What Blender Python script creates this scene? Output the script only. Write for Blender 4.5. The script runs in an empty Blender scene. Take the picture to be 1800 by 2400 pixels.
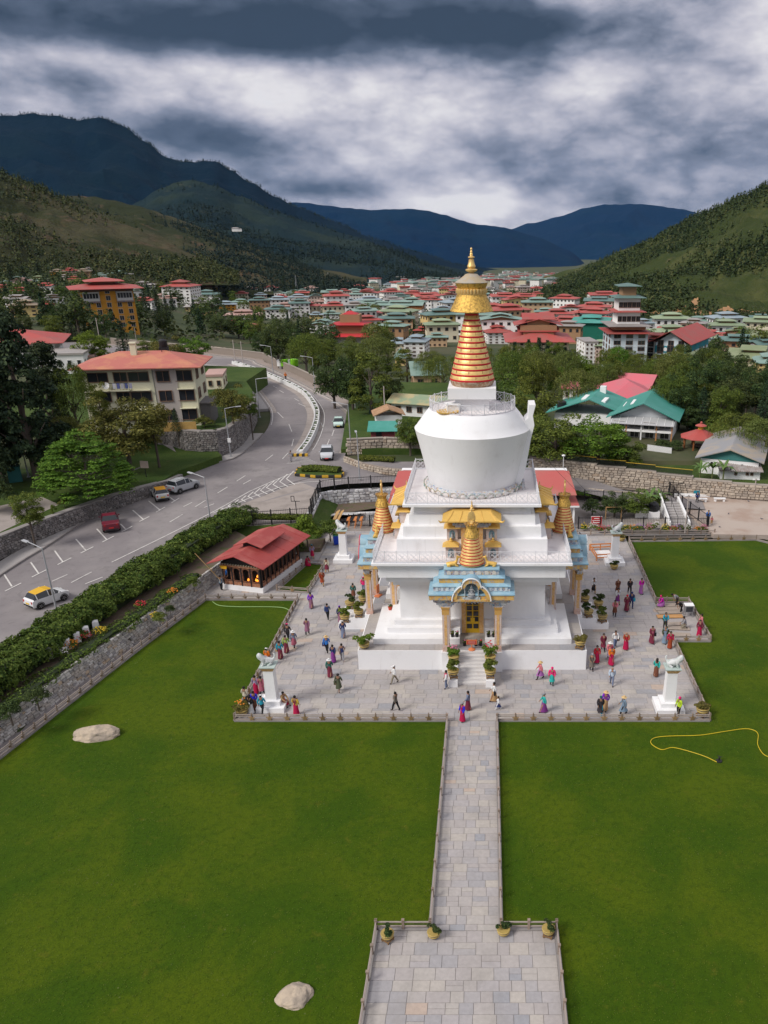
import bpy,bmesh,math,random
import numpy as np
from math import sin,cos,pi,radians,sqrt,atan2,tan
from mathutils import Vector,Matrix,noise
random.seed(7)
sc=bpy.context.scene
col=sc.collection
# ------------------------------------------------------------------ camera
F_PX,PX,PY,PITCH=1912.6,1142.2,1400.1,0.418
CX,CY,CZ=1.09,-66.74,32.0
cam_d=bpy.data.cameras.new('camera')
cam=bpy.data.objects.new('camera',cam_d)
col.objects.link(cam)
cam.location=(CX,CY,CZ)
cam.rotation_euler=(pi/2-PITCH,0,0)
cam_d.sensor_fit='HORIZONTAL'
cam_d.sensor_width=36.0
cam_d.lens=36.0*F_PX/1800
cam_d.shift_x=(900-PX)/1800
cam_d.shift_y=(PY-1200)/1800
cam_d.clip_start=1.0
cam_d.clip_end=40000
sc.camera=cam
# ------------------------------------------------------------------ sky, sun, exposure
SUN_EL,SUN_AZ=radians(42),radians(236)
HAZE=0.9e-5
SUN_STRENGTH,SKY_STRENGTH,EXPOSURE=1.5,0.1,0.95
w=bpy.data.worlds.new('World')
sc.world=w
w.use_nodes=True
NT=w.node_tree
NT.nodes.clear()
class NB:
 """small helper to write node graphs"""
 def __init__(self,nt):
  self.nt=nt
 def n(self,kind,**kw):
  nd=self.nt.nodes.new(kind)
  for k,v in kw.items():
   setattr(nd,k,v)
  return nd
 def l(self,a,b):
  self.nt.links.new(a,b)
 def m(self,op,a,b=None,c=None,clamp=False):
  nd=self.n('ShaderNodeMath',operation=op,use_clamp=clamp)
  for i,v in enumerate((a,b,c)):
   if v is None:
    continue
   if isinstance(v,(int,float)):
    nd.inputs[i].default_value=v
   else:
    self.l(v,nd.inputs[i])
  return nd.outputs[0]
 def mix(self,fac,a,b,blend='MIX'):
  nd=self.n('ShaderNodeMix',data_type='RGBA',blend_type=blend)
  for s,v in((nd.inputs[0],fac),(nd.inputs[6],a),(nd.inputs[7],b)):
   if isinstance(v,(int,float)):
    s.default_value=v
   elif isinstance(v,(tuple,list)):
    s.default_value=(*v[:3],1)
   else:
    self.l(v,s)
  return nd.outputs[2]
 def noise(self,vec,scale,detail=4,rough=.55,dist=0.0):
  nd=self.n('ShaderNodeTexNoise')
  nd.inputs['Scale'].default_value=scale
  nd.inputs['Detail'].default_value=detail
  nd.inputs['Roughness'].default_value=rough
  nd.inputs['Distortion'].default_value=dist
  if vec is not None:
   self.l(vec,nd.inputs['Vector'])
  return nd.outputs['Fac']
 def ramp(self,fac,stops):
  nd=self.n('ShaderNodeValToRGB')
  el=nd.color_ramp.elements
  while len(el)<len(stops):
   el.new(0.5)
  for e,(p,c)in zip(el,stops):
   e.position=p
   e.color=(*c,1)if len(c)==3 else c
  self.l(fac,nd.inputs[0])
  return nd.outputs[0]
 def sstep(self,x,a,b):
  nd=self.n('ShaderNodeMapRange',interpolation_type='SMOOTHSTEP')
  self.l(x,nd.inputs[0])
  nd.inputs[1].default_value=a
  nd.inputs[2].default_value=b
  return nd.outputs[0]
b=NB(NT)
tc=b.n('ShaderNodeTexCoord')
sep=b.n('ShaderNodeSeparateXYZ')
b.l(tc.outputs['Generated'],sep.inputs[0])
az=b.m('ARCTAN2',sep.outputs[0],sep.outputs[1])
el=b.m('ARCSINE',sep.outputs[2])
sky=b.n('ShaderNodeTexSky',sky_type='NISHITA',sun_disc=False)
sky.sun_elevation=SUN_EL
sky.sun_rotation=SUN_AZ
sky.air_density=1.0
# cloud layers: noise over direction, finer towards the horizon because the layers recede
cmb=b.n('ShaderNodeCombineXYZ')
b.l(az,cmb.inputs[0])
b.l(b.m('MULTIPLY',el,2.1),cmb.inputs[1])
P1=cmb.outputs[0]
def thick(P):
 """cloud thickness over direction: large banks, billows and ragged detail"""
 n_big=b.noise(P,4.2,3,.5,.15)
 n_mid=b.noise(P,8,10,.56,.12)
 n_fin=b.noise(P,34,6,.62,.1)
 bil=b.m('ABSOLUTE',b.m('MULTIPLY_ADD',b.noise(P,12,5,.5),2.0,-1.0))
 return b.m('MULTIPLY_ADD',n_big,.75,b.m('MULTIPLY_ADD',n_mid,.70,b.m('MULTIPLY_ADD',n_fin,.14,b.m('MULTIPLY',bil,-.35))))
cmb2=b.n('ShaderNodeCombineXYZ')
b.l(b.m('ADD',az,-.006),cmb2.inputs[0])
b.l(b.m('MULTIPLY_ADD',el,2.1,.022),cmb2.inputs[1])
t0_,t1_=thick(P1),thick(cmb2.outputs[0])
rimlight=b.m('SUBTRACT',t1_,t0_)
def blob(a0,e0,ra,re):
 """soft patch of thicker or thinner cloud centred at azimuth a0, elevation e0"""
 x=b.m('DIVIDE',b.m('SUBTRACT',az,a0),ra)
 y=b.m('DIVIDE',b.m('SUBTRACT',el,e0),re)
 r2=b.m('ADD',b.m('MULTIPLY',x,x),b.m('MULTIPLY',y,y))
 return b.m('POWER',2.718,b.m('MULTIPLY',r2,-1.0))
def AE(u,v):
 X=(u-PX)/F_PX
 bb=(v-PY)/F_PX
 y,z=cos(PITCH)-bb*sin(PITCH),-sin(PITCH)-bb*cos(PITCH)
 return atan2(X,y),atan2(z,sqrt(X*X+y*y))
dens=b.m('MULTIPLY_ADD',b.m('SUBTRACT',t0_,.785),1.25,.76)
dens=b.m('MULTIPLY_ADD',rimlight,1.3,dens)
bias=0.0
for(u,v,ru,rv,a)in[(300,45,420,60,.46),(900,60,430,62,.44),(1230,60,230,50,.34),(560,110,260,40,.26),(800,200,260,60,-.22),(560,210,300,50,-.10),(1050,290,330,70,-.10),(200,130,160,30,-.22),(1390,195,120,40,-.22),(1760,370,80,45,-.12),(1500,60,160,60,-.04),(450,310,160,45,.24),(190,205,90,30,.24),(500,205,110,22,.10),(760,440,140,26,.20),(1400,430,200,70,.20),(1250,340,240,40,.10),(1620,240,160,110,.14),(960,480,260,26,-.34),(1160,470,60,40,-.26),(1760,60,60,130,.02),(1620,470,150,40,.16)]:
 a0,e0=AE(u,v)
 g=blob(a0,e0,ru/2060,rv/2240)
 bias=b.m('MULTIPLY',g,a)if isinstance(bias,float)else b.m('MULTIPLY_ADD',g,a,bias)
bias=b.m('MULTIPLY_ADD',b.sstep(el,.26,.5),-.22,bias)
dens=b.m('ADD',dens,bias)
cl=b.ramp(b.m('MULTIPLY',dens,.7),[(.30,(4.1,4.0,4.15)),(.40,(3.1,3.05,3.4)),(.50,(2.15,2.2,2.65)),(.60,(1.25,1.40,1.85)),(.73,(.50,.66,.98)),(.90,(.22,.34,.54))])
skyc=b.mix(b.m('SUBTRACT',1.0,b.sstep(dens,.30,.44)),cl,sky.outputs[0])
skyc=b.mix(.06,cl,skyc)
low=b.sstep(el,-.05,.0)
skyc=b.mix(low,(1.2,1.3,1.5),skyc)
bg=b.n('ShaderNodeBackground')
bg.inputs['Strength'].default_value=SKY_STRENGTH
b.l(skyc,bg.inputs['Color'])
out=b.n('ShaderNodeOutputWorld')
b.l(bg.outputs[0],out.inputs[0])
sun_d=bpy.data.lights.new('sun','SUN')
sun_d.energy=SUN_STRENGTH
sun_d.angle=radians(20)
sun_d.color=(1,.95,.88)
sun=bpy.data.objects.new('sun',sun_d)
col.objects.link(sun)
sd=Vector((sin(SUN_AZ)*cos(SUN_EL),cos(SUN_AZ)*cos(SUN_EL),sin(SUN_EL)))
sun.rotation_euler=sd.to_track_quat('Z','Y').to_euler()
sun.location=(0,0,200)
vs=sc.view_settings
vs.view_transform='Standard'
vs.look='None'
vs.exposure=EXPOSURE
vs.gamma=1
vs.use_curve_mapping=False
# ------------------------------------------------------------------ ray helpers (survey of the photograph)
_cp,_sp=cos(PITCH),sin(PITCH)
def ray(u,v):
 bb=(v-PY)/F_PX
 return Vector(((u-PX)/F_PX,_cp-bb*_sp,-_sp-bb*_cp))
def at(u,v,z=0.0):
 d=ray(u,v)
 t=(z-CZ)/d.z
 return Vector((CX+d.x*t,CY+d.y*t,z))
def aty(u,v,y):
 d=ray(u,v)
 t=(y-CY)/d.y
 return Vector((CX+d.x*t,y,CZ+d.z*t))
def far(u,v,dist):
 d=ray(u,v)
 t=dist/sqrt(d.x**2+d.y**2)
 return Vector((CX+d.x*t,CY+d.y*t,CZ+d.z*t))
def px_per_m(P):
 return F_PX/((P[1]-CY)*_cp-(P[2]-CZ)*_sp)
def ss(a,c,x):
 t=min(1,max(0,(x-a)/(c-a)))
 return t*t*(3-2*t)
 # ------------------------------------------------------------------ materials
MATS={}
def mat(name,c,rough=.7,var=.0,scale=3.0,metal=0.0,bump=0.0,bscale=None,c2=None,thr=(.42,.62),rnd=0.0,spec=.3,coord='Object',obj_mix=None):
 """procedural material: base colour, noise variation towards c2, optional bump and per-object variation"""
 if name in MATS:
  return MATS[name]
 m=bpy.data.materials.new(name)
 m.use_nodes=True
 nb=NB(m.node_tree)
 p=m.node_tree.nodes['Principled BSDF']
 p.inputs['Roughness'].default_value=rough
 p.inputs['Metallic'].default_value=metal
 p.inputs['Specular IOR Level'].default_value=spec
 t=nb.n('ShaderNodeTexCoord').outputs[coord]if coord!='World' else nb.n('ShaderNodeNewGeometry').outputs['Position']
 o=None
 if c2 is not None:
  f=nb.noise(t,scale,5,.6)
  o=nb.mix(nb.sstep(f,*thr),c,c2)
 elif var:
  f=nb.noise(t,scale,5,.6)
  k=nb.m('MULTIPLY_ADD',f,2*var,1-var)
  o=nb.mix(1.0,c,nb.n('ShaderNodeCombineColor').outputs[0],'MULTIPLY')
  cc=[n for n in m.node_tree.nodes if n.bl_idname=='ShaderNodeCombineColor'][-1]
  for i in range(3):
   nb.l(k,cc.inputs[i])
 if rnd or obj_mix:
  oi=nb.n('ShaderNodeObjectInfo').outputs['Random']
  if o is None:
   o=nb.mix(0.0,c,c)
  if obj_mix:
   o=nb.mix(1.0,o,nb.ramp(oi,obj_mix),'MULTIPLY')
  if rnd:
   h=nb.n('ShaderNodeHueSaturation')
   nb.l(nb.m('MULTIPLY_ADD',oi,2*rnd,1-rnd),h.inputs['Value'])
   nb.l(o,h.inputs['Color'])
   o=h.outputs[0]
 if o is None:
  p.inputs['Base Color'].default_value=(*c,1)
 else:
  nb.l(o,p.inputs['Base Color'])
 if bump:
  bn=nb.n('ShaderNodeBump')
  bn.inputs['Strength'].default_value=bump
  bn.inputs['Distance'].default_value=.05
  nb.l(nb.noise(t,bscale or scale*4,6,.65),bn.inputs['Height'])
  nb.l(bn.outputs[0],p.inputs['Normal'])
 MATS[name]=m
 return m
 # ------------------------------------------------------------------ mesh builder
class MB:
 def __init__(self):
  self.v,self.f,self.mi,self.cur=[],[],[],0
 def m(self,i):
  self.cur=i
  return self
 def add(self,vs,fs):
  o=len(self.v)
  self.v.extend([tuple(p)for p in vs])
  for f in fs:
   self.f.append(tuple(i+o for i in f))
   self.mi.append(self.cur)
  return self
 def box(self,x0,x1,y0,y1,z0,z1):
  return self.add([(x0,y0,z0),(x1,y0,z0),(x1,y1,z0),(x0,y1,z0),(x0,y0,z1),(x1,y0,z1),(x1,y1,z1),(x0,y1,z1)],[(3,2,1,0),(4,5,6,7),(0,1,5,4),(1,2,6,5),(2,3,7,6),(3,0,4,7)])
 def cbox(self,c,s,rz=0.0):
  x,y,z=s[0]/2,s[1]/2,s[2]/2
  k,q=cos(rz),sin(rz)
  vs=[(c[0]+k*a-q*d,c[1]+q*a+k*d,c[2]+e)for e in(-z,z)for a,d in((-x,-y),(x,-y),(x,y),(-x,y))]
  return self.add(vs,[(3,2,1,0),(4,5,6,7),(0,1,5,4),(1,2,6,5),(2,3,7,6),(3,0,4,7)])
 def frus(self,hb,ht,z0,z1,cx=0,cy=0,hb2=None,ht2=None):
  a,c=hb,ht
  a2,c2=hb2 if hb2 is not None else hb,ht2 if ht2 is not None else ht
  vs=[(cx+sx*a,cy+sy*a2,z0)for sx,sy in((-1,-1),(1,-1),(1,1),(-1,1))]+[(cx+sx*c,cy+sy*c2,z1)for sx,sy in((-1,-1),(1,-1),(1,1),(-1,1))]
  return self.add(vs,[(3,2,1,0),(4,5,6,7),(0,1,5,4),(1,2,6,5),(2,3,7,6),(3,0,4,7)])
 def lathe(self,prof,n=24,c=(0,0,0),cap=True,squash=None,a0=0.0):
  vs,fs=[],[]
  for r,z in prof:
   for i in range(n):
    a=a0+2*pi*i/n
    vs.append((c[0]+r*cos(a),c[1]+r*sin(a),c[2]+z))
  for j in range(len(prof)-1):
   for i in range(n):
    k=(i+1)%n
    fs.append((j*n+i,j*n+k,(j+1)*n+k,(j+1)*n+i))
  if cap:
   fs.append(tuple(range(n-1,-1,-1)))
   fs.append(tuple((len(prof)-1)*n+i for i in range(n)))
  return self.add(vs,fs)
 def tube(self,pts,r,n=6,closed=False,cap=True):
  pts=[Vector(p)for p in pts]
  rs=r if isinstance(r,(list,tuple))else[r]*len(pts)
  vs,fs=[],[]
  N=len(pts)
  for i,p in enumerate(pts):
   if closed:
    d=pts[(i+1)%N]-pts[i-1]
   else:
    d=pts[min(i+1,N-1)]-pts[max(i-1,0)]
   d.normalize()
   up=Vector((0,0,1))if abs(d.z)<.9 else Vector((1,0,0))
   s=d.cross(up).normalized()
   t=s.cross(d)
   for k in range(n):
    a=2*pi*k/n
    vs.append(p+(s*cos(a)+t*sin(a))*rs[i])
  for i in range(N if closed else N-1):
   j=(i+1)%N
   for k in range(n):
    q=(k+1)%n
    fs.append((i*n+k,i*n+q,j*n+q,j*n+k))
  if cap and not closed:
   fs.append(tuple(range(n-1,-1,-1)))
   fs.append(tuple((N-1)*n+k for k in range(n)))
  return self.add(vs,fs)
 def bar(self,a,c,w_,h):
  """rectangular bar from a to c, w_ wide, h high"""
  a,c=Vector(a),Vector(c)
  d=(c-a).normalized()
  s=d.cross(Vector((0,0,1)))
  s=s.normalized()if s.length>1e-4 else Vector((1,0,0))
  t=s.cross(d).normalized()
  vs=[p+s*(x*w_/2)+t*(y*h/2)for p in(a,c)for x,y in((-1,-1),(1,-1),(1,1),(-1,1))]
  return self.add(vs,[(0,1,2,3),(7,6,5,4),(0,4,5,1),(1,5,6,2),(2,6,7,3),(3,7,4,0)])
 def prism(self,poly,z0,z1):
  n=len(poly)
  vs=[(x,y,z0)for x,y in poly]+[(x,y,z1)for x,y in poly]
  return self.add(vs,[tuple(range(n-1,-1,-1)),tuple(range(n,2*n))]+[(i,(i+1)%n,n+(i+1)%n,n+i)for i in range(n)])
 def ext(self,poly,y0,y1):
  """polygon in x-z pushed from y0 to y1"""
  n=len(poly)
  vs=[(x,y0,z)for x,z in poly]+[(x,y1,z)for x,z in poly]
  return self.add(vs,[tuple(range(n)),tuple(range(2*n-1,n-1,-1))]+[((i+1)%n,i,n+i,n+(i+1)%n)for i in range(n)])
 def ico(self,c,r,sub=1,sq=(1,1,1),jit=0.0):
  bm=bmesh.new()
  bmesh.ops.create_icosphere(bm,subdivisions=sub,radius=1)
  vs=[]
  for q in bm.verts:
   k=1+(random.uniform(-jit,jit)if jit else 0)
   vs.append((c[0]+q.co.x*r*sq[0]*k,c[1]+q.co.y*r*sq[1]*k,c[2]+q.co.z*r*sq[2]*k))
  fs=[tuple(x.index for x in f.verts)for f in bm.faces]
  bm.free()
  return self.add(vs,fs)
 def xf(self,M,start=0):
  for i in range(start,len(self.v)):
   self.v[i]=tuple(M@Vector(self.v[i]))
  return self
 def mesh(self,name,mats,smooth=False):
  me=bpy.data.meshes.new(name)
  me.from_pydata(self.v,[],self.f)
  for mm in mats if isinstance(mats,(list,tuple))else[mats]:
   me.materials.append(mm)
  if len(me.materials)>1:
   me.polygons.foreach_set('material_index',self.mi)
  if smooth:
   me.polygons.foreach_set('use_smooth',[True]*len(self.f))
   try:
    me.set_sharp_from_angle(angle=radians(38 if smooth is True else smooth))
   except Exception:
    pass
  me.update()
  return me
def link(name,me,parent=None,loc=None,rz=None):
 o=bpy.data.objects.new(name,me)
 col.objects.link(o)
 if parent is not None:
  o.parent=parent
 if loc is not None:
  o.location=loc
 if rz is not None:
  o.rotation_euler=(0,0,rz)
 return o
def part(name,mb,mats,parent,loc=None,rz=None,smooth=False,label=None,kind=None):
 o=link(name,mb.mesh(name,mats,smooth)if isinstance(mb,MB)else mb,parent,loc,rz)
 if label:
  o['label']=label
 if kind:
  o['kind']=kind
 return o
def tag(o,label,cat,group=None):
 o['label']=label
 o['category']=cat
 if group:
  o['group']=group
 return o
def thing(name,label,cat,loc=(0,0,0),rz=0.0,group=None):
 return tag(link(name,None,None,loc,rz),label,cat,group)
def struct(name,mb,mats,smooth=False,kind='structure'):
 o=link(name,mb.mesh(name,mats,smooth)if isinstance(mb,MB)else mb)
 o['kind']=kind
 return o
def copy_tree(o,parent=None):
 c=o.copy()
 col.objects.link(c)
 if parent is not None:
  c.parent=parent
 for ch in o.children:
  copy_tree(ch,c)
 return c
 # ------------------------------------------------------------------ palette
WHITE=mat('white_wash',(.80,.80,.81),.75,c2=(.70,.69,.69),scale=.55,thr=(.50,.78),bump=.04,bscale=6,coord='World')
_wn=NB(WHITE.node_tree)
_p=WHITE.node_tree.nodes['Principled BSDF']
_src=_p.inputs['Base Color'].links[0].from_socket
_mp=_wn.n('ShaderNodeMapping')
_mp.inputs['Scale'].default_value=(2.2,2.2,.16)
_wn.l(_wn.n('ShaderNodeNewGeometry').outputs['Position'],_mp.inputs['Vector'])
_st=_wn.m('MULTIPLY',_wn.sstep(_wn.noise(_mp.outputs[0],1.0,6,.7),.54,.74),.38)
_st=_wn.m('MULTIPLY',_st,_wn.sstep(_wn.noise(_wn.n('ShaderNodeNewGeometry').outputs['Position'],.35,3),.40,.62))
_wn.l(_wn.mix(_st,_src,(.52,.50,.47)),_p.inputs['Base Color'])
WHITE2=mat('white_paint',(.80,.80,.80),.55)
PINKW=mat('terrace_roof_screed',(.74,.70,.70),.8,c2=(.60,.55,.55),scale=.8,thr=(.5,.75),coord='World')
GOLD=mat('gilded_copper',(.84,.58,.21),.42,c2=(.68,.46,.18),scale=2.2,metal=.35,bump=.25,bscale=9,spec=.5)
GOLDP=mat('gold_paint',(.72,.46,.12),.5,var=.12,scale=5,metal=.25)
RED=mat('red_enamel',(.58,.02,.03),.5)
BLUE=mat('blue_roof_paint',(.24,.41,.52),.65,c2=(.33,.48,.55),scale=1.2,coord='World')
GREYP=mat('grey_rail_paint',(.50,.50,.54),.5)
LIGHTRAIL=mat('pale_rail_paint',(.68,.68,.71),.5)
DARKGLASS=mat('dark_window_glass',(.025,.028,.035),.12,spec=.6)
DARK=mat('dark_opening',(.015,.013,.012),.8)
GREYCON=mat('grey_concrete',(.36,.34,.33),.85,var=.2,scale=.8,bump=.1,coord='World')
BLACKM=mat('black_iron',(.018,.018,.02),.5)
WOODM=mat('weathered_timber',(.26,.20,.16),.8,var=.25,scale=2.5,rnd=.15)
STARM=mat('ochre_timber',(.24,.16,.08),.8,var=.25,scale=6,rnd=.3)
def painted(name,cols,scale):
 """painted ornament: small cells of colour on a ground"""
 m=bpy.data.materials.new(name)
 m.use_nodes=True
 nb=NB(m.node_tree)
 p=m.node_tree.nodes['Principled BSDF']
 p.inputs['Roughness'].default_value=.65
 t=nb.n('ShaderNodeNewGeometry').outputs['Position']
 vo=nb.n('ShaderNodeTexVoronoi')
 vo.inputs['Scale'].default_value=scale
 nb.l(t,vo.inputs['Vector'])
 s=nb.n('ShaderNodeSeparateColor')
 nb.l(vo.outputs['Color'],s.inputs[0])
 stops=[(i/len(cols),c)for i,c in enumerate(cols)]
 r=nb.ramp(s.outputs[0],stops)
 r_node=r.node
 r_node.color_ramp.interpolation='CONSTANT'
 wv=nb.noise(t,scale*1.6,2,.5,1.5)
 o=nb.mix(nb.sstep(wv,.5,.56),r,cols[0])
 nb.l(o,p.inputs['Base Color'])
 MATS[name]=m
 return m
OCHRE=painted('ochre_scrollwork',[(.62,.38,.10),(.66,.42,.14),(.50,.24,.10),(.45,.42,.34),(.60,.40,.16),(.28,.30,.36)],5)
FRIEZE=painted('painted_frieze',[(.45,.47,.50),(.20,.30,.44),(.55,.40,.22),(.60,.58,.54),(.30,.20,.24),(.50,.52,.56)],6)
PALEP=painted('pale_painted_pillar',[(.56,.46,.42),(.60,.50,.46),(.58,.44,.34),(.50,.42,.42),(.60,.52,.48)],7)
ORANGEP=painted('orange_painted_panel',[(.66,.38,.14),(.62,.42,.24),(.55,.30,.10),(.68,.46,.22)],8)
GREYPNT=painted('grey_painted_panel',[(.44,.40,.38),(.50,.38,.28),(.30,.30,.34),(.52,.46,.40),(.38,.26,.20)],9)
# ------------------------------------------------------------------ ground heights
def zr(y):
 return 1.2+1.4*ss(0,50,y)
def lerp_tab(tab,x):
 for(x0,z0),(x1,z1)in zip(tab,tab[1:]):
  if x<=x1:
   return z0+(z1-z0)*max(0,(x-x0))/(x1-x0)
 return tab[-1][1]
ZC=[(40,2.6),(60,2.2),(90,1),(200,-6),(320,-12),(570,-22),(1100,-40),(3500,-125),(9000,-190),(20000,-260)]
ZL=[(40,3.4),(70,6.2),(110,6.2),(150,5),(350,3),(900,2),(2500,-40),(9000,-150),(20000,-240)]
ROAD_C=[]
def road_z(x,y):
 return zr(y)if y<60 else 2.6-.012*max(0,y-150)
def ground(x,y):
 """height of the land outside the walled grounds"""
 t=ss(-.47,-.25,x/(y+90))if y>-60 else 0
 left=lerp_tab(ZL,y)if y>40 else 3.4
 z=left*(1-t)+lerp_tab(ZC,y)*t
 if y<46 and x>-34:
  z=-1.2
 if ROAD_C and-40<y<400:
  d=min((x-p[0])**2+(y-p[1])**2 for p in ROAD_C)**.5
  k=1-ss(11,19,d)
  z=z*(1-k)+(road_z(x,y)-.35)*k
 if y<25 and x>-31.5+(y+21.3)*.215-2.2:
  z=-1.2
 if 25<=y<46 and x>-20.5:
  z=-1.2
 return z
def atg(u,v,dz=0.0):
 """where the line of sight through u, v meets the land"""
 d=ray(u,v)
 t,last=40.0,None
 while t<20000:
  x,y,z=CX+d.x*t,CY+d.y*t,CZ+d.z*t
  if y>-30 and z<=ground(x,y)+dz:
   break
  last=t
  t*=1.012
 lo,hi=last or t,t
 for _ in range(20):
  mi=(lo+hi)/2
  x,y,z=CX+d.x*mi,CY+d.y*mi,CZ+d.z*mi
  if z<=ground(x,y)+dz:
   hi=mi
  else:
   lo=mi
 x,y=CX+d.x*hi,CY+d.y*hi
 return Vector((x,y,ground(x,y)+dz))
def atr(u,v,dz=0.0):
 """point on the road surface"""
 z=2.0
 for _ in range(12):
  p=at(u,v,z)
  z=road_z(p.x,p.y)+dz
 return at(u,v,z)
def spline(pts,n):
 """Catmull-Rom through pts, n samples per span"""
 pts=[Vector(p)for p in pts]
 P=[pts[0]*2-pts[1]]+pts+[pts[-1]*2-pts[-2]]
 o=[]
 for i in range(1,len(P)-2):
  for k in range(n):
   t=k/n
   a,b_,c,d=P[i-1:i+3]
   o.append(.5*((2*b_)+(c-a)*t+(2*a-5*b_+4*c-d)*t*t+(3*b_-a-3*c+d)*t**3))
 o.append(pts[-1])
 return o
 # edges of the dual carriageway as surveyed, from the near end to the far bend
LEFT_EDGE=spline([Vector((-49.5,-60,zr(-60))),Vector((-48.6,-25,zr(-25))),atr(0,1352),atr(110,1283),atr(235,1203),atr(360,1151),atr(450,1095),atr(545,1078),atr(600,1036),atr(629,1000),atr(634,968),atr(622,945),atr(590,905),atr(548,872),atr(500,857),Vector((-125,168,2.4))],6)
RIGHT_EDGE=spline([Vector((-36.5,-60,zr(-60))),Vector((-36.2,-25,zr(-25))),Vector((-35.2,-5,zr(-5))),Vector((-32,11,zr(11))),Vector((-29,25,zr(25))),Vector((-24.5,37,zr(37))),Vector((-17.5,43,zr(43))),atr(805,1080),atr(826,1025),atr(833,985),atr(802,950),atr(742,918),atr(662,877),atr(602,852),atr(545,838),Vector((-130,196,2.4))],6)
n_r=min(len(LEFT_EDGE),len(RIGHT_EDGE))
def resample(pts,n):
 d=[0]
 for a,c in zip(pts,pts[1:]):
  d.append(d[-1]+(c-a).length)
 o=[]
 j=0
 for i in range(n):
  s=d[-1]*i/(n-1)
  while j<len(d)-2 and d[j+1]<s:
   j+=1
  t=(s-d[j])/max(1e-6,d[j+1]-d[j])
  o.append(pts[j].lerp(pts[j+1],min(1,t)))
 return o
LE,RE=resample(LEFT_EDGE,120),resample(RIGHT_EDGE,120)
ROAD_C=[((a.x+c.x)/2,(a.y+c.y)/2)for a,c in zip(LE[::2],RE[::2])]
# ------------------------------------------------------------------ land
xs=sorted(set([-60+3*i for i in range(45)]+[-60-3*1.12**k*6 for k in range(1,70)if 18*1.12**k<16000]+[72+18*1.12**k for k in range(1,70)if 18*1.12**k<16000]))
ys=sorted(set([-90+3*i for i in range(85)]+[165+14*1.1**k for k in range(0,80)if 14*1.1**k<20000]))
mb=MB()
for y in ys:
 for x in xs:
  z=ground(x,y)
  if y>60:
   z+=noise.noise((x*.02,y*.02,0))*.5
  mb.v.append((x,y,z))
nx=len(xs)
for j in range(len(ys)-1):
 for i in range(nx-1):
  a=j*nx+i
  mb.f.append((a,a+1,a+nx+1,a+nx))
  mb.mi.append(0)
LAND=mat('valley_ground',(.045,.062,.022),.95,c2=(.075,.075,.038),scale=.05,thr=(.45,.6),bump=.4,bscale=.6,coord='World')
struct('ground',mb,LAND,smooth=True)
def grass_mat(name,c1,c2,c3):
 m=bpy.data.materials.new(name)
 m.use_nodes=True
 nb=NB(m.node_tree)
 p=m.node_tree.nodes['Principled BSDF']
 p.inputs['Roughness'].default_value=.9
 p.inputs['Specular IOR Level'].default_value=.15
 t=nb.n('ShaderNodeNewGeometry').outputs['Position']
 o=nb.mix(nb.sstep(nb.noise(t,.16,4,.6,.5),.36,.66),c1,c2)
 o=nb.mix(nb.sstep(nb.noise(t,.9,5,.7),.56,.80),o,c3)
 o=nb.mix(nb.m('MULTIPLY',nb.sstep(nb.noise(t,2.6,6,.7),.44,.70),.55),o,tuple(x*.62 for x in c1))
 o=nb.mix(nb.m('MULTIPLY',nb.sstep(nb.noise(t,5.5,6,.75),.56,.74),.4),o,tuple(x*1.35 for x in c3))
 k=nb.noise(t,14,4,.75)
 o=nb.mix(nb.m('MULTIPLY',nb.sstep(k,.3,.75),.6),o,tuple(x*.40 for x in c1))
 vt=nb.n('ShaderNodeTexVoronoi')
 vt.inputs['Scale'].default_value=2.4
 nb.l(t,vt.inputs['Vector'])
 spot=nb.m('MULTIPLY',nb.sstep(vt.outputs['Distance'],.13,.03),nb.sstep(nb.noise(t,.35,2),.52,.66))
 o=nb.mix(nb.m('MULTIPLY',spot,.6),o,(.20,.20,.10))
 nb.l(o,p.inputs['Base Color'])
 bn=nb.n('ShaderNodeBump')
 bn.inputs['Strength'].default_value=.7
 bn.inputs['Distance'].default_value=.04
 nb.l(nb.noise(t,22,5,.8),bn.inputs['Height'])
 nb.l(bn.outputs[0],p.inputs['Normal'])
 MATS[name]=m
 return m
LAWN=grass_mat('lawn_grass',(.042,.090,.001),(.084,.124,.002),(.125,.128,.010))
ROUGH=grass_mat('rough_grass',(.045,.085,.016),(.08,.12,.026),(.12,.11,.05))
# the lawn inside the grounds, one sheet
lawn_poly=[(-33.8,-26),(-36.5,-60),(60,-60),(60,21.2),(32.6,21.2),(17.3,20.6),(17.3,4),(0,4),(-16.9,4.2),(-25.9,4.4)]
mb=MB().prism([(-43,-64),(60,-64),(60,21.6),(17,21.2),(-16.5,21.2),(-16.5,4.6),(-26.2,4.6),(-26.6,7),(-28,.6),(-29.3,-5),(-30.6,-10.5),(-31.6,-15.5),(-32.6,-19.6),(-35,-32)],-.5,0)
struct('lawn',mb,LAWN)
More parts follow.
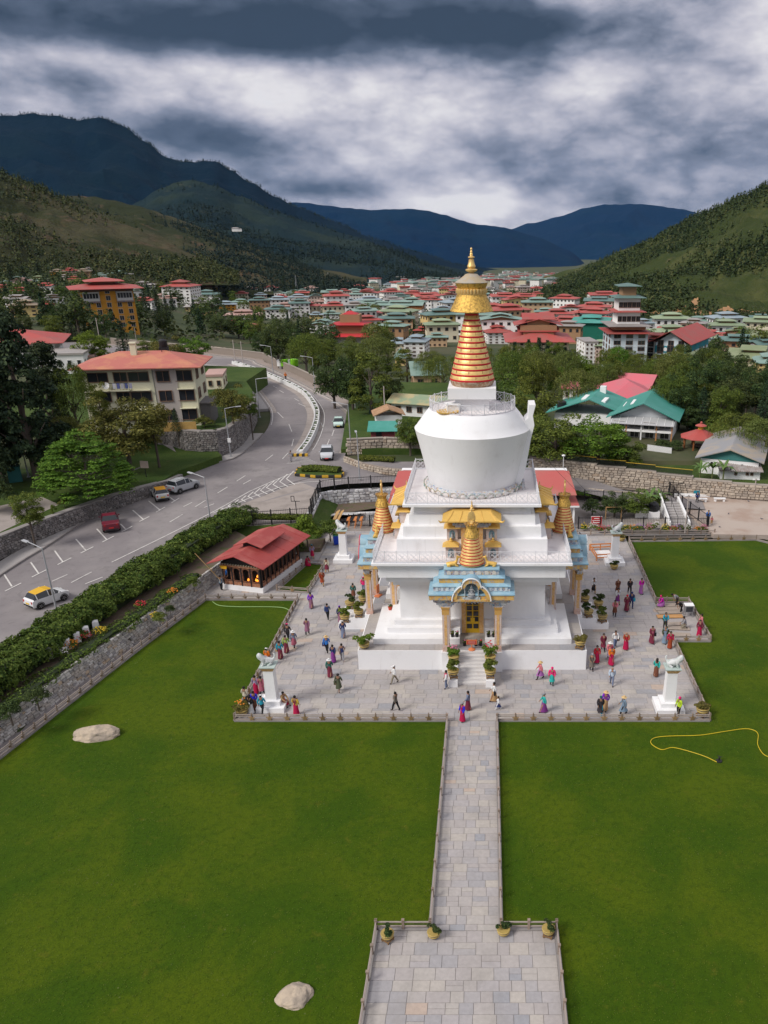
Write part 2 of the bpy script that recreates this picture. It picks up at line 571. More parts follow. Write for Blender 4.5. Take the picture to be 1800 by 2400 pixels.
# ------------------------------------------------------------------ stone paving, laid course by course
STONES=[(0,(.375,.345,.335)),(.2,(.395,.365,.35)),(.4,(.365,.345,.345)),(.54,(.405,.375,.35)),(.66,(.335,.322,.33)),(.78,(.425,.39,.355)),(.88,(.38,.355,.355)),(.96,(.305,.305,.325)),(.988,(.45,.36,.30))]
def stone_mat(name,src,dirt=(.27,.25,.23),tones=STONES):
 m=bpy.data.materials.new(name)
 m.use_nodes=True
 nb=NB(m.node_tree)
 p=m.node_tree.nodes['Principled BSDF']
 p.inputs['Roughness'].default_value=.8
 p.inputs['Specular IOR Level'].default_value=.25
 if src=='object':
  f=nb.n('ShaderNodeObjectInfo').outputs['Random']
 else:
  f=nb.n('ShaderNodeAttribute',attribute_name='tone').outputs['Fac']
 r=nb.ramp(f,tones)
 r.node.color_ramp.interpolation='CONSTANT'
 t=nb.n('ShaderNodeNewGeometry').outputs['Position']
 o=nb.mix(nb.m('MULTIPLY',nb.sstep(nb.noise(t,.5,4,.6),.45,.75),.45),r,dirt)
 k=nb.m('MULTIPLY_ADD',nb.noise(t,4.5,6,.7),.5,.75)
 cc=nb.n('ShaderNodeCombineColor')
 for i in range(3):
  nb.l(k,cc.inputs[i])
 o=nb.mix(1.0,o,cc.outputs[0],'MULTIPLY')
 nb.l(o,p.inputs['Base Color'])
 bn=nb.n('ShaderNodeBump')
 bn.inputs['Strength'].default_value=.35
 bn.inputs['Distance'].default_value=.03
 nb.l(nb.noise(t,9,6,.7),bn.inputs['Height'])
 nb.l(bn.outputs[0],p.inputs['Normal'])
 MATS[name]=m
 return m
PAVE_O,PAVE_T=stone_mat('paving_slab','object'),stone_mat('paving_field','tone')
JOINT=mat('paving_joint',(.32,.30,.28),.95,c2=(.22,.22,.14),scale=1.5,thr=(.55,.7),coord='World')
def courses(x0,x1,y0,y1,h=(.5,.75),w_=(.55,1.35)):
 y=y1
 o=[]
 while y>y0+.1:
  hh=random.uniform(*h)
  if y-hh<y0+.25:
   hh=y-y0
  x=x0
  while x<x1-.05:
   ww=random.uniform(*w_)
   if x+ww>x1-.4:
    ww=x1-x
   if random.random()<.16 and hh>.6:
    o.append((x,x+ww,y-hh/2,y))
    o.append((x,x+ww,y-hh,y-hh/2))
   else:
    o.append((x,x+ww,y-hh,y))
   x+=ww
  y-=hh
 return o
def slab_mb(mb,x0,x1,y0,y1,z0,z1,g=.005):
 a,c,d,e=x0+g,x1-g,y0+g,y1-g
 k=.008
 mb.add([(a,d,z0),(c,d,z0),(c,e,z0),(a,e,z0),(a+k,d+k,z1),(c-k,d+k,z1),(c-k,e-k,z1),(a+k,e-k,z1)],[(4,5,6,7),(0,1,5,4),(1,2,6,5),(2,3,7,6),(3,0,4,7)])
def tone_mesh(name,items,m,z0,zf):
 mb=MB()
 tones=[]
 for it in items:
  n0=len(mb.f)
  slab_mb(mb,*it,z0,zf())
  t=random.random()
  tones+=[t]*(len(mb.f)-n0)
 me=mb.mesh(name,m)
 at_=me.attributes.new('tone','FLOAT','FACE')
 at_.data.foreach_set('value',tones)
 return me
plaza=struct('plaza',MB().box(-17.05,17.05,-16.7,24.6,-.4,.02).box(-27.5,-17.07,4.75,24.6,-.4,.018),JOINT)
fld=courses(-17,17,-16.6,24.5,(.55,.95),(.6,1.7))+courses(-27.4,-17.1,4.8,24.5,(.55,.95),(.6,1.7))
fld=[q for q in fld if not(abs((q[0]+q[1])/2)<8.5 and abs((q[2]+q[3])/2)<8.5)]
part('paving_slabs',tone_mesh('paving_slabs',fld,PAVE_T,.01,lambda:.045+random.uniform(-.006,.006)),None,plaza,kind='stuff')
path=struct('path',MB().box(-1.72,1.72,-36.05,-16.72,-.4,.02).box(-4.45,4.5,-52,-36.07,-.4,.018),JOINT)
near=courses(-1.68,1.68,-36.05,-16.72,(.5,.72),(.5,.95))+courses(-4.4,4.45,-44.2,-36.07,(.5,.78),(.55,1.15))
near.sort(key=lambda q:q[2])
meshes={}
for q in near[:300]:
 wq,hq=round((q[1]-q[0])*10)/10,round((q[3]-q[2])*10)/10
 key=(round(q[1]-q[0],2),round(q[3]-q[2],2))
 if key not in meshes:
  mb=MB()
  slab_mb(mb,-(q[1]-q[0])/2,(q[1]-q[0])/2,-(q[3]-q[2])/2,(q[3]-q[2])/2,-.04,0)
  meshes[key]=mb.mesh('slab',PAVE_O)
 o=link('slab',meshes[key],path,((q[0]+q[1])/2,(q[2]+q[3])/2,.045+random.uniform(-.006,.006)))
if len(near)>300:
 part('paving_slabs',tone_mesh('paving_slabs',near[300:],PAVE_T,.01,lambda:.045),None,path,kind='stuff')
 # ------------------------------------------------------------------ road
ASPH=mat('asphalt',(.200,.182,.186),.9,c2=(.27,.248,.245),scale=.12,thr=(.4,.72),bump=.15,bscale=8,coord='World')
_an=NB(ASPH.node_tree)
_ap=ASPH.node_tree.nodes['Principled BSDF']
_as=_ap.inputs['Base Color'].links[0].from_socket
_at=_an.n('ShaderNodeNewGeometry').outputs['Position']
_o=_an.mix(_an.m('MULTIPLY',_an.sstep(_an.noise(_at,.9,6,.7),.52,.70),.35),_as,(.13,.118,.115))
_o=_an.mix(_an.m('MULTIPLY',_an.sstep(_an.noise(_at,.35,3,.6,1.5),.60,.64),.3),_o,(.125,.115,.112))
_o=_an.mix(_an.m('MULTIPLY',_an.sstep(_an.noise(_at,9,3,.8),.5,.8),.35),_o,(.30,.275,.265))
_an.l(_o,_ap.inputs['Base Color'])
DUST=mat('dusty_concrete',(.33,.29,.265),.95,c2=(.25,.22,.20),scale=.5,thr=(.4,.7),bump=.15,bscale=5,coord='World')
PAINT=mat('road_paint',(.62,.60,.57),.8,c2=(.34,.32,.31),scale=1.6,thr=(.50,.72),coord='World')
KERB=mat('kerb_stone',(.26,.24,.23),.9,var=.3,scale=1.2,coord='World')
mb=MB()
for a,c in zip(LE,RE):
 for k in range(9):
  q=a.lerp(c,k/8)
  mb.v.append((q.x,q.y,road_z(q.x,q.y)))
for j in range(len(LE)-1):
 for k in range(8):
  a=j*9+k
  mb.f.append((a,a+1,a+10,a+9))
  mb.mi.append(0)
struct('road',mb,ASPH)
def ribbon(pts,wl,dz,name,m,kind='structure',th=0.0):
 """flat strip following pts on the road, wl wide"""
 mb=MB()
 P=[Vector(p)for p in pts]
 for i,p in enumerate(P):
  d=(P[min(i+1,len(P)-1)]-P[max(i-1,0)]).normalized()
  s=Vector((d.y,-d.x,0)).normalized()*wl/2
  for q in(p-s,p+s):
   mb.v.append((q.x,q.y,road_z(q.x,q.y)+dz))
 for i in range(len(P)-1):
  mb.f.append((2*i,2*i+1,2*i+3,2*i+2))
  mb.mi.append(0)
 if th:
  n=len(mb.v)
  mb.v+=[(x,y,z-th)for x,y,z in mb.v]
  for i in range(len(P)-1):
   mb.f+=[(2*i,2*i+2,n+2*i+2,n+2*i),(2*i+3,2*i+1,n+2*i+1,n+2*i+3)]
   mb.mi+=[0,0]
  e=2*(len(P)-1)
  mb.f+=[(1,0,n,n+1),(e,e+1,n+e+1,n+e)]
  mb.mi+=[0,0]
 return struct(name,mb,m,kind=kind)
def off(pts,d):
 o=[]
 for i,p in enumerate(pts):
  t=(pts[min(i+1,len(pts)-1)]-pts[max(i-1,0)])
  o.append(p+Vector((t.y,-t.x,0)).normalized()*d)
 return o
 # side road past the white wall, the little forecourt, the lane behind the red hall
mb=MB()
lane_n=[atr(480,1160),atr(560,1118),atr(640,1133),atr(690,1110),atr(825,1105),atr(960,1130)]
lane=[(Vector((-26.5,36,0)),Vector((-30,26,0))),(Vector((-21,46.5,0)),Vector((-21.6,34.3,0))),(Vector((-15,46.8,0)),Vector((-17.5,36.4,0))),(Vector((0,49.6,0)),Vector((-8,37.6,0))),(Vector((13,45.6,0)),Vector((12.2,37.5,0))),(Vector((20,37.5,0)),Vector((19,32.5,0))),(Vector((29,35.5,0)),Vector((28.5,31.5,0)))]
for i,(a,c)in enumerate(lane):
 for q in(a,c):
  z=road_z(q.x,q.y)if q.x<-10 else lerp_tab([(-10,2.5),(12,1.3),(30,.35)],q.x)
  mb.v.append((q.x,q.y,z+.02))
for i in range(len(lane)-1):
 mb.f.append((2*i+1,2*i+3,2*i+2,2*i))
 mb.mi.append(0)
struct('side_road',mb,ASPH)
fore=[Vector((-31.2,21.5,0)),Vector((-27.4,21.0,0)),Vector((-19.2,22.6,0)),Vector((-19.4,29,0)),Vector((-20.9,34.6,0)),Vector((-23.5,37.2,0)),Vector((-28.5,29.0,0))]
mb=MB().add([(p.x,p.y,road_z(p.x,p.y)+.024)for p in fore],[(0,1,2,3,4,5,6)])
struct('forecourt_pavement',mb,DUST)
def dash(n,pts,wl=.14,dz=.03):
 return ribbon(pts,wl,dz,n,PAINT)
 # dusty margins, lane lines, arrows and parking bays
ribbon(off(resample(LEFT_EDGE[60:],60),.55),1.1,.008,'road_margin',DUST)
ribbon(off(resample(RIGHT_EDGE[44:],60),-.5),1.0,.008,'road_margin',DUST)
MED=spline([atr(703,1068),atr(722,1042),atr(737,1010),atr(743,985),atr(741,962),atr(722,932),atr(700,915),atr(655,893),atr(600,870),atr(548,853)],8)
ribbon(off(MED,-1.0),1.5,.012,'road_margin',DUST)
ribbon(off(MED,.75),.6,.012,'road_margin',DUST)
dash('road_marking',resample(spline([atr(262,1318),atr(490,1205),atr(585,1152)],8),30))
dash('road_marking',resample(spline([atr(585,1152),atr(640,1128),atr(700,1103)],8),20))
dash('road_marking',resample(off(LE[58:110],.35),80),.12)
dash('road_marking',resample(off(RE[52:110],-.4),80),.12)
dash('road_marking',resample(off(MED[4:],1.25),80),.12)
for u0,v0,u1,v1 in[(0,1545,75,1423+90),(58,1421,78,1410),(167,1366,215,1341),(122,1363,158,1347),(200,1369,241,1353),(398,1224,428,1206),(458,1188,482,1173),(510,1156,533,1142),(555,1128,575,1115),(430,1188,450,1178),(478,1190,502,1181),(570,1135,588,1125)]:
 dash('road_marking',[atr(u0,v0),atr(u1,v1)],.13)
for u0,v0,u1,v1 in[(622,950,640,957),(650,966,664,980),(677,994,684,1012),(688,1030,684,1046),(675,1062,662,1076),(640,1066,622,1080),(700,946,716,953),(735,968,745,978),(752,990,758,1004),(655,915,665,921),(783,1008,778,1022),(772,1030,766,1045),(690,934,700,940),(640,905,650,910),(620,893,630,898)]:
 dash('road_marking',[atr(u0,v0),atr(u1,v1)],.12)
for u0,v0,u1,v1,u2,v2,u3,v3 in[(10,1347,28,1375,12,1386,50,1367),(72,1318,91,1345,75,1353,111,1335),(128,1291,147,1317,135,1324,167,1308),(178,1264,201,1290,189,1297,219,1282),(227,1240,250,1265,240,1271,267,1257),(282,1228,294,1240,285,1247,310,1234),(311,1196,336,1218,327,1223,350,1211),(348,1174,375,1196,366,1201,387,1189),(398,1166,411,1175,402,1179,420,1168)]:
 dash('parking_bay_marking',[atr(u0,v0),atr(u1,v1)],.15)
 dash('parking_bay_marking',[atr(u2,v2),atr(u3,v3)],.15,.034)
 # hatched gore before the island and behind the divider
G0,G1,G2=atr(500,1203),atr(697,1100),atr(660,1128)
for k in range(11):
 t=.10+.085*k
 a=G0.lerp(atr(600,1122)if t<.5 else atr(640,1112),min(1,t*1.0))if False else G0.lerp(G1,t)
 c=G0.lerp(atr(700,1133),t)
 mid=a.lerp(c,.5)+Vector((-.9,-.6,0))*min(1,t*1.4)
 dash('gore_marking',[a,mid,c],.15)
dash('road_marking',resample(spline([G0,atr(600,1162),atr(690,1134),atr(800,1126)],6),30))
for k in range(8):
 t=k/7
 dash('gore_marking',[atr(700,1070).lerp(atr(672,1086),t),atr(712,1066).lerp(atr(742,1086),t)],.13)
 # footpaths and kerbs along the left side
LK=resample(off(LE[:62],-.6),90)
ribbon(off(LE[:56],-1.15),2.0,.16,'pavement',GREYCON,th=.5)
ribbon(off(LE[:56],-.08),.18,.18,'kerb',KERB,th=.5)
ribbon(off(LE[64:104],-1.25),2.1,.16,'pavement',GREYCON,th=.5)
ribbon(off(LE[64:104],-.08),.2,.18,'kerb',KERB,th=.5)
ribbon(off(RE[56:112],1.15),2.0,.16,'pavement',mat('ochre_pavement',(.30,.25,.22),.9,var=.2,scale=.6,coord='World'),th=.5)
ribbon(off(RE[56:112],.08),.2,.18,'kerb',KERB,th=.5)
# ------------------------------------------------------------------ hills and mountains
def fb(x,y,s,o=5):
 return noise.fractal((x*s,y*s,1.7),1.0,2.1,o,noise_basis='PERLIN_ORIGINAL')
HILL_PTS={}
HILL_LIST=[]
def mountain(name,crest,base_v,base_d,m,rough=1.0,nx=150,ny=46,back=.55,tree=0.0):
 """crest: (u, v, distance) of the skyline; the slope falls from it to the valley at base_v, base_d"""
 us=[c[0]for c in crest]
 mb=MB()
 u0,u1=us[0],us[-1]
 pts=[]
 for i in range(nx):
  u=u0+(u1-u0)*i/(nx-1)
  j=max(k for k in range(len(us))if us[k]<=u+1e-6)
  j=min(j,len(us)-2)
  t=(u-us[j])/(us[j+1]-us[j])
  t2=t*t*(3-2*t)*.5+t*.5
  v=crest[j][1]+(crest[j+1][1]-crest[j][1])*t2
  dd=crest[j][2]+(crest[j+1][2]-crest[j][2])*t
  top=far(u,v,dd)
  bv=base_v(u)if callable(base_v)else base_v
  bd=base_d(u)if callable(base_d)else base_d
  if bd is None:
   g_=atg(u,bv)
   bd=sqrt((g_.x-CX)**2+(g_.y-CY)**2)
  bot=far(u,max(bv,v+2),bd)
  colm=[]
  for k in range(ny+14):
   s=k/ny
   if s<=1:
    p=bot.lerp(top,s)
    p.z=bot.z+(top.z-bot.z)*(s**1.15)
    e=min(1,s*4)*(1-.75*ss(.75,1.0,s))
   else:
    dv=(top-bot)
    p=top+Vector((dv.x,dv.y,0))*(s-1)*1.2
    p.z=top.z-(top.z-bot.z)*(s-1)*1.9
    e=.5
   H=abs(top.z-bot.z)+20
   L=dd
   rid=1-abs(fb(p.x,p.y,2.2/(L*.25),5))*2.2
   p.z+=H*.10*rough*e*(rid-.5)+H*.012*rough*(1 if s<=1 else .5)*fb(p.x,p.y,30/(L*.25),3)
   colm.append(p)
  pts.append(colm)
 n=ny+14
 for c_ in pts:
  mb.v+=[tuple(p)for p in c_]
 for i in range(nx-1):
  for k in range(n-1):
   a=i*n+k
   mb.f.append((a,a+n,a+n+1,a+1))
   mb.mi.append(0)
 HILL_PTS[name]=(pts,ny)
 HILL_LIST.append((pts,ny))
 return struct(name,mb,m,smooth=30)
def hill_mat(name,c1,c2,c3,s1,s2,thr=(.45,.6),thr3=(.6,.7)):
 m=bpy.data.materials.new(name)
 m.use_nodes=True
 nb=NB(m.node_tree)
 p=m.node_tree.nodes['Principled BSDF']
 p.inputs['Roughness'].default_value=1
 p.inputs['Specular IOR Level'].default_value=.05
 t=nb.n('ShaderNodeNewGeometry').outputs['Position']
 o=nb.mix(nb.sstep(nb.noise(t,s1,6,.62),*thr),c1,c2)
 o=nb.mix(nb.sstep(nb.noise(t,s2,6,.65),*thr3),o,c3)
 nb.l(o,p.inputs['Base Color'])
 bn=nb.n('ShaderNodeBump')
 bn.inputs['Strength'].default_value=.9
 bn.inputs['Distance'].default_value=12
 nb.l(nb.noise(t,s2*3,6,.7),bn.inputs['Height'])
 nb.l(bn.outputs[0],p.inputs['Normal'])
 return m
FARB=hill_mat('far_forest',(.002,.013,.026),(.004,.016,.027),(.007,.019,.026),.0012,.008)  # distant forest, air haze and cloud shade put into its colours
FARC=hill_mat('far_blue_forest',(.001,.018,.052),(.002,.021,.052),(.005,.025,.048),.0010,.006)  # farthest ridges, the blue of the distance painted into the forest tones
DARKH=hill_mat('dark_forest_hill',(.014,.030,.034),(.026,.042,.034),(.050,.058,.044),.004,.02)
BROWNH=hill_mat('scrub_hill',(.038,.046,.020),(.082,.076,.042),(.115,.082,.052),.006,.022,(.42,.60),(.55,.70))
GREENH=hill_mat('pine_hill',(.055,.075,.024),(.105,.115,.042),(.140,.128,.062),.010,.03,(.45,.62),(.58,.72))
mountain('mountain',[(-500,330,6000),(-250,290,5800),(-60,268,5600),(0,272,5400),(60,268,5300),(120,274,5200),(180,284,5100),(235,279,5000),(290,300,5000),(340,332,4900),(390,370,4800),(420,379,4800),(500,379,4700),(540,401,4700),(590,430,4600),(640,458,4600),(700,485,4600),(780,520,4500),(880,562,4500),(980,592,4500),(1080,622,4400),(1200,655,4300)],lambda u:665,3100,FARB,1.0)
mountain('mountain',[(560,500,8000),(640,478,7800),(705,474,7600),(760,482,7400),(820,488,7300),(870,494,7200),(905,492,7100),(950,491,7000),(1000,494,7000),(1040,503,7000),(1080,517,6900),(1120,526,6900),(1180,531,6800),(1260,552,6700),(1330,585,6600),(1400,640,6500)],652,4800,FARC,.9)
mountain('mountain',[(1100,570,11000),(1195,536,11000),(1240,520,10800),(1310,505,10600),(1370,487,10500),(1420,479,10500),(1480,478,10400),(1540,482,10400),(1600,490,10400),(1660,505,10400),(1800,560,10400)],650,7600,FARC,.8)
mountain('hill',[(-420,520,2600),(250,520,2700),(330,470,2800),(372,444,2850),(420,428,2900),(455,424,2900),(500,436,2900),(560,462,2900),(640,492,2850),(720,520,2800),(820,552,2800),(920,585,2700),(1020,625,2600),(1120,660,2500)],lambda u:672,1700,DARKH,1.1)
mountain('hill',[(-300,470,1900),(60,466,1900),(130,458,1950),(200,458,2000),(262,468,2000),(320,482,2000),(400,508,2000),(480,536,1950),(570,568,1850),(660,600,1750),(760,640,1600),(860,672,1500)],lambda u:690,1050,BROWNH,1.2)
mountain('hill',[(-420,300,1250),(-150,370,1300),(0,402,1350),(40,418,1350),(90,436,1350),(150,462,1330),(210,490,1300),(290,525,1250),(380,565,1180),(460,600,1100),(560,650,1000)],lambda u:668,780,BROWNH,1.2)
mountain('hill',[(1235,700,1750),(1290,668,1700),(1340,645,1650),(1400,616,1600),(1460,586,1550),(1520,560,1500),(1580,533,1450),(1640,505,1400),(1690,481,1350),(1740,460,1300),(1800,438,1250),(1950,395,1150),(2200,330,1000)],lambda u:746 if u>1500 else 700+(u-1235)*.174,None,GREENH,1.2,nx=190,ny=70)
# ------------------------------------------------------------------ the white chorten
CH=thing('chorten','white tiered chorten with golden spire standing on its square terrace','shrine',(-.12,0,0))
def quad_boxes(mb,inner,hw,z0,z1):
 """square ring step with a gap of width 2*inner in the middle of every side"""
 for sx in(-1,1):
  for sy in(-1,1):
   xa,xb=sorted((sx*inner,sx*hw))
   ya,yb=sorted((sy*inner,sy*hw))
   mb.box(xa,xb,ya,yb,z0,z1)
 return mb
STEPG=mat('terrace_flagstone',(.40,.37,.34),.85,c2=(.30,.27,.25),scale=.7,thr=(.4,.65),bump=.1,coord='World')
tr=part('terrace',MB().box(-9.12,9.12,-9.12,9.12,0,1.76),WHITE,CH)
wk=part('walkway',MB().box(-9.04,9.04,-9.04,9.04,1.74,1.765),STEPG,tr)
for s in range(4):
 for i in range(9):
  mb=MB()
  x0=-9.02+i*2.005
  if s==0:
   slab_mb(mb,x0,x0+2.005,-9.02,-8.04,1.76,1.785)
  elif s==1 and i<8:
   slab_mb(mb,8.04,9.02,-8.04+i*2.0,-8.04+i*2+2,1.76,1.785)
  elif s==2 and i<8:
   slab_mb(mb,-9.02,-8.04,-8.04+i*2.0,-8.04+i*2+2,1.76,1.785)
  else:
   continue
  link('slab',mb.mesh('slab',PAVE_O),tr)
for hw,z0,z1 in((8.0,1.766,2.24),(6.95,2.24,2.70),(6.4,2.70,3.14)):
 part('plinth_step',quad_boxes(MB(),1.02,hw,z0,z1),WHITE,CH)
bodyp=MB().frus(5.95,5.90,1.766,6.28)
part('body',bodyp,WHITE,CH)
for hw,z0,z1 in((6.37,6.28,6.75),(6.87,6.75,7.32),(7.36,7.32,8.49)):
 part('cornice',MB().box(-hw,hw,-hw,hw,z0,z1),WHITE,CH)
bal=part('balcony_slab',MB().box(-7.83,7.83,-7.83,7.83,8.49,8.66),WHITE,CH)
part('balcony_floor',MB().box(-7.55,7.55,-7.55,7.55,8.64,8.675),PINKW,bal)
for hw,z0,z1 in((6.0,8.67,10.02),(5.5,10.02,10.91),(5.03,10.91,11.71),(4.66,11.71,12.5)):
 part('tier',MB().frus(hw,hw-.04,z0,z1),WHITE,CH)
bal2=part('balcony_slab',MB().box(-5.45,5.45,-5.45,5.45,12.5,12.68),WHITE,CH)
part('balcony_floor',MB().box(-5.18,5.18,-5.18,5.18,12.66,12.695),PINKW,bal2)
def ring_pts(cx,cz,r,n=8,y=0,a0=0,a1=2*pi):
 return[(cx+r*cos(a0+(a1-a0)*i/n),y,cz+r*sin(a0+(a1-a0)*i/n))for i in range(n+(0 if a1-a0>6 else 1))]
def panel_mb(w_,h,post=True):
 mb=MB()
 mb.box(-w_/2,w_/2,-.02,.02,h-.05,h)
 mb.box(-w_/2,w_/2,-.015,.015,.04,.08)
 if post:
  mb.box(-w_/2-.025,-w_/2+.025,-.025,.025,0,h+.08)
 r=min(w_,h)*.19
 for dx,dz in((0,1),(0,-1),(1,0),(-1,0)):
  mb.tube(ring_pts(dx*r*1.05,h/2+dz*r*1.05,r,8),.016,4,closed=True)
 for sx in(-1,1):
  for sz in(-1,1):
   mb.tube([(sx*r*.8,0,h/2+sz*r*.8),(sx*w_*.42,0,h/2+sz*h*.38)],.014,4)
 return mb
def square_rail(hw,z,h,n,name='railing'):
 w_=2*hw/n
 me=panel_mb(w_,h).mesh('panel',LIGHTRAIL)
 for s in range(4):
  a=s*pi/2
  r=link(name,MB().box(-hw,hw,-.02,.02,-.02,.03).mesh(name,LIGHTRAIL),CH,(hw*sin(a),-hw*cos(a),z),a)
  for i in range(n):
   link('panel',me,r,(-hw+w_*(i+.5),0,0))
  if s==0:
   pass
square_rail(7.65,8.69,.93,17)
square_rail(5.24,12.70,.92,12)
# lotus base and vase-shaped dome
LOT=part('lotus_base',MB().lathe([(3.75,12.69),(3.98,12.75),(4.02,12.95),(3.85,13.2),(3.6,13.25)],48),FRIEZE,CH,smooth=True)
pm=MB()
pm.lathe([(.16,-.1),(.30,0),(.30,.14),(.2,.24),(.02,.27)],10)
pm.v=[(x,y*.45,z)for x,y,z in pm.v]
pmr=pm
pmr.m(1).tube([(.34*cos(a),-.13,.34*sin(a)*.9)for a in[pi*k/8 for k in range(9)]],.035,4)
petal=pmr.mesh('petal',[mat('petal_white',(.66,.62,.60),.7),mat('petal_rim',(.20,.36,.34),.7,c2=(.5,.35,.2),scale=2,coord='World')],True)
for i in range(34):
 a=2*pi*i/34
 link('petal',petal,LOT,(3.98*sin(a),-3.98*cos(a),12.84),a)
part('dome',MB().lathe([(3.62,13.1),(3.68,13.2),(4.02,14.7),(4.42,16.4),(4.72,17.58),(4.74,17.66),(4.68,17.70),(4.3,18.2),(3.85,18.82),(3.55,19.17),(3.5,19.2)],72),WHITE,CH,smooth=24)
part('dome_top',MB().lathe([(3.48,19.15),(3.48,19.212)],48),PINKW,CH)
N=22
wr=2*pi*3.42/N
DR=part('dome_railing',MB().tube([(3.42*cos(2*pi*i/66),3.42*sin(2*pi*i/66),19.22)for i in range(66)],.022,4,closed=True),LIGHTRAIL,CH)
me=panel_mb(wr,.80).mesh('panel',LIGHTRAIL)
for i in range(N):
 a=2*pi*(i+.5)/N
 link('panel',me,DR,(3.42*sin(a),-3.42*cos(a),19.22),a)
part('dome_hatch',MB().cbox((-1.55,-1.5,19.5),(1.0,.9,.55),.2).cbox((-1.55,-1.5,19.8),(1.15,1.05,.06),.2),WHITE2,CH)
part('gold_tray',MB().lathe([(.3,19.21),(.85,19.25),(.9,19.36),(.86,19.36),(.3,19.27)],20,(-1.9,-2.15,0)),GOLDP,CH,smooth=True)
# niche rising along the right flank of the dome
nic=[(3.55,12.95),(3.95,12.95),(4.35,14.4),(4.55,15.6),(4.75,16.9),(5.0,18.0),(4.86,18.75),(5.06,19.6),(4.55,19.6),(4.5,18.6),(4.25,18.35),(4.05,17.6),(3.6,15.5)]
part('niche',MB().ext(nic,-1.05,1.05),WHITE,CH)
part('niche_plinth',MB().box(3.4,4.35,-1.3,1.3,12.69,12.93),FRIEZE,CH)
# harmika, spire, parasol and finial
part('harmika',MB().box(-1.36,1.36,-1.36,1.36,19.2,20.2).box(-1.89,1.89,-1.89,1.89,20.2,21.03),WHITE,CH)
part('spire_lotus',MB().lathe([(1.6,21.03),(1.72,21.2),(1.78,21.42),(1.70,21.5)],40),mat('worn_bronze',(.38,.22,.13),.6,c2=(.5,.40,.30),scale=4,metal=.3),CH,smooth=True)
nr,zt,zb=13,26.75,21.50
seam=[]
for i in range(nr):
 z0,z1=zb+(zt-zb)*i/nr,zb+(zt-zb)*(i+1)/nr
 r0=1.75+(.52-1.75)*i/(nr-1)
 r1=r0-.11
 h=z1-z0
 part('ring_band',MB().lathe([(r0-.07,z0-.03),(r0+.02,z0-.03),(r0+.035,z0+h*.10),(r0+.02,z0+h*.23),(r0-.2,z0+h*.24)],40,cap=False),RED,CH,smooth=True)
 rg=part('spire_ring',MB().lathe([(r0-.12,z0+h*.23),(r0+.0,z0+h*.24),(r0-.03,z0+h*.5),(r0-.075,z0+h*.85),(r1-.03,z0+h),(r1-.2,z0+h)],40,cap=False),GOLD,CH,smooth=True)
 mb=MB()
 for k in range(9):
  a=2*pi*k/9+i*.37
  mb.cbox(((r0-.035)*cos(a),(r0-.035)*sin(a),z0+h*.6),(.035,.012,h*.6),a)
 part('seam',mb,mat('seam_solder',(.20,.13,.05),.6),rg)
part('parasol_neck',MB().lathe([(.55,26.6),(.52,27.3)],20),mat('dark_red_paint',(.12,.015,.015),.6),CH)
GOLDE=mat('embossed_gilding',(.78,.50,.12),.5,c2=(.45,.27,.07),scale=6,metal=.7,bump=.9,bscale=16,spec=.5)
part('parasol_skirt',MB().lathe([(.6,26.72),(1.62,26.60),(1.68,26.64),(1.5,27.0),(1.33,27.35),(1.2,27.66),(1.1,27.88),(1.08,28.26),(1.10,28.30),(1.26,28.66),(1.2,28.68),(.7,28.68)],48),GOLDE,CH,smooth=True)
pg=MB()
pg.lathe([(.02,-.2),(.11,-.14),(.13,.02),(.12,.16),(.04,.2)],8)
petg=pg.mesh('gold_petal',GOLD,True)
gp=part('petal_band',MB().lathe([(1.09,27.84),(1.14,27.86),(1.14,27.93),(1.09,27.94)],40),GOLD,CH,smooth=True)
for i in range(28):
 a=2*pi*i/28
 link('petal',petg,gp,(1.09*sin(a),-1.09*cos(a),28.07),a)
part('parasol_cap',MB().lathe([(1.27,28.66),(1.28,28.70),(.9,28.93),(.62,29.13),(.47,29.27),(.30,29.32),(.16,29.36)],36),mat('dull_gilding',(.44,.36,.24),.65,c2=(.42,.38,.32),scale=2,metal=.2),CH,smooth=True)
part('finial',MB().lathe([(.16,29.30),(.18,29.38),(.42,29.5),(.46,29.60),(.36,29.64),(.22,29.68),(.30,29.74),(.33,29.82),(.27,29.95),(.21,30.15),(.20,30.3),(.12,30.33),(.12,30.38),(.25,30.42),(.25,30.50),(.12,30.54),(.10,30.6),(.13,30.66),(.10,30.72),(.07,30.78),(.10,30.84),(.07,30.9),(.05,30.95),(.09,31.03),(.06,31.11),(.01,31.15)],20),GOLD,CH,smooth=True)
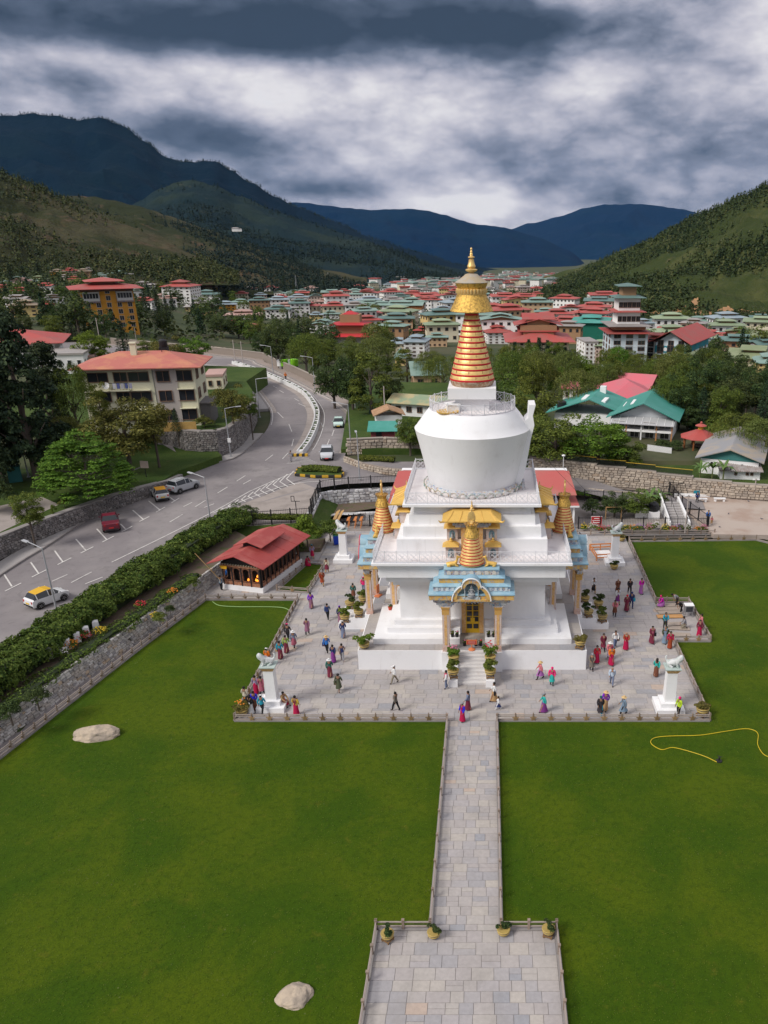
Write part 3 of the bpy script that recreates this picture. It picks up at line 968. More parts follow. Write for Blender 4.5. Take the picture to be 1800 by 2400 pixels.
# ---- a porch, built once facing the viewer, then turned for the two flanks
BLUEF=BLUE
def skin_obj(verts,edges,radii,root=0,sub=1):
 """continuous surface grown over a skeleton"""
 me=bpy.data.meshes.new('skin_source')
 me.from_pydata(verts,edges,[])
 o=bpy.data.objects.new('skin_source',me)
 col.objects.link(o)
 sm=o.modifiers.new('s','SKIN')
 sm.use_smooth_shade=True
 for i,r in enumerate(radii):
  sv=me.skin_vertices[0].data[i]
  sv.radius=r if isinstance(r,tuple)else(r,r)
  sv.use_root=(i==root)
 if sub:
  ms=o.modifiers.new('d','SUBSURF')
  ms.levels=ms.render_levels=sub
 dg=bpy.context.evaluated_depsgraph_get()
 res=bpy.data.meshes.new_from_object(o.evaluated_get(dg))
 bpy.data.objects.remove(o)
 bpy.data.meshes.remove(me)
 return res
def deer_mesh():
 V=[(0,0,.26),(.32,0,.28),(-.34,0,.24),(.46,0,.52),(.50,0,.80),(.66,0,.84),(.80,0,.80),(.50,.10,1.0),(.50,-.10,1.0),(.38,.17,.10),(.62,.19,.06),(.38,-.17,.10),(.62,-.19,.06),(-.30,.2,.10),(-.05,.24,.06),(-.30,-.2,.10),(-.05,-.24,.06),(-.48,0,.34)]
 E_=[(0,1),(0,2),(1,3),(3,4),(4,5),(5,6),(4,7),(4,8),(1,9),(9,10),(1,11),(11,12),(2,13),(13,14),(2,15),(15,16),(2,17)]
 R_=[.19,.17,.20,.10,.095,.08,.05,.03,.03,.08,.05,.08,.05,.1,.06,.1,.06,.03]
 me=skin_obj(V,E_,R_)
 me.name='deer'
 me.materials.clear()
 me.materials.append(GOLDP)
 return me
DEER=deer_mesh()
def cone_spire(parent,z,y,s=1.0):
 c=thing
 p=part('cone',MB().lathe([(1.18,0),(1.30,.06),(1.40,.20)],32),GOLD,parent,(0,y,z),smooth=True)
 n=9
 for i in range(n):
  z0=.2+i*.235
  r0=1.40-i*.083
  part('ring_band',MB().lathe([(r0-.05,z0-.02),(r0+.025,z0-.01),(r0+.035,z0+.02),(r0+.02,z0+.055),(r0-.1,z0+.06)],32,cap=False),RED,p,smooth=True)
  part('cone_ring',MB().lathe([(r0-.06,z0+.054),(r0+.012,z0+.06),(r0-.02,z0+.15),(r0-.08,z0+.234),(r0-.2,z0+.236)],32,cap=False),GOLD,p,smooth=True)
 zt_=.2+n*.235
 part('cone_skirt',MB().lathe([(.5,zt_-.05),(.80,zt_-.04),(.86,zt_),(.74,zt_+.28),(.58,zt_+.56),(.55,zt_+.66),(.68,zt_+.92),(.70,zt_+.96),(.5,zt_+.94)],32),GOLDE,p,smooth=True)
 pt=MB().ico((0,0,0),.12,1,(1,1,.8)).mesh('cone_petal',mat('tarnished_gilding',(.45,.28,.12),.5,metal=.6),True)
 for k in range(12):
  a=2*pi*k/12
  link('cone_petal',pt,p,(.68*cos(a),.68*sin(a),zt_+.97))
 mb=MB().tube([(-.42,0,zt_+1.62),(-.36,0,zt_+1.32),(-.16,0,zt_+1.08),(.16,0,zt_+1.08),(.36,0,zt_+1.32),(.42,0,zt_+1.62)],[.03,.10,.15,.15,.10,.03],8)
 mb.lathe([(.12,zt_+.9),(.2,zt_+1.0),(.1,zt_+1.2)],12)
 o0=len(mb.v)
 mb.lathe([(.05,-.09),(.34,-.08),(.37,0),(.34,.08),(.05,.09)],24)
 for i in range(o0,len(mb.v)):
  x,yy,zz=mb.v[i]
  mb.v[i]=(x,zz,yy+zt_+1.62)
 mb.ico((0,0,zt_+2.08),.12,1,(1,1,1.3))
 part('sun_and_moon',mb,GOLD,p,smooth=True)
 p.scale=(.70,.70,1.0)
 return p
def porch():
 P=[]
 R0=link('porch',None,CH)
 # two front pillars, two rear pillars
 for x,y in((-2.05,-9.05),(2.05,-9.05),(-2.05,-6.9),(2.05,-6.9)):
  pb=part('pillar',MB().box(-.25,.25,-.25,.25,1.78,5.35),PALEP,R0,(x,y,0))
  part('pillar_base',MB().frus(.29,.27,1.78,2.3),painted_pink,pb)
  part('pillar_panel',MB().box(-.11,.11,-.268,-.25,2.35,5.0).box(-.11,.11,.25,.268,2.35,5.0).box(-.268,-.25,-.11,.11,2.35,5.0).box(.25,.268,-.11,.11,2.35,5.0),ORANGEP,pb)
  part('pillar_collar',MB().frus(.27,.29,5.0,5.35).frus(.25,.34,5.35,5.62),mat('ochre_paint',(.58,.34,.10),.7,var=.15,scale=8),pb)
  mb=MB()
  for k,(hw,z0)in enumerate(((.42,5.62),(.62,5.82),(.85,6.02))):
   mb.box(-hw,hw,-.22,.22,z0,z0+.17)
   for e in(-1,1):
    mb.lathe([(.02,-.22),(.09,-.2),(.1,0),(.09,.2),(.02,.22)],8,(0,0,0))
    for q in range(len(mb.v)-40,len(mb.v)):
     vx,vy,vz=mb.v[q]
     mb.v[q]=(vx+e*hw,vz,vy+z0+.08)
  part('capital',mb,FRIEZE,pb,smooth=True)
  part('pedestal',MB().box(-.36,.36,-.42,.3,0,1.78)if y<-8 else MB().box(-.32,.32,-.32,.32,1.7,1.8),WHITE,pb)
 part('beam',MB().box(-2.9,2.9,-9.3,-8.8,6.19,6.38).box(-2.9,-2.5,-8.8,-5.9,6.19,6.38).box(2.5,2.9,-8.8,-5.9,6.19,6.38),FRIEZE,R0)
 bead=MB().ico((0,0,0),.12,1).mesh('boss',FRIEZE,True)
 for k in range(15):
  x=-1.75+k*.25
  link('boss',bead,R0,(x,-9.22,6.03+.10*abs(x)*.4))
 part('architrave',MB().box(-3.27,3.27,-9.62,-5.88,6.38,6.78),OCHRE,R0)
 part('roof_ledge',MB().box(-3.33,3.33,-9.68,-5.88,6.78,6.83),BLUEF,R0)
 for hw,yf,z0,z1,mm in((2.95,-9.2,6.95,7.33,FRIEZE),(2.5,-9.02,7.56,7.95,OCHRE),(2.08,-8.85,8.16,8.56,FRIEZE)):
  part('roof_tier',MB().box(-hw,hw,yf,-5.88,z0,z1),mm,R0)
 for hw0,hw1,y0,y1,z0,z1 in((3.33,2.96,-9.68,-9.21,6.83,6.95),(3.02,2.51,-9.28,-9.03,7.33,7.56),(2.58,2.09,-9.1,-8.86,7.95,8.16)):
  mb=MB()
  mb.add([(-hw0,y0,z0),(hw0,y0,z0),(hw0,-5.87,z0),(-hw0,-5.87,z0),(-hw0,y0,z0+.05),(hw0,y0,z0+.05),(hw0,-5.87,z0+.05),(-hw0,-5.87,z0+.05),(-hw1,y1,z1),(hw1,y1,z1),(hw1,-5.87,z1),(-hw1,-5.87,z1)],[(3,2,1,0),(0,1,5,4),(1,2,6,5),(2,3,7,6),(3,0,4,7),(4,5,9,8),(5,6,10,9),(6,7,11,10),(7,4,8,11),(8,9,10,11)])
  part('roof_skirt',mb,BLUEF,R0)
 part('roof_top',MB().box(-2.14,2.14,-8.9,-5.88,8.56,8.64),BLUEF,R0)
 # small painted arches along the front tiers
 arch=MB().ext([(-.16,0),(.16,0),(.16,.18),(.10,.27),(0,.31),(-.10,.27),(-.16,.18)],-.02,.02).mesh('arch_panel',mat('pale_arch',(.62,.58,.52),.7),False)
 for k in range(7):
  link('arch_panel',arch,R0,(-1.74+k*.58,-8.87,8.2))
 star_=MB().ext([(-.12,0),(.12,0),(.07,.15),(.12,.3),(-.12,.3),(-.07,.15)],-.02,.02).mesh('lattice_panel',mat('pale_lattice',(.58,.62,.64),.7),False)
 for k in range(14):
  link('lattice_panel',star_,R0,(-2.66+k*.41,-9.22,6.99))
  # trefoil arch over the entrance
 def tref(r1,r2,zc1,zc2,n=10):
  a0=[]
  th=math.acos(min(1,r2/r1))*.95
  for k in range(n+1):
   a=(pi/2-(pi/2-th))*k/n
   a0.append((r1*cos(a),zc1+r1*sin(a)))
  jx,jz=a0[-1]
  for k in range(n*2+1):
   a=-.12+(pi+.24)*k/(2*n)
   a0.append((r2*cos(a),zc2+r2*sin(a)))
  return a0+[(-x,z)for x,z in reversed(a0[:n+1])]
 outer=tref(1.46,.72,6.36,7.50)
 inner=tref(1.14,.50,6.48,7.36)
 inner=inner[:]
 nO=len(outer)
 mb=MB()
 vs=[(x,-9.78,z)for x,z in outer]+[(x,-9.78,z)for x,z in inner]
 mb.add(vs,[(i,i+1,nO+i+1,nO+i)for i in range(nO-1)])
 vs=[(x,-9.78,z)for x,z in inner]+[(x,-9.35,z)for x,z in inner]
 mb.add(vs,[(i,i+1,nO+i+1,nO+i)for i in range(nO-1)])
 mb.box(-1.46,1.46,-9.78,-9.64,6.34,6.50)
 part('arch_face',mb,OCHRE,R0)
 mb=MB()
 up=[(x*1.03,z+.04)for x,z in outer]
 vs=[(x,-9.80,z)for x,z in up]+[(x,-6.0,z)for x,z in up]
 mb.add(vs,[(i+1,i,nO+i,nO+i+1)for i in range(nO-1)])
 part('arch_vault',mb,BLUEF,R0,smooth=True)
 mb=MB()
 mb.tube([(x*1.02,-9.80,z+.02)for x,z in outer],.055,5)
 part('arch_rim',mb,WHITE2,R0)
 part('arch_back',MB().ext([(x,z)for x,z in inner],-9.36,-9.34),mat('blue_grey_recess',(.16,.27,.33),.8,c2=(.30,.42,.46),scale=1.5),R0)
 # statue in its own niche
 part('statue_frame',MB().box(-.54,-.48,-9.76,-9.40,6.50,7.5).box(.48,.54,-9.76,-9.40,6.50,7.5).box(-.66,.66,-9.76,-9.40,6.50,6.66),mat('pale_blue_stone',(.45,.50,.52),.7),R0)
 mb=MB()
 mb.lathe([(.42,6.72),(.45,6.8),(.34,6.9),(.40,6.98),(.30,7.06),(.18,7.3),(.21,7.45),(.09,7.52),(.12,7.6),(.13,7.68),(.08,7.76),(.02,7.86)],16,(0,-9.55,0))
 mb.tube([(-.18,-9.6,7.42),(-.32,-9.66,7.25),(-.12,-9.72,7.12)],.05,6)
 mb.tube([(.18,-9.6,7.42),(.32,-9.66,7.25),(.12,-9.72,7.12)],.05,6)
 mb.v=[(x*.78,(y+9.55)*.78-9.55,6.66+(z-6.72)*.86)for x,y,z in mb.v]
 part('statue',mb,mat('grey_statue',(.35,.36,.36),.7,c2=(.16,.17,.2),scale=6,bump=.6),R0,smooth=True)
 mb=MB()
 for k in range(13):
  a=pi*k/12
  mb.tube([(.42*cos(a),-9.40,7.25+.5*sin(a)),(.62*cos(a),-9.40,7.25+.68*sin(a))],.03,4)
 mb.tube([(.5*cos(pi*k/12),-9.41,7.2+.62*sin(pi*k/12))for k in range(13)],.03,5)
 mb.v=[(x*.74,y,6.66+(z-6.72)*.86)for x,y,z in mb.v]
 part('statue_halo',mb,mat('grey_statue',(.3,.3,.3)),R0)
 cone_spire(R0,8.64,-7.75)
 for e in(-1,1):
  d=link('deer',DEER,R0,(e*1.55,-8.2,8.64),0 if e<0 else pi)
  d.scale=(.9,.9,.9)
  # doorway at the back of the porch
 df=part('door_frame',MB().box(-.90,-.56,-6.03,-5.8,1.8,4.9).box(.56,.90,-6.03,-5.8,1.8,4.9).box(-.56,.56,-6.03,-5.8,4.55,4.9),ORANGEP,R0)
 dl=part('door',MB().box(-.56,.56,-5.985,-5.9,1.8,4.55),mat('yellow_door_paint',(.58,.36,.02),.5,var=.1,scale=4),R0)
 pane=MB().box(-.21,.21,-.012,.012,0,.42).mesh('pane',DARKGLASS)
 for r in range(5):
  for e in(-1,1):
   link('pane',pane,dl,(e*.265,-5.99,2.35+r*.5-(.14 if r==0 else .0)))
 part('door_lock_plate',MB().box(-.17,.17,-6.01,-5.985,2.78,3.2),mat('yellow_door_paint',(0,0,0)),dl)
 # stairs between two stepped piers
 sm=mat('marble_step',(.62,.60,.59),.6,c2=(.52,.44,.38),scale=1.1,thr=(.55,.8),coord='World')
 for k in range(9):
  part('step',MB().box(-1.08,1.08,-11.5+k*.265,-9.1,k*.1956 if k else .046,(k+1)*.1956),sm,R0)
 for e in(-1,1):
  xa,xb=sorted((e*1.085,e*1.78))
  part('stair_pier',MB().box(xa,xb,-10.85,-9.125,0,1.12).box(xa+.001,xb-.001,-11.95,-10.852,0,.62),WHITE,R0)
  # upper shrine with a gilded roof
 ud=part('shrine_door',MB().box(-.86,.86,-6.2,-5.4,8.68,11.2),ORANGEP,R0)
 part('shrine_door_leaf',MB().box(-.52,.52,-6.22,-6.19,8.7,11.0),mat('yellow_door_paint',(0,0,0)),ud)
 for r in range(5):
  for e in(-1,1):
   link('pane',pane,ud,(e*.25,-6.23,8.9+r*.42))
 part('shrine_frieze',MB().box(-1.5,1.5,-6.35,-5.0,11.3,11.5).box(-1.3,1.3,-6.28,-5.0,11.12,11.3),FRIEZE,R0)
 dent=MB().box(-.06,.06,-.05,.05,0,.13).mesh('dentil',DARK)
 for k in range(11):
  link('dentil',dent,R0,(-1.25+k*.25,-6.38,11.5))
 mb=MB()
 ev,rd=11.66,12.28
 mb.add([(-2.3,-6.75,ev),(2.3,-6.75,ev),(2.3,-5.0,ev),(-2.3,-5.0,ev),(-2.3,-6.75,ev+.10),(2.3,-6.75,ev+.10),(2.3,-5.0,ev+.2),(-2.3,-5.0,ev+.2),(-1.75,-6.2,ev+.38),(1.75,-6.2,ev+.38),(-1.5,-5.7,rd),(1.5,-5.7,rd),(1.5,-5.0,rd),(-1.5,-5.0,rd)],[(3,2,1,0),(0,1,5,4),(1,2,6,5),(3,0,4,7),(4,5,9,8),(8,9,11,10),(5,6,12,11,9),(7,4,8,10,13),(10,11,12,13)])
 gr=part('gilded_roof',mb,GOLDP,R0)
 for k in range(5):
  x=-1.6+.8*k
  part('roof_rib',MB().tube([(x*.9,-5.72,rd+.02),(x,-6.2,ev+.40),(x*1.18,-6.74,ev+.12)],.035,4),GOLDP,gr)
 for e in(-1,1):
  part('roof_corner',MB().tube([(e*2.2,-6.7,ev+.06),(e*2.42,-6.86,ev+.08),(e*2.55,-6.95,ev+.26)],[.08,.07,.03],6),GOLDP,gr)
 part('roof_pinnacle',MB().lathe([(.16,rd),(.2,rd+.1),(.1,rd+.18),(.14,rd+.26),(.07,rd+.34),(.1,rd+.42),(.05,rd+.5),(.06,rd+.6),(.01,rd+.85)],12,(0,-5.6,0)),GOLD,gr,smooth=True)
 # four small golden-roofed niches
 for e in(-1,1):
  for x,y,z in((1.55,-5.75,10.03),(1.66,-6.25,8.68)):
   nb_=part('small_shrine',MB().box(-.42,.42,-.32,.4,0,1.0),PALEP,R0,(e*x,y,z))
   part('small_shrine_niche',MB().ext([(-.22,.12),(.22,.12),(.22,.6),(.1,.78),(-.1,.78),(-.22,.6)],-.335,-.318),mat('blue_grey_recess',(0,0,0)),nb_)
   part('small_statue',MB().lathe([(.14,.14),(.16,.2),(.1,.3),(.12,.42),(.06,.5),(.08,.58),(.02,.66)],8,(0,-.36,0)),mat('grey_statue',(0,0,0)),nb_,smooth=True)
   part('small_roof',MB().frus(.66,.62,1.0,1.07,hb2=.6,ht2=.56).frus(.62,.22,1.07,1.28,hb2=.56,ht2=.2).lathe([(.14,1.26),(.18,1.34),(.08,1.42),(.1,1.48),(.01,1.62)],10),GOLDP,nb_,smooth=30)
 return R0
painted_pink=painted('pink_painted_base',[(.60,.38,.30),(.62,.46,.40),(.56,.50,.46),(.50,.34,.30),(.60,.44,.34)],7)
R0=porch()
for a in(pi/2,-pi/2):
 q=copy_tree(R0,CH)
 q.rotation_euler=(0,0,a)
 if a<0:
  for ch in q.children:
   if ch.name.startswith('arch_rim'):
    ch.data=ch.data.copy()
    ch.data.materials[0]=mat('pink_red_paint',(.62,.07,.10),.6)
    # ------------------------------------------------------------------ stone walls
WALLTONES=[(0,(.40,.38,.36)),(.15,(.50,.48,.46)),(.3,(.32,.31,.31)),(.45,(.56,.54,.51)),(.6,(.44,.40,.36)),(.75,(.60,.58,.56)),(.88,(.38,.35,.32)),(.96,(.48,.38,.28))]
GREYTONES=[(0,(.20,.18,.17)),(.2,(.25,.23,.22)),(.4,(.17,.16,.155)),(.6,(.29,.27,.26)),(.8,(.22,.20,.19)),(.93,(.33,.31,.29))]
BUFFTONES=[(0,(.40,.34,.28)),(.2,(.47,.40,.33)),(.4,(.35,.30,.25)),(.6,(.50,.43,.35)),(.8,(.43,.36,.29)),(.93,(.36,.28,.21))]
LIMETONES=[(0,(.50,.50,.52)),(.2,(.62,.62,.63)),(.4,(.42,.42,.45)),(.6,(.68,.68,.69)),(.8,(.36,.35,.36)),(.93,(.55,.53,.52))]
ST_OBJ=stone_mat('wall_stone','object',(.22,.20,.18),WALLTONES)
ST_T={'wall':stone_mat('wall_stones','tone',(.22,.20,.18),WALLTONES),'grey':stone_mat('grey_wall_stones','tone',(.13,.12,.11),GREYTONES),'buff':stone_mat('buff_wall_stones','tone',(.24,.20,.17),BUFFTONES),'lime':stone_mat('limewashed_stones','tone',(.55,.54,.53),LIMETONES)}
MORTAR={'wall':mat('wall_mortar',(.13,.115,.10),.95),'grey':mat('grey_mortar',(.10,.09,.085),.95),'buff':mat('buff_mortar',(.25,.21,.18),.95),'lime':mat('limewash_mortar',(.52,.51,.51),.95,c2=(.30,.29,.28),scale=.6)}
rs=random.Random(3)
protos=[]
for k in range(8):
 j=lambda a:rs.uniform(-a,a)
 vs=[(sx*.5*(1+j(.16)),sy*.5,sz*.5*(1+j(.2)))for sy in(-1,1)for sx,sz in((-1,-1),(1,-1),(1,1),(-1,1))]
 vs=[(x*(.84 if y<0 else 1),y*(1+j(.3))if y<0 else y,z*(.82 if y<0 else 1))for x,y,z in vs]
 protos.append((vs,[(0,1,2,3),(7,6,5,4),(0,4,5,1),(1,5,6,2),(2,6,7,3),(3,7,4,0)]))
PRO_ME=[]
for vs,fs in protos:
 PRO_ME.append(MB().add(vs,fs).mesh('stone',ST_OBJ))
def stone_wall(name,label,pts,zt,tone,sw=(.3,.6),sh=(.16,.26),thick=.6,single=0,batter=0.0,group=None,cap=None,side=1):
 """pts: base line (x, y, z) left to right as seen from the face; zt: top heights. The face looks to the right of travel when side = 1."""
 T=thing(name,label,'wall',(0,0,0),0,group)
 pts=[Vector(p)for p in pts]
 core=MB()
 mbs,tones,singles=MB(),[],[]
 rr=random.Random(len(pts)*17+int(abs(pts[0].x)*3))
 for(a,ha),(c,hc)in zip(zip(pts,zt),zip(pts[1:],zt[1:])):
  d=Vector((c.x-a.x,c.y-a.y,0))
  L=d.length
  d.normalize()
  nrm=Vector((d.y,-d.x,0))*side
  back=-nrm*thick
  bt=-nrm*batter
  q=[(a.x,a.y,a.z-.3),(c.x,c.y,c.z-.3),(c.x+back.x,c.y+back.y,c.z-.3),(a.x+back.x,a.y+back.y,a.z-.3),(a.x+bt.x,a.y+bt.y,ha),(c.x+bt.x,c.y+bt.y,hc),(c.x+back.x,c.y+back.y,hc),(a.x+back.x,a.y+back.y,ha)]
  core.add(q,[(3,2,1,0),(4,5,6,7),(0,1,5,4),(1,2,6,5),(2,3,7,6),(3,0,4,7)])
  hm=max(ha-a.z,hc-c.z)
  row,z=0,0.0
  while z<hm:
   hh=rr.uniform(*sh)
   s=rr.uniform(-.2,0)
   while s<L:
    w_=rr.uniform(*sw)
    t=(s+w_/2)/L
    if 0<t<1:
     zb=a.z+(c.z-a.z)*t
     ztop=ha+(hc-ha)*t
     zc=zb+z+hh/2
     if zc<ztop+.02:
      f=(zc-zb)/max(.1,ztop-zb)
      p=a+d*(s+w_/2)+bt*f
      dep=rr.uniform(.10,.22)
      p=Vector((p.x,p.y,zc))+nrm*(dep*.30)
      singles.append((p,w_*.95,dep,hh*.92,atan2(d.y,d.x)+(0 if side==1 else pi)))
    s+=w_
   z+=hh
 part('core',core,MORTAR[tone],T)
 if single:
  singles.sort(key=lambda s_:(s_[0]-Vector((CX,CY,CZ))).length)
  for p,w_,dep,hh,a in singles[:single]:
   o=link('stone',PRO_ME[rr.randrange(8)],T,p,a)
   o.scale=(w_,dep,hh)
  singles=singles[single:]
 for p,w_,dep,hh,a in singles:
  vs,fs=protos[rr.randrange(8)]
  k,q=cos(a),sin(a)
  mbs.add([(p.x+k*x*w_-q*y*dep,p.y+q*x*w_+k*y*dep,p.z+z*hh)for x,y,z in vs],fs)
  t=rr.random()
  tones+=[t]*len(fs)
 if mbs.f:
  me=mbs.mesh('stones',ST_T[tone])
  me.attributes.new('tone','FLOAT','FACE').data.foreach_set('value',tones)
  part('stones',me,None,T,kind='stuff')
 if cap:
  mb=MB()
  for(a,ha),(c,hc)in zip(zip(pts,zt),zip(pts[1:],zt[1:])):
   d=(c-a)
   d.z=0
   d.normalize()
   nrm=Vector((d.y,-d.x,0))*side
   m_=-nrm*(thick/2+batter/2)
   mb.bar((a.x+m_.x,a.y+m_.y,ha+.07),(c.x+m_.x,c.y+m_.y,hc+.07),thick+.16-batter*.5,.14)
  part('coping',mb,cap,T)
 return T
 # garden wall between the lawn and the road
WL=[Vector((-34.8,-32,0)),Vector((-32.45,-19.6,0)),Vector((-31.5,-15.5,0)),Vector((-30.5,-10.5,0)),Vector((-29.2,-5.0,0)),Vector((-27.9,.6,0)),Vector((-26.5,7.0,0)),Vector((-25.2,13.0,0)),Vector((-24.4,17.5,0))]
stone_wall('garden_wall','low dry stone wall of pale rough blocks below the hedge along the lawn path',WL[::-1],[1.45,1.5,1.55,1.6,1.6,1.62,1.6,1.62,1.6],'wall',(.28,.62),(.13,.24),.7,single=300,batter=.35,side=-1)
mb=MB()
for p in WL:
 mb.v+=[(p.x+.05,p.y,.03),(p.x+1.15,p.y-.2,.03)]
for i in range(len(WL)-1):
 mb.f.append((2*i,2*i+1,2*i+3,2*i+2))
 mb.mi.append(0)
struct('garden_path',mb,mat('path_flagstone',(.27,.245,.24),.85,c2=(.20,.18,.18),scale=1.1,thr=(.4,.6),bump=.2,coord='World'))
SOIL=mat('planting_soil',(.13,.095,.07),.95,c2=(.09,.10,.04),scale=1.5,thr=(.5,.65),bump=.4,coord='World')
bed=[(p.x-.4,p.y,1.56 if i else 1.56)for i,p in enumerate(WL)]
bk=[(-36.9,-32),(-36.6,-19),(-36.1,-13),(-35.7,-8),(-34.9,-3),(-33.6,4),(-32.2,11),(-30.9,17.5),(-29.7,22.5)]
mb=MB()
for(x,y,z),(X,Y)in zip(bed,bk):
 mb.v+=[(x,y,z),(X,Y,zr(Y)+.05)]
for i in range(len(bed)-1):
 mb.f.append((2*i+1,2*i,2*i+2,2*i+3))
 mb.mi.append(0)
struct('planting_bed',mb,SOIL)
struct('verge',MB().prism([(-26.0,18.6),(-24.5,17.3),(-17.3,17.5),(-17.3,20.6),(-18.2,20.4)],.0,.55),SOIL)
bkz=[(-31.2,21.5),(-27.4,21.0),(-19.2,22.6),(-19.4,29.0),(-20.5,33.0)]
bko=[(-29.8,19.0),(-26.0,18.6),(-18.2,20.4),(-17.2,28.0),(-17.2,32.5)]
mb=MB()
for(x,y),(X,Y)in zip(bkz,bko):
 mb.v+=[(x,y,zr(y)+.02),(X,Y,1.5 if X<-29 else .5)]
mb.f=[(2*i,2*i+1,2*i+3,2*i+2)for i in range(4)]
mb.mi=[0]*4
struct('bank',mb,ROUGH)
# road wall on the far side and the raised green above it
wl_px=[(0,1311),(90,1270),(181,1231),(275,1192),(345,1166),(398,1144),(428,1122)]
wb=[Vector((-51.2,-45,zr(-45))),Vector((-50.6,-15,zr(-15)))]+[atr(u,v)for u,v in wl_px]
wt=[3.7,3.6]+[3.6,3.6,3.6,3.6,3.5,3.2,2.9]
stone_wall('road_wall','long grey rubble retaining wall beside the parking bays',wb,wt,'grey',(.25,.5),(.16,.28),.6,side=1,cap=mat('wall_coping',(.27,.25,.24),.9,var=.2,scale=1,coord='World'))
poly=[(p.x-.5,p.y)for p in wb]+[(-36.5,47),(-41.5,56),(-47,62),(-58,62),(-110,58),(-120,-45)]
struct('roadside_green',MB().prism(poly,-.5,3.45),ROUGH)
struct('upper_lane',MB().add([(-51.6,4,3.47),(-50.0,15,3.47),(-48.5,24,3.47),(-52,27,3.47),(-60,18,3.47),(-80,10,3.47),(-80,4,3.47)],[(0,1,2,3,4,5,6)]),DUST)
dr=[atr(452,1108),atr(500,1082),atr(470,1080),atr(432,1062),atr(398,1044),atr(378,1052),atr(415,1074),atr(428,1090),atr(330,1112),atr(310,1121)]
struct('driveway',MB().add([(p.x,p.y,(road_z(p.x,p.y)+.03)if i<3 else(3.0 if i in(3,7)else 3.49))for i,p in enumerate(dr)],[(0,1,2,3,7),(3,4,5,6,7),(0,7,8,9)]),ASPH)
# curved retaining wall under the cream house
cw=[at(372,1046,3.2),at(398,1050,3.0),at(440,1068,2.7),at(477,1072,2.6),at(515,1071,2.6),at(545,1062,2.6),at(572,1040,2.6),at(590,1014,2.6),at(602,988,2.6),at(600,962,2.6),at(585,938,2.6)]
stone_wall('retaining_wall','tall curved dark stone retaining wall below the cream house at the road bend',cw,[6.3,6.3,6.3,6.3,6.3,6.3,6.3,6.2,6.0,5.6,5.0],'grey',(.3,.6),(.2,.34),.7,side=1,cap=mat('wall_coping',(0,0,0)))
struct('house_garden',MB().prism([(p.x-.4,p.y+.5)for p in cw]+[(-46,112),(-100,125),(-110,64)],0,6.15),ROUGH)
# limewashed retaining walls below the junction
UW=[at(730,1203,2.3),at(741,1180,2.4),at(752,1157,2.5),at(785,1152,2.5),at(818,1149,2.5),at(870,1146,2.5),at(935,1143,2.5)]
stone_wall('limewashed_wall','upper whitewashed stone wall under the black fence at the junction',[(p.x,p.y,.8)for p in UW],[p.z for p in UW],'lime',(.35,.8),(.25,.45),.6,side=1)
LW=[at(772,1226,0),at(800,1222,0),at(840,1220,0),at(900,1218,0)]
stone_wall('limewashed_wall','lower whitewashed stone wall behind the timber stack left of the shrine',[(p.x,p.y,0)for p in LW],[.95]*4,'lime',(.3,.7),(.2,.4),.5,side=1)
struct('wall_ledge',MB().prism([(LW[0].x-3,LW[0].y-1),(LW[0].x,LW[0].y+.3),(LW[1].x,LW[1].y+.3),(LW[2].x,LW[2].y+.3),(LW[3].x+4,LW[3].y+.3),(UW[6].x+4,UW[6].y),(UW[4].x,UW[4].y),(UW[2].x,UW[2].y),(UW[0].x,UW[0].y)],-.3,.86),SOIL)
struct('back_yard',MB().prism([(-17.3,24.6),(17.5,24.6),(17.5,25),(40,25),(60,25),(60,45),(14,48),(-10,48),(-17.3,33)],-.6,.03),mat('yard_concrete',(.30,.27,.25),.95,c2=(.24,.21,.19),scale=.4,thr=(.4,.65),bump=.2,coord='World'))
# long buff wall behind the grounds on the right
bx=[(1240,1119),(1326,1129),(1396,1137),(1464,1142),(1533,1149),(1620,1158),(1711,1166),(1800,1172),(1960,1186)]
bw=[at(u,v,.5)for u,v in bx]
tops=[3.4,3.35,3.15,2.95,2.75,2.45,2.3,2.1,2.0]
CAPB=mat('buff_coping',(.33,.29,.25),.9,var=.2,scale=1,coord='World')
for i in range(len(bw)-1):
 stone_wall('back_wall',['%s section of the long buff stone wall behind the grounds'%w_ for w_ in('first hidden-end','stepped topmost','second stepped','third stepped','fourth stepped','long lower','low far','end')][i]+('' if i<8 else ''),[bw[i],bw[i+1]],[tops[i]]*2,'buff',(.4,.9),(.22,.4),.6,side=1,group='sections of the buff back wall',cap=CAPB)
struct('upper_garden',MB().prism([(p.x,p.y+.5)for p in bw]+[(90,48),(90,62),(12,66),(-6,62),(bw[0].x-8,bw[0].y+2)],-.5,1.9),ROUGH)
stone_wall('low_wall','low rubble wall along the lane behind the shrubs',[at(1345,1156,.3),at(1420,1164,.3),at(1500,1166,.3)],[1.2,1.1,.9],'buff',(.3,.6),(.2,.3),.4,side=1)
# garden wall left of the dome, across the junction
gw=[at(815,1066,2.4),at(900,1062,2.4),at(1000,1064,2.4),at(1080,1066,2.4)]
stone_wall('garden_boundary_wall','grey boundary wall of the cottage garden across the junction',gw,[4.6,4.6,4.5,4.5],'buff',(.5,.9),(.3,.5),.5,side=1,cap=CAPB)
stone_wall('low_wall','low rubble wall at the corner of the junction',[at(808,1084,2.5),at(850,1101,2.4),at(905,1112,2.4),at(990,1120,2.3)],[3.3,3.3,3.3,3.2],'buff',(.35,.7),(.2,.34),.4,side=1)
struct('cottage_garden',MB().prism([(gw[0].x-1.0,gw[0].y+.3),(gw[3].x+14,gw[3].y+.3),(10,110),(-22,112),(-26.5,100)],-.5,3.2),ROUGH)
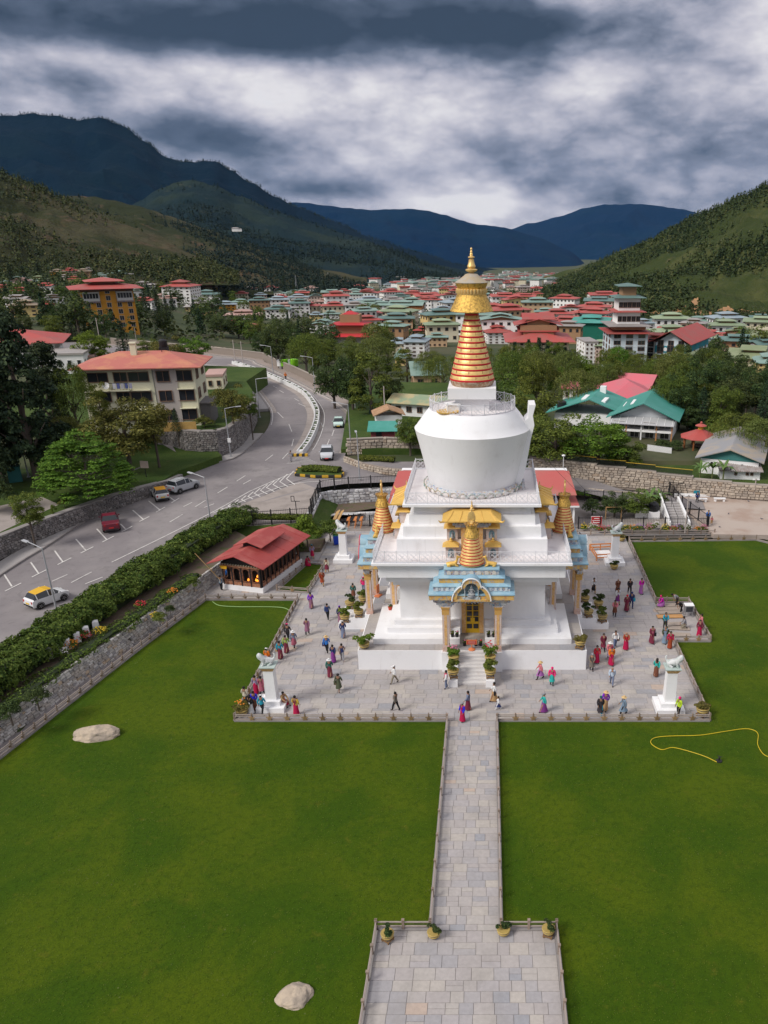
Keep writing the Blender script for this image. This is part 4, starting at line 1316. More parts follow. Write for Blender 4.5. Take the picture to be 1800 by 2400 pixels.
# parapet along the outside of the road
pw=off(RE[66:116],2.5)
stone_wall('road_parapet','tan plastered parapet wall curving along the outer pavement',[Vector((p.x,p.y,road_z(p.x,p.y)-.4))for p in pw[::5]][::-1],[road_z(p.x,p.y)+1.7 for p in pw[::5]][::-1],'buff',(.9,1.6),(.5,.8),.3,side=-1,cap=CAPB)
# central divider of the road
mb,mc=MB(),MB()
MP=resample(MED,70)
for i,p in enumerate(MP):
 d=(MP[min(i+1,69)]-MP[max(i-1,0)]).normalized()
 s=Vector((d.y,-d.x,0)).normalized()
 for k,h in((-.55,.02),(-.45,.75),(-.28,.75),(-.28,.62),(.28,.62),(.28,.75),(.45,.75),(.55,.02)):
  q=p+s*k
  mb.v.append((q.x,q.y,road_z(q.x,q.y)+h))
for i in range(69):
 for k in range(7):
  a=i*8+k
  mb.f.append((a,a+1,a+9,a+8))
  mb.mi.append(0)
mb.f+=[tuple(range(7,-1,-1)),tuple(69*8+k for k in range(8))]
mb.mi+=[0,0]
DV=thing('road_divider','white concrete planter divider curving between the two carriageways','barrier')
part('planter',mb,mat('divider_paint',(.62,.62,.62),.7,c2=(.46,.45,.43),scale=.7,thr=(.5,.7),coord='World'),DV)
lb=MB().cbox((0,0,.1),(.5,.5,.3)).mesh('plant_tuft',mat('divider_plant',(.05,.10,.03),.9,c2=(.10,.08,.04),scale=3))
for i,p in enumerate(resample(MED,64)[1:]):
 o=link('plant_tuft',lb,DV,(p.x,p.y,road_z(p.x,p.y)+.56),i*.7)
 o.scale=(.8+.3*sin(i*1.7),.8,.7+.35*cos(i*2.3))
yb=[mat('yellow_kerb_paint',(.55,.33,.03),.7),mat('black_kerb_paint',(.03,.03,.03),.7)]
e0=MP[0]
d0=(MP[0]-MP[1]).normalized()
s0=Vector((d0.y,-d0.x,0))
for k in range(6):
 q=e0+d0*.3+s0*(-1.0+.4*k)
 part('kerb_block',MB().cbox((q.x,q.y,road_z(q.x,q.y)+.18),(.38,.5,.34),atan2(d0.y,d0.x)+pi/2),yb[k%2],DV)
 # little planted island at the junction
isl=[atr(692,1116),atr(698,1100),atr(740,1097),atr(795,1101),atr(806,1112),atr(800,1120),atr(740,1121)]
IS=thing('traffic_island','small grassy traffic island edged with black and yellow kerb stones','traffic island')
part('turf',MB().prism([(p.x,p.y)for p in isl],2.3,2.78),ROUGH,IS)
P2=isl+[isl[0]]
k=0
for a,c in zip(P2,P2[1:]):
 L=(c-a).length
 n=max(1,int(L/.75))
 for i in range(n):
  p,q=a.lerp(c,i/n),a.lerp(c,(i+1)/n)
  part('kerb_block',MB().bar((p.x,p.y,2.66),(q.x,q.y,2.66),.16,.32),yb[k%2],IS)
  k+=1
  # ------------------------------------------------------------------ low star fences round the lawns
starm=MB()
sp=[]
for k in range(10):
 a=pi/2+pi*k/5
 r=.27 if k%2==0 else .11
 sp.append((r*cos(a),.26+r*sin(a)))
STAR=starm.ext(sp,-.03,.03).mesh('star',STARM)
POST=MB().box(-.045,.045,-.045,.045,0,.62).frus(.045,.005,.62,.72).mesh('post',WOODM)
POST2=MB().box(-.06,.06,-.06,.06,0,.66).frus(.075,.075,.66,.70).mesh('post',WOODM)
RAILM=mat('fence_rail_timber',(.33,.28,.25),.85,var=.25,scale=2,coord='World')
def star_fence(pts,label,spacing=1.28,star=True,h=.52,curb=True):
 T=thing('garden_fence',label,'fence',(0,0,0),0,'low fences round the lawns')
 rails=[]
 for a,c in zip(pts,pts[1:]):
  a,c=Vector((*a[:2],a[2]if len(a)>2 else .02)),Vector((*c[:2],c[2]if len(c)>2 else .02))
  d=c-a
  L=d.length
  ang=atan2(d.y,d.x)
  n=max(1,round(L/spacing))
  for i in range(n+1):
   if i==n and c!=Vector((*pts[-1][:2],.02))and False:
    continue
   p=a.lerp(c,i/n)
   link('post',POST if star else POST2,T,p,ang)
   if star and(i not in(0,n)):
    link('star',STAR,T,p+Vector((d.y,-d.x,0)).normalized()*.06,ang)
  for z,hh in((h,.06),(h-.13,.05),(.14,.08))if star else((h,.07),(.25,.08)):
   part('rail',MB().bar(a+Vector((0,0,z)),c+Vector((0,0,z)),.06,hh),RAILM,T)
  if curb:
   part('kerb',MB().bar(a+Vector((0,0,.03)),c+Vector((0,0,.03)),.22,.12),KERB,T)
 return T
star_fence([(-17.1,-16.65),(-1.85,-16.65)],'low star fence along the front of the plaza, left of the path')
star_fence([(1.85,-16.65),(17.1,-16.65)],'low star fence along the front of the plaza, right of the path')
star_fence([(-17.1,-16.65),(-17.05,4.6)],'low star fence down the left edge of the plaza beside the lawn')
star_fence([(-17.05,4.6),(-25.9,4.65)],'low star fence between the lawn and the red-roofed pavilion')
star_fence([(-25.9,4.65),(-28.2,-5.2),(-30.35,-15.6),(-31.5,-21.3),(-33.9,-31)],'long star fence along the lawn beside the dry stone wall')
star_fence([(17.1,-16.65),(17.1,-4.1)],'low fence down the right plaza edge from the front corner to the bay',1.25)
star_fence([(17.1,-4.1),(20.3,-4.1)],'short front fence of the prostration bay',1.0)
star_fence([(20.3,-4.1),(20.2,4.0)],'lawn-side fence of the prostration bay',1.25)
star_fence([(20.2,4.0),(17.1,4.0)],'short rear fence of the prostration bay',1.0)
star_fence([(17.1,4.0),(17.2,20.6)],'low fence along the plaza from the prostration bay to the rear corner',1.3)
star_fence([(17.2,20.9),(31.9,21.4),(33.4,20.0),(34.0,16.5)],'low star fence along the rear edge of the right lawn',1.5)
star_fence([(11.5,22.9),(27.6,23.3)],'grey rail in front of the flower bed',1.6,False)
star_fence([(-1.78,-16.8),(-1.78,-35.95)],'low fence along the left side of the straight stone path',2.1,False)
star_fence([(1.78,-16.8),(1.78,-35.95)],'low fence along the right side of the straight stone path',2.1,False)
star_fence([(-4.5,-35.98),(-1.78,-35.98)],'short fence at the head of the lower court, left of the path',1.35,False)
star_fence([(1.78,-35.98),(4.56,-35.98)],'short fence at the head of the lower court, right of the path',1.35,False)
star_fence([(-4.5,-36),(-4.5,-50)],'left side fence of the lower court',1.5,False)
star_fence([(4.56,-36),(4.56,-50)],'right side fence of the lower court',1.5,False)
sl=[at(650,1386,0),at(722,1391,0),at(763,1326,0),at(722,1322,0)]
struct('small_lawn',MB().prism([(p.x,p.y)for p in sl],0,.09),LAWN)
for i,w_ in enumerate(('front','plaza side','rear','pavilion side')):
 a,c=sl[i],sl[(i+1)%4]
 star_fence([(a.x,a.y),(c.x,c.y)],'%s fence of the small lawn beside the pavilion'%w_,1.4,i in(0,2))
 # ------------------------------------------------------------------ black iron railings
PICK=MB().box(-.012,.012,-.012,.012,0,1.25).mesh('bar',BLACKM)
IPOST=MB().box(-.06,.06,-.06,.06,0,1.5).frus(.07,.01,1.5,1.62).mesh('post',BLACKM)
def iron_fence(pts,label,h=1.4,step=.19,post=2.4):
 T=thing('iron_fence',label,'fence',(0,0,0),0,'black iron railings')
 for a,c in zip(pts,pts[1:]):
  a,c=Vector(a),Vector(c)
  d=c-a
  L=d.length
  ang=atan2(d.y,d.x)
  n=max(1,round(L/post))
  for i in range(n+1):
   o=link('post',IPOST,T,a.lerp(c,i/n),ang)
   o.scale=(1,1,h/1.5)
  for z in(.12,h-.12):
   part('rail',MB().bar(a+Vector((0,0,z)),c+Vector((0,0,z)),.04,.05),BLACKM,T)
  mb=MB()
  k=int(L/step)
  for i in range(k):
   p=a.lerp(c,(i+.5)/k)
   mb.box(p.x-.010,p.x+.010,p.y-.010,p.y+.010,p.z+.05,p.z+h)
  part('bars',mb,BLACKM,T,kind='stuff')
 return T
iron_fence([UW[0],UW[1],UW[2],UW[3],UW[4],UW[5],UW[6]],'black iron fence on top of the upper whitewashed wall',1.7)
iron_fence([Vector((-27.6,21.1,1.75)),Vector((-23.5,21.8,1.8)),Vector((-19.3,22.7,1.85)),Vector((-19.5,26.0,2.0))],'black iron fence behind the pavilion grown over with creeper',1.7)
iron_fence([Vector((-15.5,26.5,0)),Vector((-10.5,26.2,0))],'short black iron fence behind the left porch',1.4)
iron_fence([Vector((11.9,25.35,0)),Vector((27.3,25.2,0))],'black iron fence behind the flower bed',1.5)
iron_fence([Vector((25.3,38.4,.45)),Vector((32.5,37.9,.5)),Vector((45,36.8,.5)),Vector((58,36,.5))],'long black iron fence at the back of the sandy yard',1.6)
iron_fence([Vector((25.3,38.0,.45)),Vector((25.6,32.0,.45)),Vector((27.2,25.4,.2))],'black iron fence down the stair side of the sandy yard',1.6)
iron_fence([Vector((13.6,34.6,.6)),Vector((18.4,34.2,.4)),Vector((25.2,37.6,.4))],'black iron fence between the lane and the shrubs',1.5)
# dark mesh panels with a yellow strand on top of the back wall
YEL=mat('yellow_strand',(.55,.36,.04),.6)
for i in range(1,5):
 a,c=bw[i].copy(),bw[i+1].copy()
 for q in(a,c):
  q.z=tops[i]+.12
 T=thing('mesh_fence',['','mesh panel on the topmost step of the back wall','mesh panel on the second step of the back wall','mesh panel on the third step of the back wall','long mesh panel on the fourth step of the back wall'][i],'fence',(0,0,0),0,'mesh panels on the back wall')
 mb=MB()
 n=int((c-a).length/.12)
 for k in range(n):
  p=a.lerp(c,k/n)+Vector((0,.3,0))
  mb.box(p.x-.03,p.x+.03,p.y-.01,p.y+.01,p.z,p.z+.75)
 part('mesh',mb,mat('dark_mesh',(.02,.025,.02),.8),T,kind='stuff')
 part('strand',MB().bar(a+Vector((0,.3,.82)),c+Vector((0,.3,.82)),.05,.06),YEL,T)
 # ------------------------------------------------------------------ lion pillars
def lion_mesh():
 V=[(0,0,.34),(.30,0,.42),(.52,0,.72),(.64,0,.86),(.80,0,.82),(-.30,0,.28),(.34,.15,.3),(.44,.17,.03),(.56,.17,.03),(.34,-.15,.3),(.44,-.17,.03),(.56,-.17,.03),(-.22,.2,.2),(-.02,.26,.05),(.14,.26,.03),(-.22,-.2,.2),(-.02,-.26,.05),(.14,-.26,.03),(-.48,0,.4),(-.56,0,.7),(-.48,0,.85),(.60,.12,1.0),(.60,-.12,1.0)]
 E_=[(0,1),(1,2),(2,3),(3,4),(0,5),(1,6),(6,7),(7,8),(1,9),(9,10),(10,11),(5,12),(12,13),(13,14),(5,15),(15,16),(16,17),(5,18),(18,19),(19,20),(3,21),(3,22)]
 R_=[.24,.25,.24,.22,.13,.26,.11,.09,.07,.11,.09,.07,.14,.1,.08,.14,.1,.08,.08,.09,.05,.05,.05]
 me=skin_obj(V,E_,R_)
 me.name='lion'
 me.materials.clear()
 me.materials.append(mat('marble_lion',(.62,.63,.63),.7,c2=(.38,.46,.42),scale=3,thr=(.48,.66),bump=.5,bscale=8))
 return me
LION=lion_mesh()
for(x,y,rz,nm)in((-14.8,-14.6,200,'left front'),(14.45,-14.9,-20,'right front'),(14.6,14.3,20,'right rear'),(-14.3,15.1,150,'left rear')):
 T=thing('lion_pillar','tall white pillar carrying a marble lion at the %s corner of the plaza'%nm,'pillar',(x,y,.04),0,'lion pillars at the plaza corners')
 part('plinth',MB().box(-1.02,1.02,-1.02,1.02,0,.38),WHITE,T)
 part('plinth',MB().box(-.68,.68,-.68,.68,.38,.72),WHITE,T)
 part('shaft',MB().frus(.40,.36,.72,3.1),WHITE,T)
 part('capital',MB().frus(.37,.54,3.1,3.42),ORANGEP,T)
 part('slab',MB().box(-.57,.57,-.57,.57,3.42,3.5),mat('green_grey_slab',(.42,.50,.47),.7),T)
 o=link('lion',LION,T,(0,0,3.5),radians(rz))
 o.scale=(.95,.95,.95)
 # ------------------------------------------------------------------ red-roofed butter lamp pavilion
PA=radians(-15)
PC=Vector((-20.8,6.3,0))+Vector((-cos(PA)*2.15,-sin(PA)*2.15,0))+Vector((-sin(PA)*4,cos(PA)*4,0))
PV=thing('pavilion','timber butter lamp pavilion with red roof and carved windows beside the plaza','pavilion',(PC.x,PC.y,.05),PA)
REDR=mat('red_sheet_roof',(.34,.060,.055),.6,c2=(.42,.12,.10),scale=.5,thr=(.45,.7),bump=.1,bscale=5)
TIMB=mat('painted_timber',(.20,.085,.045),.7,c2=(.10,.05,.04),scale=5,thr=(.45,.6))
BLKT=mat('black_timber',(.022,.018,.018),.7)
PNL=painted('carved_panel',[(.32,.13,.06),(.36,.17,.09),(.24,.09,.06),(.40,.25,.16),(.28,.12,.08)],9)
part('plinth',MB().box(-2.25,2.25,-4.15,4.15,0,.5),WHITE,PV)
part('room',MB().box(-1.75,1.75,-3.65,3.65,.5,2.6),DARK,PV)
winm=MB().box(-.30,-.21,-.05,.05,0,1.35).box(.21,.30,-.05,.05,0,1.35).box(-.30,.30,-.05,.05,-.06,.04).ext([(-.21,1.1),(-.14,1.25),(0,1.32),(.14,1.25),(.21,1.1),(.21,1.42),(-.21,1.42)],-.05,.05)
WINP=winm.mesh('window_frame',TIMB)
LOWP=MB().box(-.30,.30,-.05,.05,0,.34).mesh('carved_panel',PNL)
for side,n,L in((0,4,4.0),(1,9,7.8),(2,4,4.0),(3,9,7.8)):
 a=side*pi/2
 dist=4.0 if side in(0,2)else 2.05
 for i in range(n):
  s=-L/2+L*(i+.5)/n
  for z,me in((.98,WINP),(.54,LOWP)):
   link('window_frame' if me is WINP else 'carved_panel',me,PV,(s*cos(a)+dist*sin(a),s*sin(a)-dist*cos(a),z),a).scale=(L/n/.66,1,1)
 mb=MB()
 for i in range(n+1):
  s=-L/2+L*i/n
  mb.box(s-.05,s+.05,-.07,.07,.5,2.45)
 for i in range(n+1):
  s=-L/2+L*i/n
  part('mullion',MB().box(-.06,.06,-.08,.08,.5,2.45),BLKT,PV,(s*cos(a)+dist*sin(a),s*sin(a)-dist*cos(a),0),a)
 part('frieze_beam',MB().box(-L/2-.1,L/2+.1,-.12,.12,2.42,2.62),PNL,PV,(dist*sin(a),-dist*cos(a),0),a)
 dn=MB().box(-.05,.05,-.10,.1,0,.11).mesh('dentil',mat('pale_dentil',(.45,.40,.30),.7))
 m_=int(L/.28)
 for i in range(m_):
  s=-L/2+L*(i+.5)/m_
  link('dentil',dn,PV,(s*cos(a)+(dist+.08)*sin(a),s*sin(a)-(dist+.08)*cos(a),2.63),a)
part('wall_plate',MB().box(-2.1,2.1,-4.05,4.05,2.72,2.86),BLKT,PV)
def gable(hw,L0,L1,ze,zr_,th=.07):
 return MB().add([(-hw,L0,ze),(0,L0,zr_),(hw,L0,ze),(hw,L0,ze-th),(0,L0,zr_-th),(-hw,L0,ze-th),(-hw,L1,ze),(0,L1,zr_),(hw,L1,ze),(hw,L1,ze-th),(0,L1,zr_-th),(-hw,L1,ze-th)],[(0,1,7,6),(1,2,8,7),(2,3,9,8),(3,4,10,9),(4,5,11,10),(5,0,6,11),(0,5,4,1),(1,4,3,2),(6,7,10,11),(7,8,9,10)])
part('roof',gable(3.05,-5.0,5.0,2.92,3.95),REDR,PV)
part('gable_board',MB().ext([(-1.9,2.86),(1.9,2.86),(0,3.7)],-4.2,-4.1),BLKT,PV)
part('lantern_wall',MB().box(-.75,.75,-1.9,1.9,3.4,4.12),BLKT,PV)
part('upper_roof',gable(1.55,-2.4,2.4,4.02,4.52),REDR,PV)
for i in range(5):
 y=-4.0+i*2.0
 for e in(-1,1):
  part('roof_seam',MB().bar((e*.05,y,3.955),(e*3.0,y,2.95),.05,.03),REDR,PV)
flm=bpy.data.materials.new('flame')
flm.use_nodes=True
pbs=flm.node_tree.nodes['Principled BSDF']
pbs.inputs['Base Color'].default_value=(.9,.3,.02,1)
pbs.inputs['Emission Color'].default_value=(1,.28,.03,1)
pbs.inputs['Emission Strength'].default_value=1.1
for x,y,z in((.55,-3.78,.98),(.72,-3.78,1.1),(.95,-3.78,1.0),(1.4,-3.78,1.05),(1.6,-3.78,1.45),(1.55,-3.78,1.0)):
 part('lamp_flame',MB().lathe([(.02,0),(.10,.06),(.08,.16),(.01,.3)],8,(x,y,z)),flm,PV)
T=thing('banner','yellow cloth hung under the left eave of the pavilion','cloth',(PC.x-3.2,PC.y-3.6,2.6),PA)
part('cloth',MB().add([(0,0,0),(.9,-.1,.05),(.85,-.1,-.28),(.2,-.02,-.3),(0,.03,0),(.9,-.07,.05),(.85,-.07,-.28),(.2,.01,-.3)],[(0,3,2,1),(4,5,6,7)]),mat('yellow_cloth',(.7,.38,.02),.8),T)
T=thing('shelf_stand','grey metal stand with slots behind the pavilion','stand',(*at(680,1302,0).xy,.02),PA)
part('cabinet',MB().box(-.55,.55,-.3,.3,0,1.5),mat('grey_metal',(.20,.20,.21),.5,var=.1),T)
for k in range(3):
 part('slot',MB().box(-.4+.3*k,-.2+.3*k,-.32,-.29,1.15,1.3),DARK,T)
part('base',MB().box(-.7,.7,-.5,.5,-.02,.12),GREYCON,T)
# ------------------------------------------------------------------ prayer hall with the long red roof behind the chorten
HL=thing('prayer_hall','long hall with a two-tier pink red roof behind the chorten','hall',(0,0,0))
ROSE=mat('rose_sheet_roof',(.46,.105,.095),.6,c2=(.40,.16,.13),scale=.25,thr=(.4,.7),bump=.08,bscale=3)
part('wall',MB().box(-10.0,11.4,28.6,37.5,0,4.2),WHITE,HL)
hp=MB()
def slope(x0,x1,xa,xb,y0,z0,y1,z1,th=.08):
 return MB().add([(x0,y0,z0),(x1,y0,z0),(xb,y1,z1),(xa,y1,z1),(x0,y0,z0-th),(x1,y0,z0-th),(xb,y1,z1-th),(xa,y1,z1-th)],[(0,1,2,3),(7,6,5,4),(0,4,5,1),(1,5,6,2),(2,6,7,3),(3,7,4,0)])
a=[at(905,1185,3.0),at(1357,1182,3.0),at(914,1160,4.3),at(1350,1155,4.3),at(933,1104,5.7),at(1332,1099,5.7),at(945,1091,5.4),at(1322,1088,5.4)]
part('lower_roof',slope(a[0].x,a[1].x,a[0].x+.4,a[1].x-.4,a[0].y,3.0,a[0].y+3.4,3.75),ROSE,HL)
part('roof',slope(a[2].x,a[3].x,a[4].x,a[5].x,a[2].y,4.3,a[4].y,5.7),ROSE,HL)
part('rear_roof',slope(a[4].x,a[5].x,a[6].x,a[7].x,a[4].y+.01,5.69,a[4].y+4.5,4.6),ROSE,HL)
part('clerestory',MB().box(a[2].x+.8,a[3].x-.8,a[2].y+.7,a[2].y+.8,3.6,4.3),DARK,HL)
part('eave_board',MB().box(a[0].x,a[1].x,a[0].y-.05,a[0].y-.01,2.78,2.98),WHITE2,HL)
for k in range(9):
 x=a[0].x+.6+(a[1].x-a[0].x-1.2)*k/8
 part('column',MB().box(x-.12,x+.12,a[0].y+.3,a[0].y+.54,0,2.95),WHITE2,HL)
 if k<8:
  part('prayer_wheel',MB().lathe([(.1,.5),(.5,.6),(.5,2.0),(.1,2.1)],14,(x+1.2,a[0].y+1.4,0)),painted('wheel_paint',[(.5,.1,.05),(.55,.3,.05),(.1,.2,.4),(.3,.05,.05)],4)if 'wheel_paint' not in MATS else MATS['wheel_paint'],HL)
  # ------------------------------------------------------------------ sandy yard on the right
YARD=mat('sandy_yard_ground',(.43,.36,.31),.95,c2=(.35,.26,.21),scale=.22,thr=(.42,.68),bump=.2,bscale=3,coord='World')
struct('sandy_yard',MB().prism([(27.3,22.6),(34.2,22.3),(60,22),(60,37.2),(25.9,37.9),(26.2,31),(26.9,25.2)],-.2,.32),YARD)
struct('yard_kerb',MB().prism([(25.8,37.4),(60,36.4),(60,37.0),(25.8,38.0)],.2,.62),WHITE2)
struct('far_right_path',MB().prism([(34.5,12),(60,8),(60,21.9),(34.3,21.9)],-.2,.06),JOINT)
for u,v,nm in((1643,1176,'left'),(1686,1175,'right')):
 p=at(u,v,.32)
 T=thing('bench','%s white slab bench at the back of the sandy yard'%nm,'bench',p,-.05,'benches in the sandy yard')
 part('seat',MB().box(-.75,.75,-.22,.22,.36,.46),WHITE2,T)
 for e in(-1,1):
  part('leg',MB().box(e*.55-.12,e*.55+.12,-.16,.16,0,.36),WHITE2,T)
T=thing('stairway','white walled stairway climbing beside the sandy yard','stairs',(24.2,30.0,0))
for k in range(9):
 part('step',MB().box(-1.0,1.0,-3.2+k*.62,-2.58+k*.62,0,.14*(k+1)-.05),GREYCON,T)
part('side_wall',MB().add([(-1.25,-3.6,0),(-1.05,-3.6,0),(-1.05,3.4,0),(-1.25,3.4,0),(-1.25,-3.6,.5),(-1.05,-3.6,.5),(-1.05,3.4,2.0),(-1.25,3.4,2.0)],[(3,2,1,0),(4,5,6,7),(0,1,5,4),(1,2,6,5),(2,3,7,6),(3,0,4,7)]),WHITE2,T)
part('side_wall',MB().add([(1.05,-3.6,0),(1.3,-3.6,0),(1.3,3.4,0),(1.05,3.4,0),(1.05,-3.6,.5),(1.3,-3.6,.5),(1.3,3.4,1.6),(1.05,3.4,1.6)],[(3,2,1,0),(4,5,6,7),(0,1,5,4),(1,2,6,5),(2,3,7,6),(3,0,4,7)]),WHITE2,T)
for x in(-1.15,-.2):
 part('handrail',MB().tube([(x,-3.3,1.0),(x,-1,1.35),(x,.8,1.9),(x,3.2,2.7)],.035,5).tube([(x,-3.3,.1),(x,-3.3,1.0)],.03,5).tube([(x,.8,1.0),(x,.8,1.9)],.03,5).tube([(x,3.2,1.2),(x,3.2,2.7)],.03,5),BLACKM,T)
 # prostration boards
PLK=[mat('pale_plank',(.36,.30,.25),.8,var=.2,scale=3),mat('orange_plank',(.52,.28,.11),.7,var=.15,scale=3)]
struct('bay_paving',MB().box(17.2,20.2,-4.05,3.95,-.3,.045),PAVE_T)
for u0,v0,u1,v1,ci,lab in[(1540,1420,1598,1417,0,'rearmost prostration board, under the kneeling woman in magenta'),(1536,1428,1594,1426,0,'second prostration board from the rear fence'),(1543,1436,1597,1434,0,'pale prostration board just behind the orange one'),(1540,1445,1600,1444,1,'bright orange prostration board'),(1565,1463,1606,1461,0,'board behind the seated man in grey'),(1565,1471,1616,1473,0,'board under the seated man in grey shirt'),(1563,1486,1618,1488,0,'frontmost prostration board near the front fence')]:
 p,q=at(u0,v0,.12),at(u1,v1,.12)
 T=thing('prostration_board',lab,'board',(p+q)/2,atan2(q.y-p.y,q.x-p.x),'prostration boards')
 L=(q-p).length/2
 part('plank',MB().box(-L,L,-.33,.33,-.02,.04),PLK[ci],T)
 for e in(-1,1):
  part('batten',MB().box(e*L*.8-.05,e*L*.8+.05,-.3,.3,-.08,-.02),PLK[0],T)
T=thing('offering_cabinet','small grey metal offering cabinet on legs at the bay fence','cabinet',(*at(1612,1445,0).xy,.04))
part('box',MB().box(-.38,.38,-.3,.3,.5,1.15),mat('grey_metal',(0,0,0)),T)
part('front_glass',MB().box(-.3,.3,-.315,-.29,.58,1.05),DARKGLASS,T)
part('lid',MB().box(-.42,.42,-.34,.34,1.15,1.2),WHITE2,T)
for x in(-.33,.33):
 for y in(-.25,.25):
  part('leg',MB().box(x-.03,x+.03,y-.03,y+.03,0,.5),mat('grey_metal',(0,0,0)),T)
  # boulders, hoses, sprinkler
def rock(u,v,s,label,seed,m):
 rng=random.Random(seed)
 p=at(u,v,0)
 bm=bmesh.new()
 bmesh.ops.create_icosphere(bm,subdivisions=4,radius=1)
 for q in bm.verts:
  c=q.co
  k=1+.20*noise.noise(c*1.3+Vector((seed,0,0)))+.08*noise.noise(c*3.7+Vector((seed,3,0)))+.03*noise.noise(c*9)
  q.co=Vector((c.x*s[0]*k,c.y*s[1]*k,max(-.25,c.z)*s[2]*k+(.12*s[2]if c.x>0 else 0)))
 me=bpy.data.meshes.new('boulder')
 bm.to_mesh(me)
 bm.free()
 me.materials.append(m)
 o=link('boulder',me,None,(p.x,p.y,.02))
 return tag(o,label,'rock','boulders on the lawn')
ROCK=mat('sandstone_boulder',(.46,.38,.29),.9,c2=(.32,.27,.22),scale=1.6,thr=(.42,.65),bump=.8,bscale=4)
rock(223,1724,(1.62,.85,.62),'broad flat sandstone boulder on the left lawn below the stone wall',1,ROCK)
rock(690,2336,(.80,.72,.30),'rounded sandstone boulder near the bottom edge of the left lawn',5,ROCK)
hp=[at(u,v,.04)for u,v in[(1680,1786),(1650,1772),(1605,1758),(1575,1752),(1552,1757),(1532,1748),(1525,1738),(1535,1729),(1570,1725),(1640,1723),(1700,1714),(1745,1708),(1768,1712),(1777,1722),(1776,1745),(1788,1766),(1806,1776),(1860,1800)]]
o=part('garden_hose',MB().tube(spline(hp,6),.024,6),mat('yellow_hose',(.62,.46,.02),.4),None)
tag(o,'yellow hose looping across the right lawn','hose')
o=part('garden_hose',MB().tube(spline([at(u,v,.04)for u,v in[(498,1410),(515,1419),(560,1422),(620,1422),(662,1424),(680,1432),(681,1438)]],6),.03,6),mat('green_hose',(.30,.46,.18),.4),None)
tag(o,'pale green hose lying at the back of the left lawn','hose')
sp_=at(1685,1784,.02)
T=thing('sprinkler','small dark lawn sprinkler at the end of the yellow hose','sprinkler',sp_)
part('base',MB().lathe([(.22,0),(.2,.06),(.06,.1),(.05,.3),(.09,.34),(.02,.38)],10),BLACKM,T)
for k in range(3):
 a=2*pi*k/3
 part('arm',MB().tube([(0,0,.3),(.2*cos(a),.2*sin(a),.36)],.02,5),BLACKM,T)
 # ------------------------------------------------------------------ houses of the town
RC={'r':((.40,.075,.065),(.34,.10,.085),'red'),'R':((.50,.035,.045),(.44,.05,.05),'scarlet'),'k':((.56,.13,.16),(.48,.15,.17),'pink red'),'g':((.19,.29,.25),(.24,.33,.29),'green'),'G':((.10,.17,.16),(.13,.21,.19),'dark green'),'t':((.05,.26,.21),(.08,.30,.26),'teal'),'o':((.19,.23,.12),(.23,.26,.15),'olive green'),'b':((.24,.31,.35),(.30,.35,.38),'blue grey'),'a':((.28,.26,.25),(.34,.31,.29),'grey'),'n':((.30,.24,.17),(.26,.20,.14),'brown'),'p':((.44,.28,.24),(.38,.25,.22),'faded pink'),'L':((.24,.31,.19),(.28,.34,.22),'light green')}
WC={'w':((.78,.77,.75),'white'),'y':((.64,.49,.22),'yellow'),'o':((.62,.29,.04),'orange'),'c':((.66,.60,.45),'cream'),'p':((.60,.46,.40),'pink'),'a':((.36,.33,.31),'grey'),'n':((.34,.20,.11),'brown'),'b':((.60,.68,.73),'pale blue'),'m':((.015,.16,.11),'green-netted'),'e':((.56,.39,.24),'peach')}
def roofm(k):
 c,c2,_=RC[k]
 return mat('roof_'+RC[k][2].replace(' ','_'),c,.6,c2=c2,scale=.22,thr=(.4,.65),bump=.12,bscale=2.5,rnd=.12)
def wallm(k):
 return mat('wall_'+WC[k][1].replace(' ','_'),WC[k][0],.85,var=.10,scale=.3,rnd=.08)
FRB,FRW=mat('brown_window_frame',(.20,.12,.08),.7),mat('white_window_frame',(.55,.54,.52),.6)
_W={}
def window_mesh(w_,h,fr='b'):
 key=(round(w_,1),round(h,1),fr)
 if key not in _W:
  w_,h=key[0],key[1]
  t=.09 if fr=='b' else .08
  mb=MB()
  mb.box(-w_/2,-w_/2+t,-.10,.02,0,h).box(w_/2-t,w_/2,-.10,.02,0,h).box(-w_/2+t,w_/2-t,-.10,.02,h-t,h).box(-w_/2+t,w_/2-t,-.13,.02,0,t)
  if w_>.8:
   mb.box(-t*.35,t*.35,-.08,.02,t,h-t)
  mb.m(1).box(-w_/2+t,w_/2-t,-.03,.02,t,h-t)
  _W[key]=mb.mesh('window',[FRB if fr=='b' else FRW,DARKGLASS])
 return _W[key]
def hip(mb,hw,hd,z0,rise,oh,th=.14):
 x,y=hw+oh,hd+oh
 e=min(x,y)
 rx,ry=x-e,y-e
 rx,ry=max(rx,.02),max(ry,.02)
 return mb.add([(-x,-y,z0),(x,-y,z0),(x,y,z0),(-x,y,z0),(-x,-y,z0+th),(x,-y,z0+th),(x,y,z0+th),(-x,y,z0+th),(-rx,-ry,z0+th+rise),(rx,-ry,z0+th+rise),(rx,ry,z0+th+rise),(-rx,ry,z0+th+rise)],[(3,2,1,0),(0,1,5,4),(1,2,6,5),(2,3,7,6),(3,0,4,7),(4,5,9,8),(5,6,10,9),(6,7,11,10),(7,4,8,11),(8,9,10,11)])
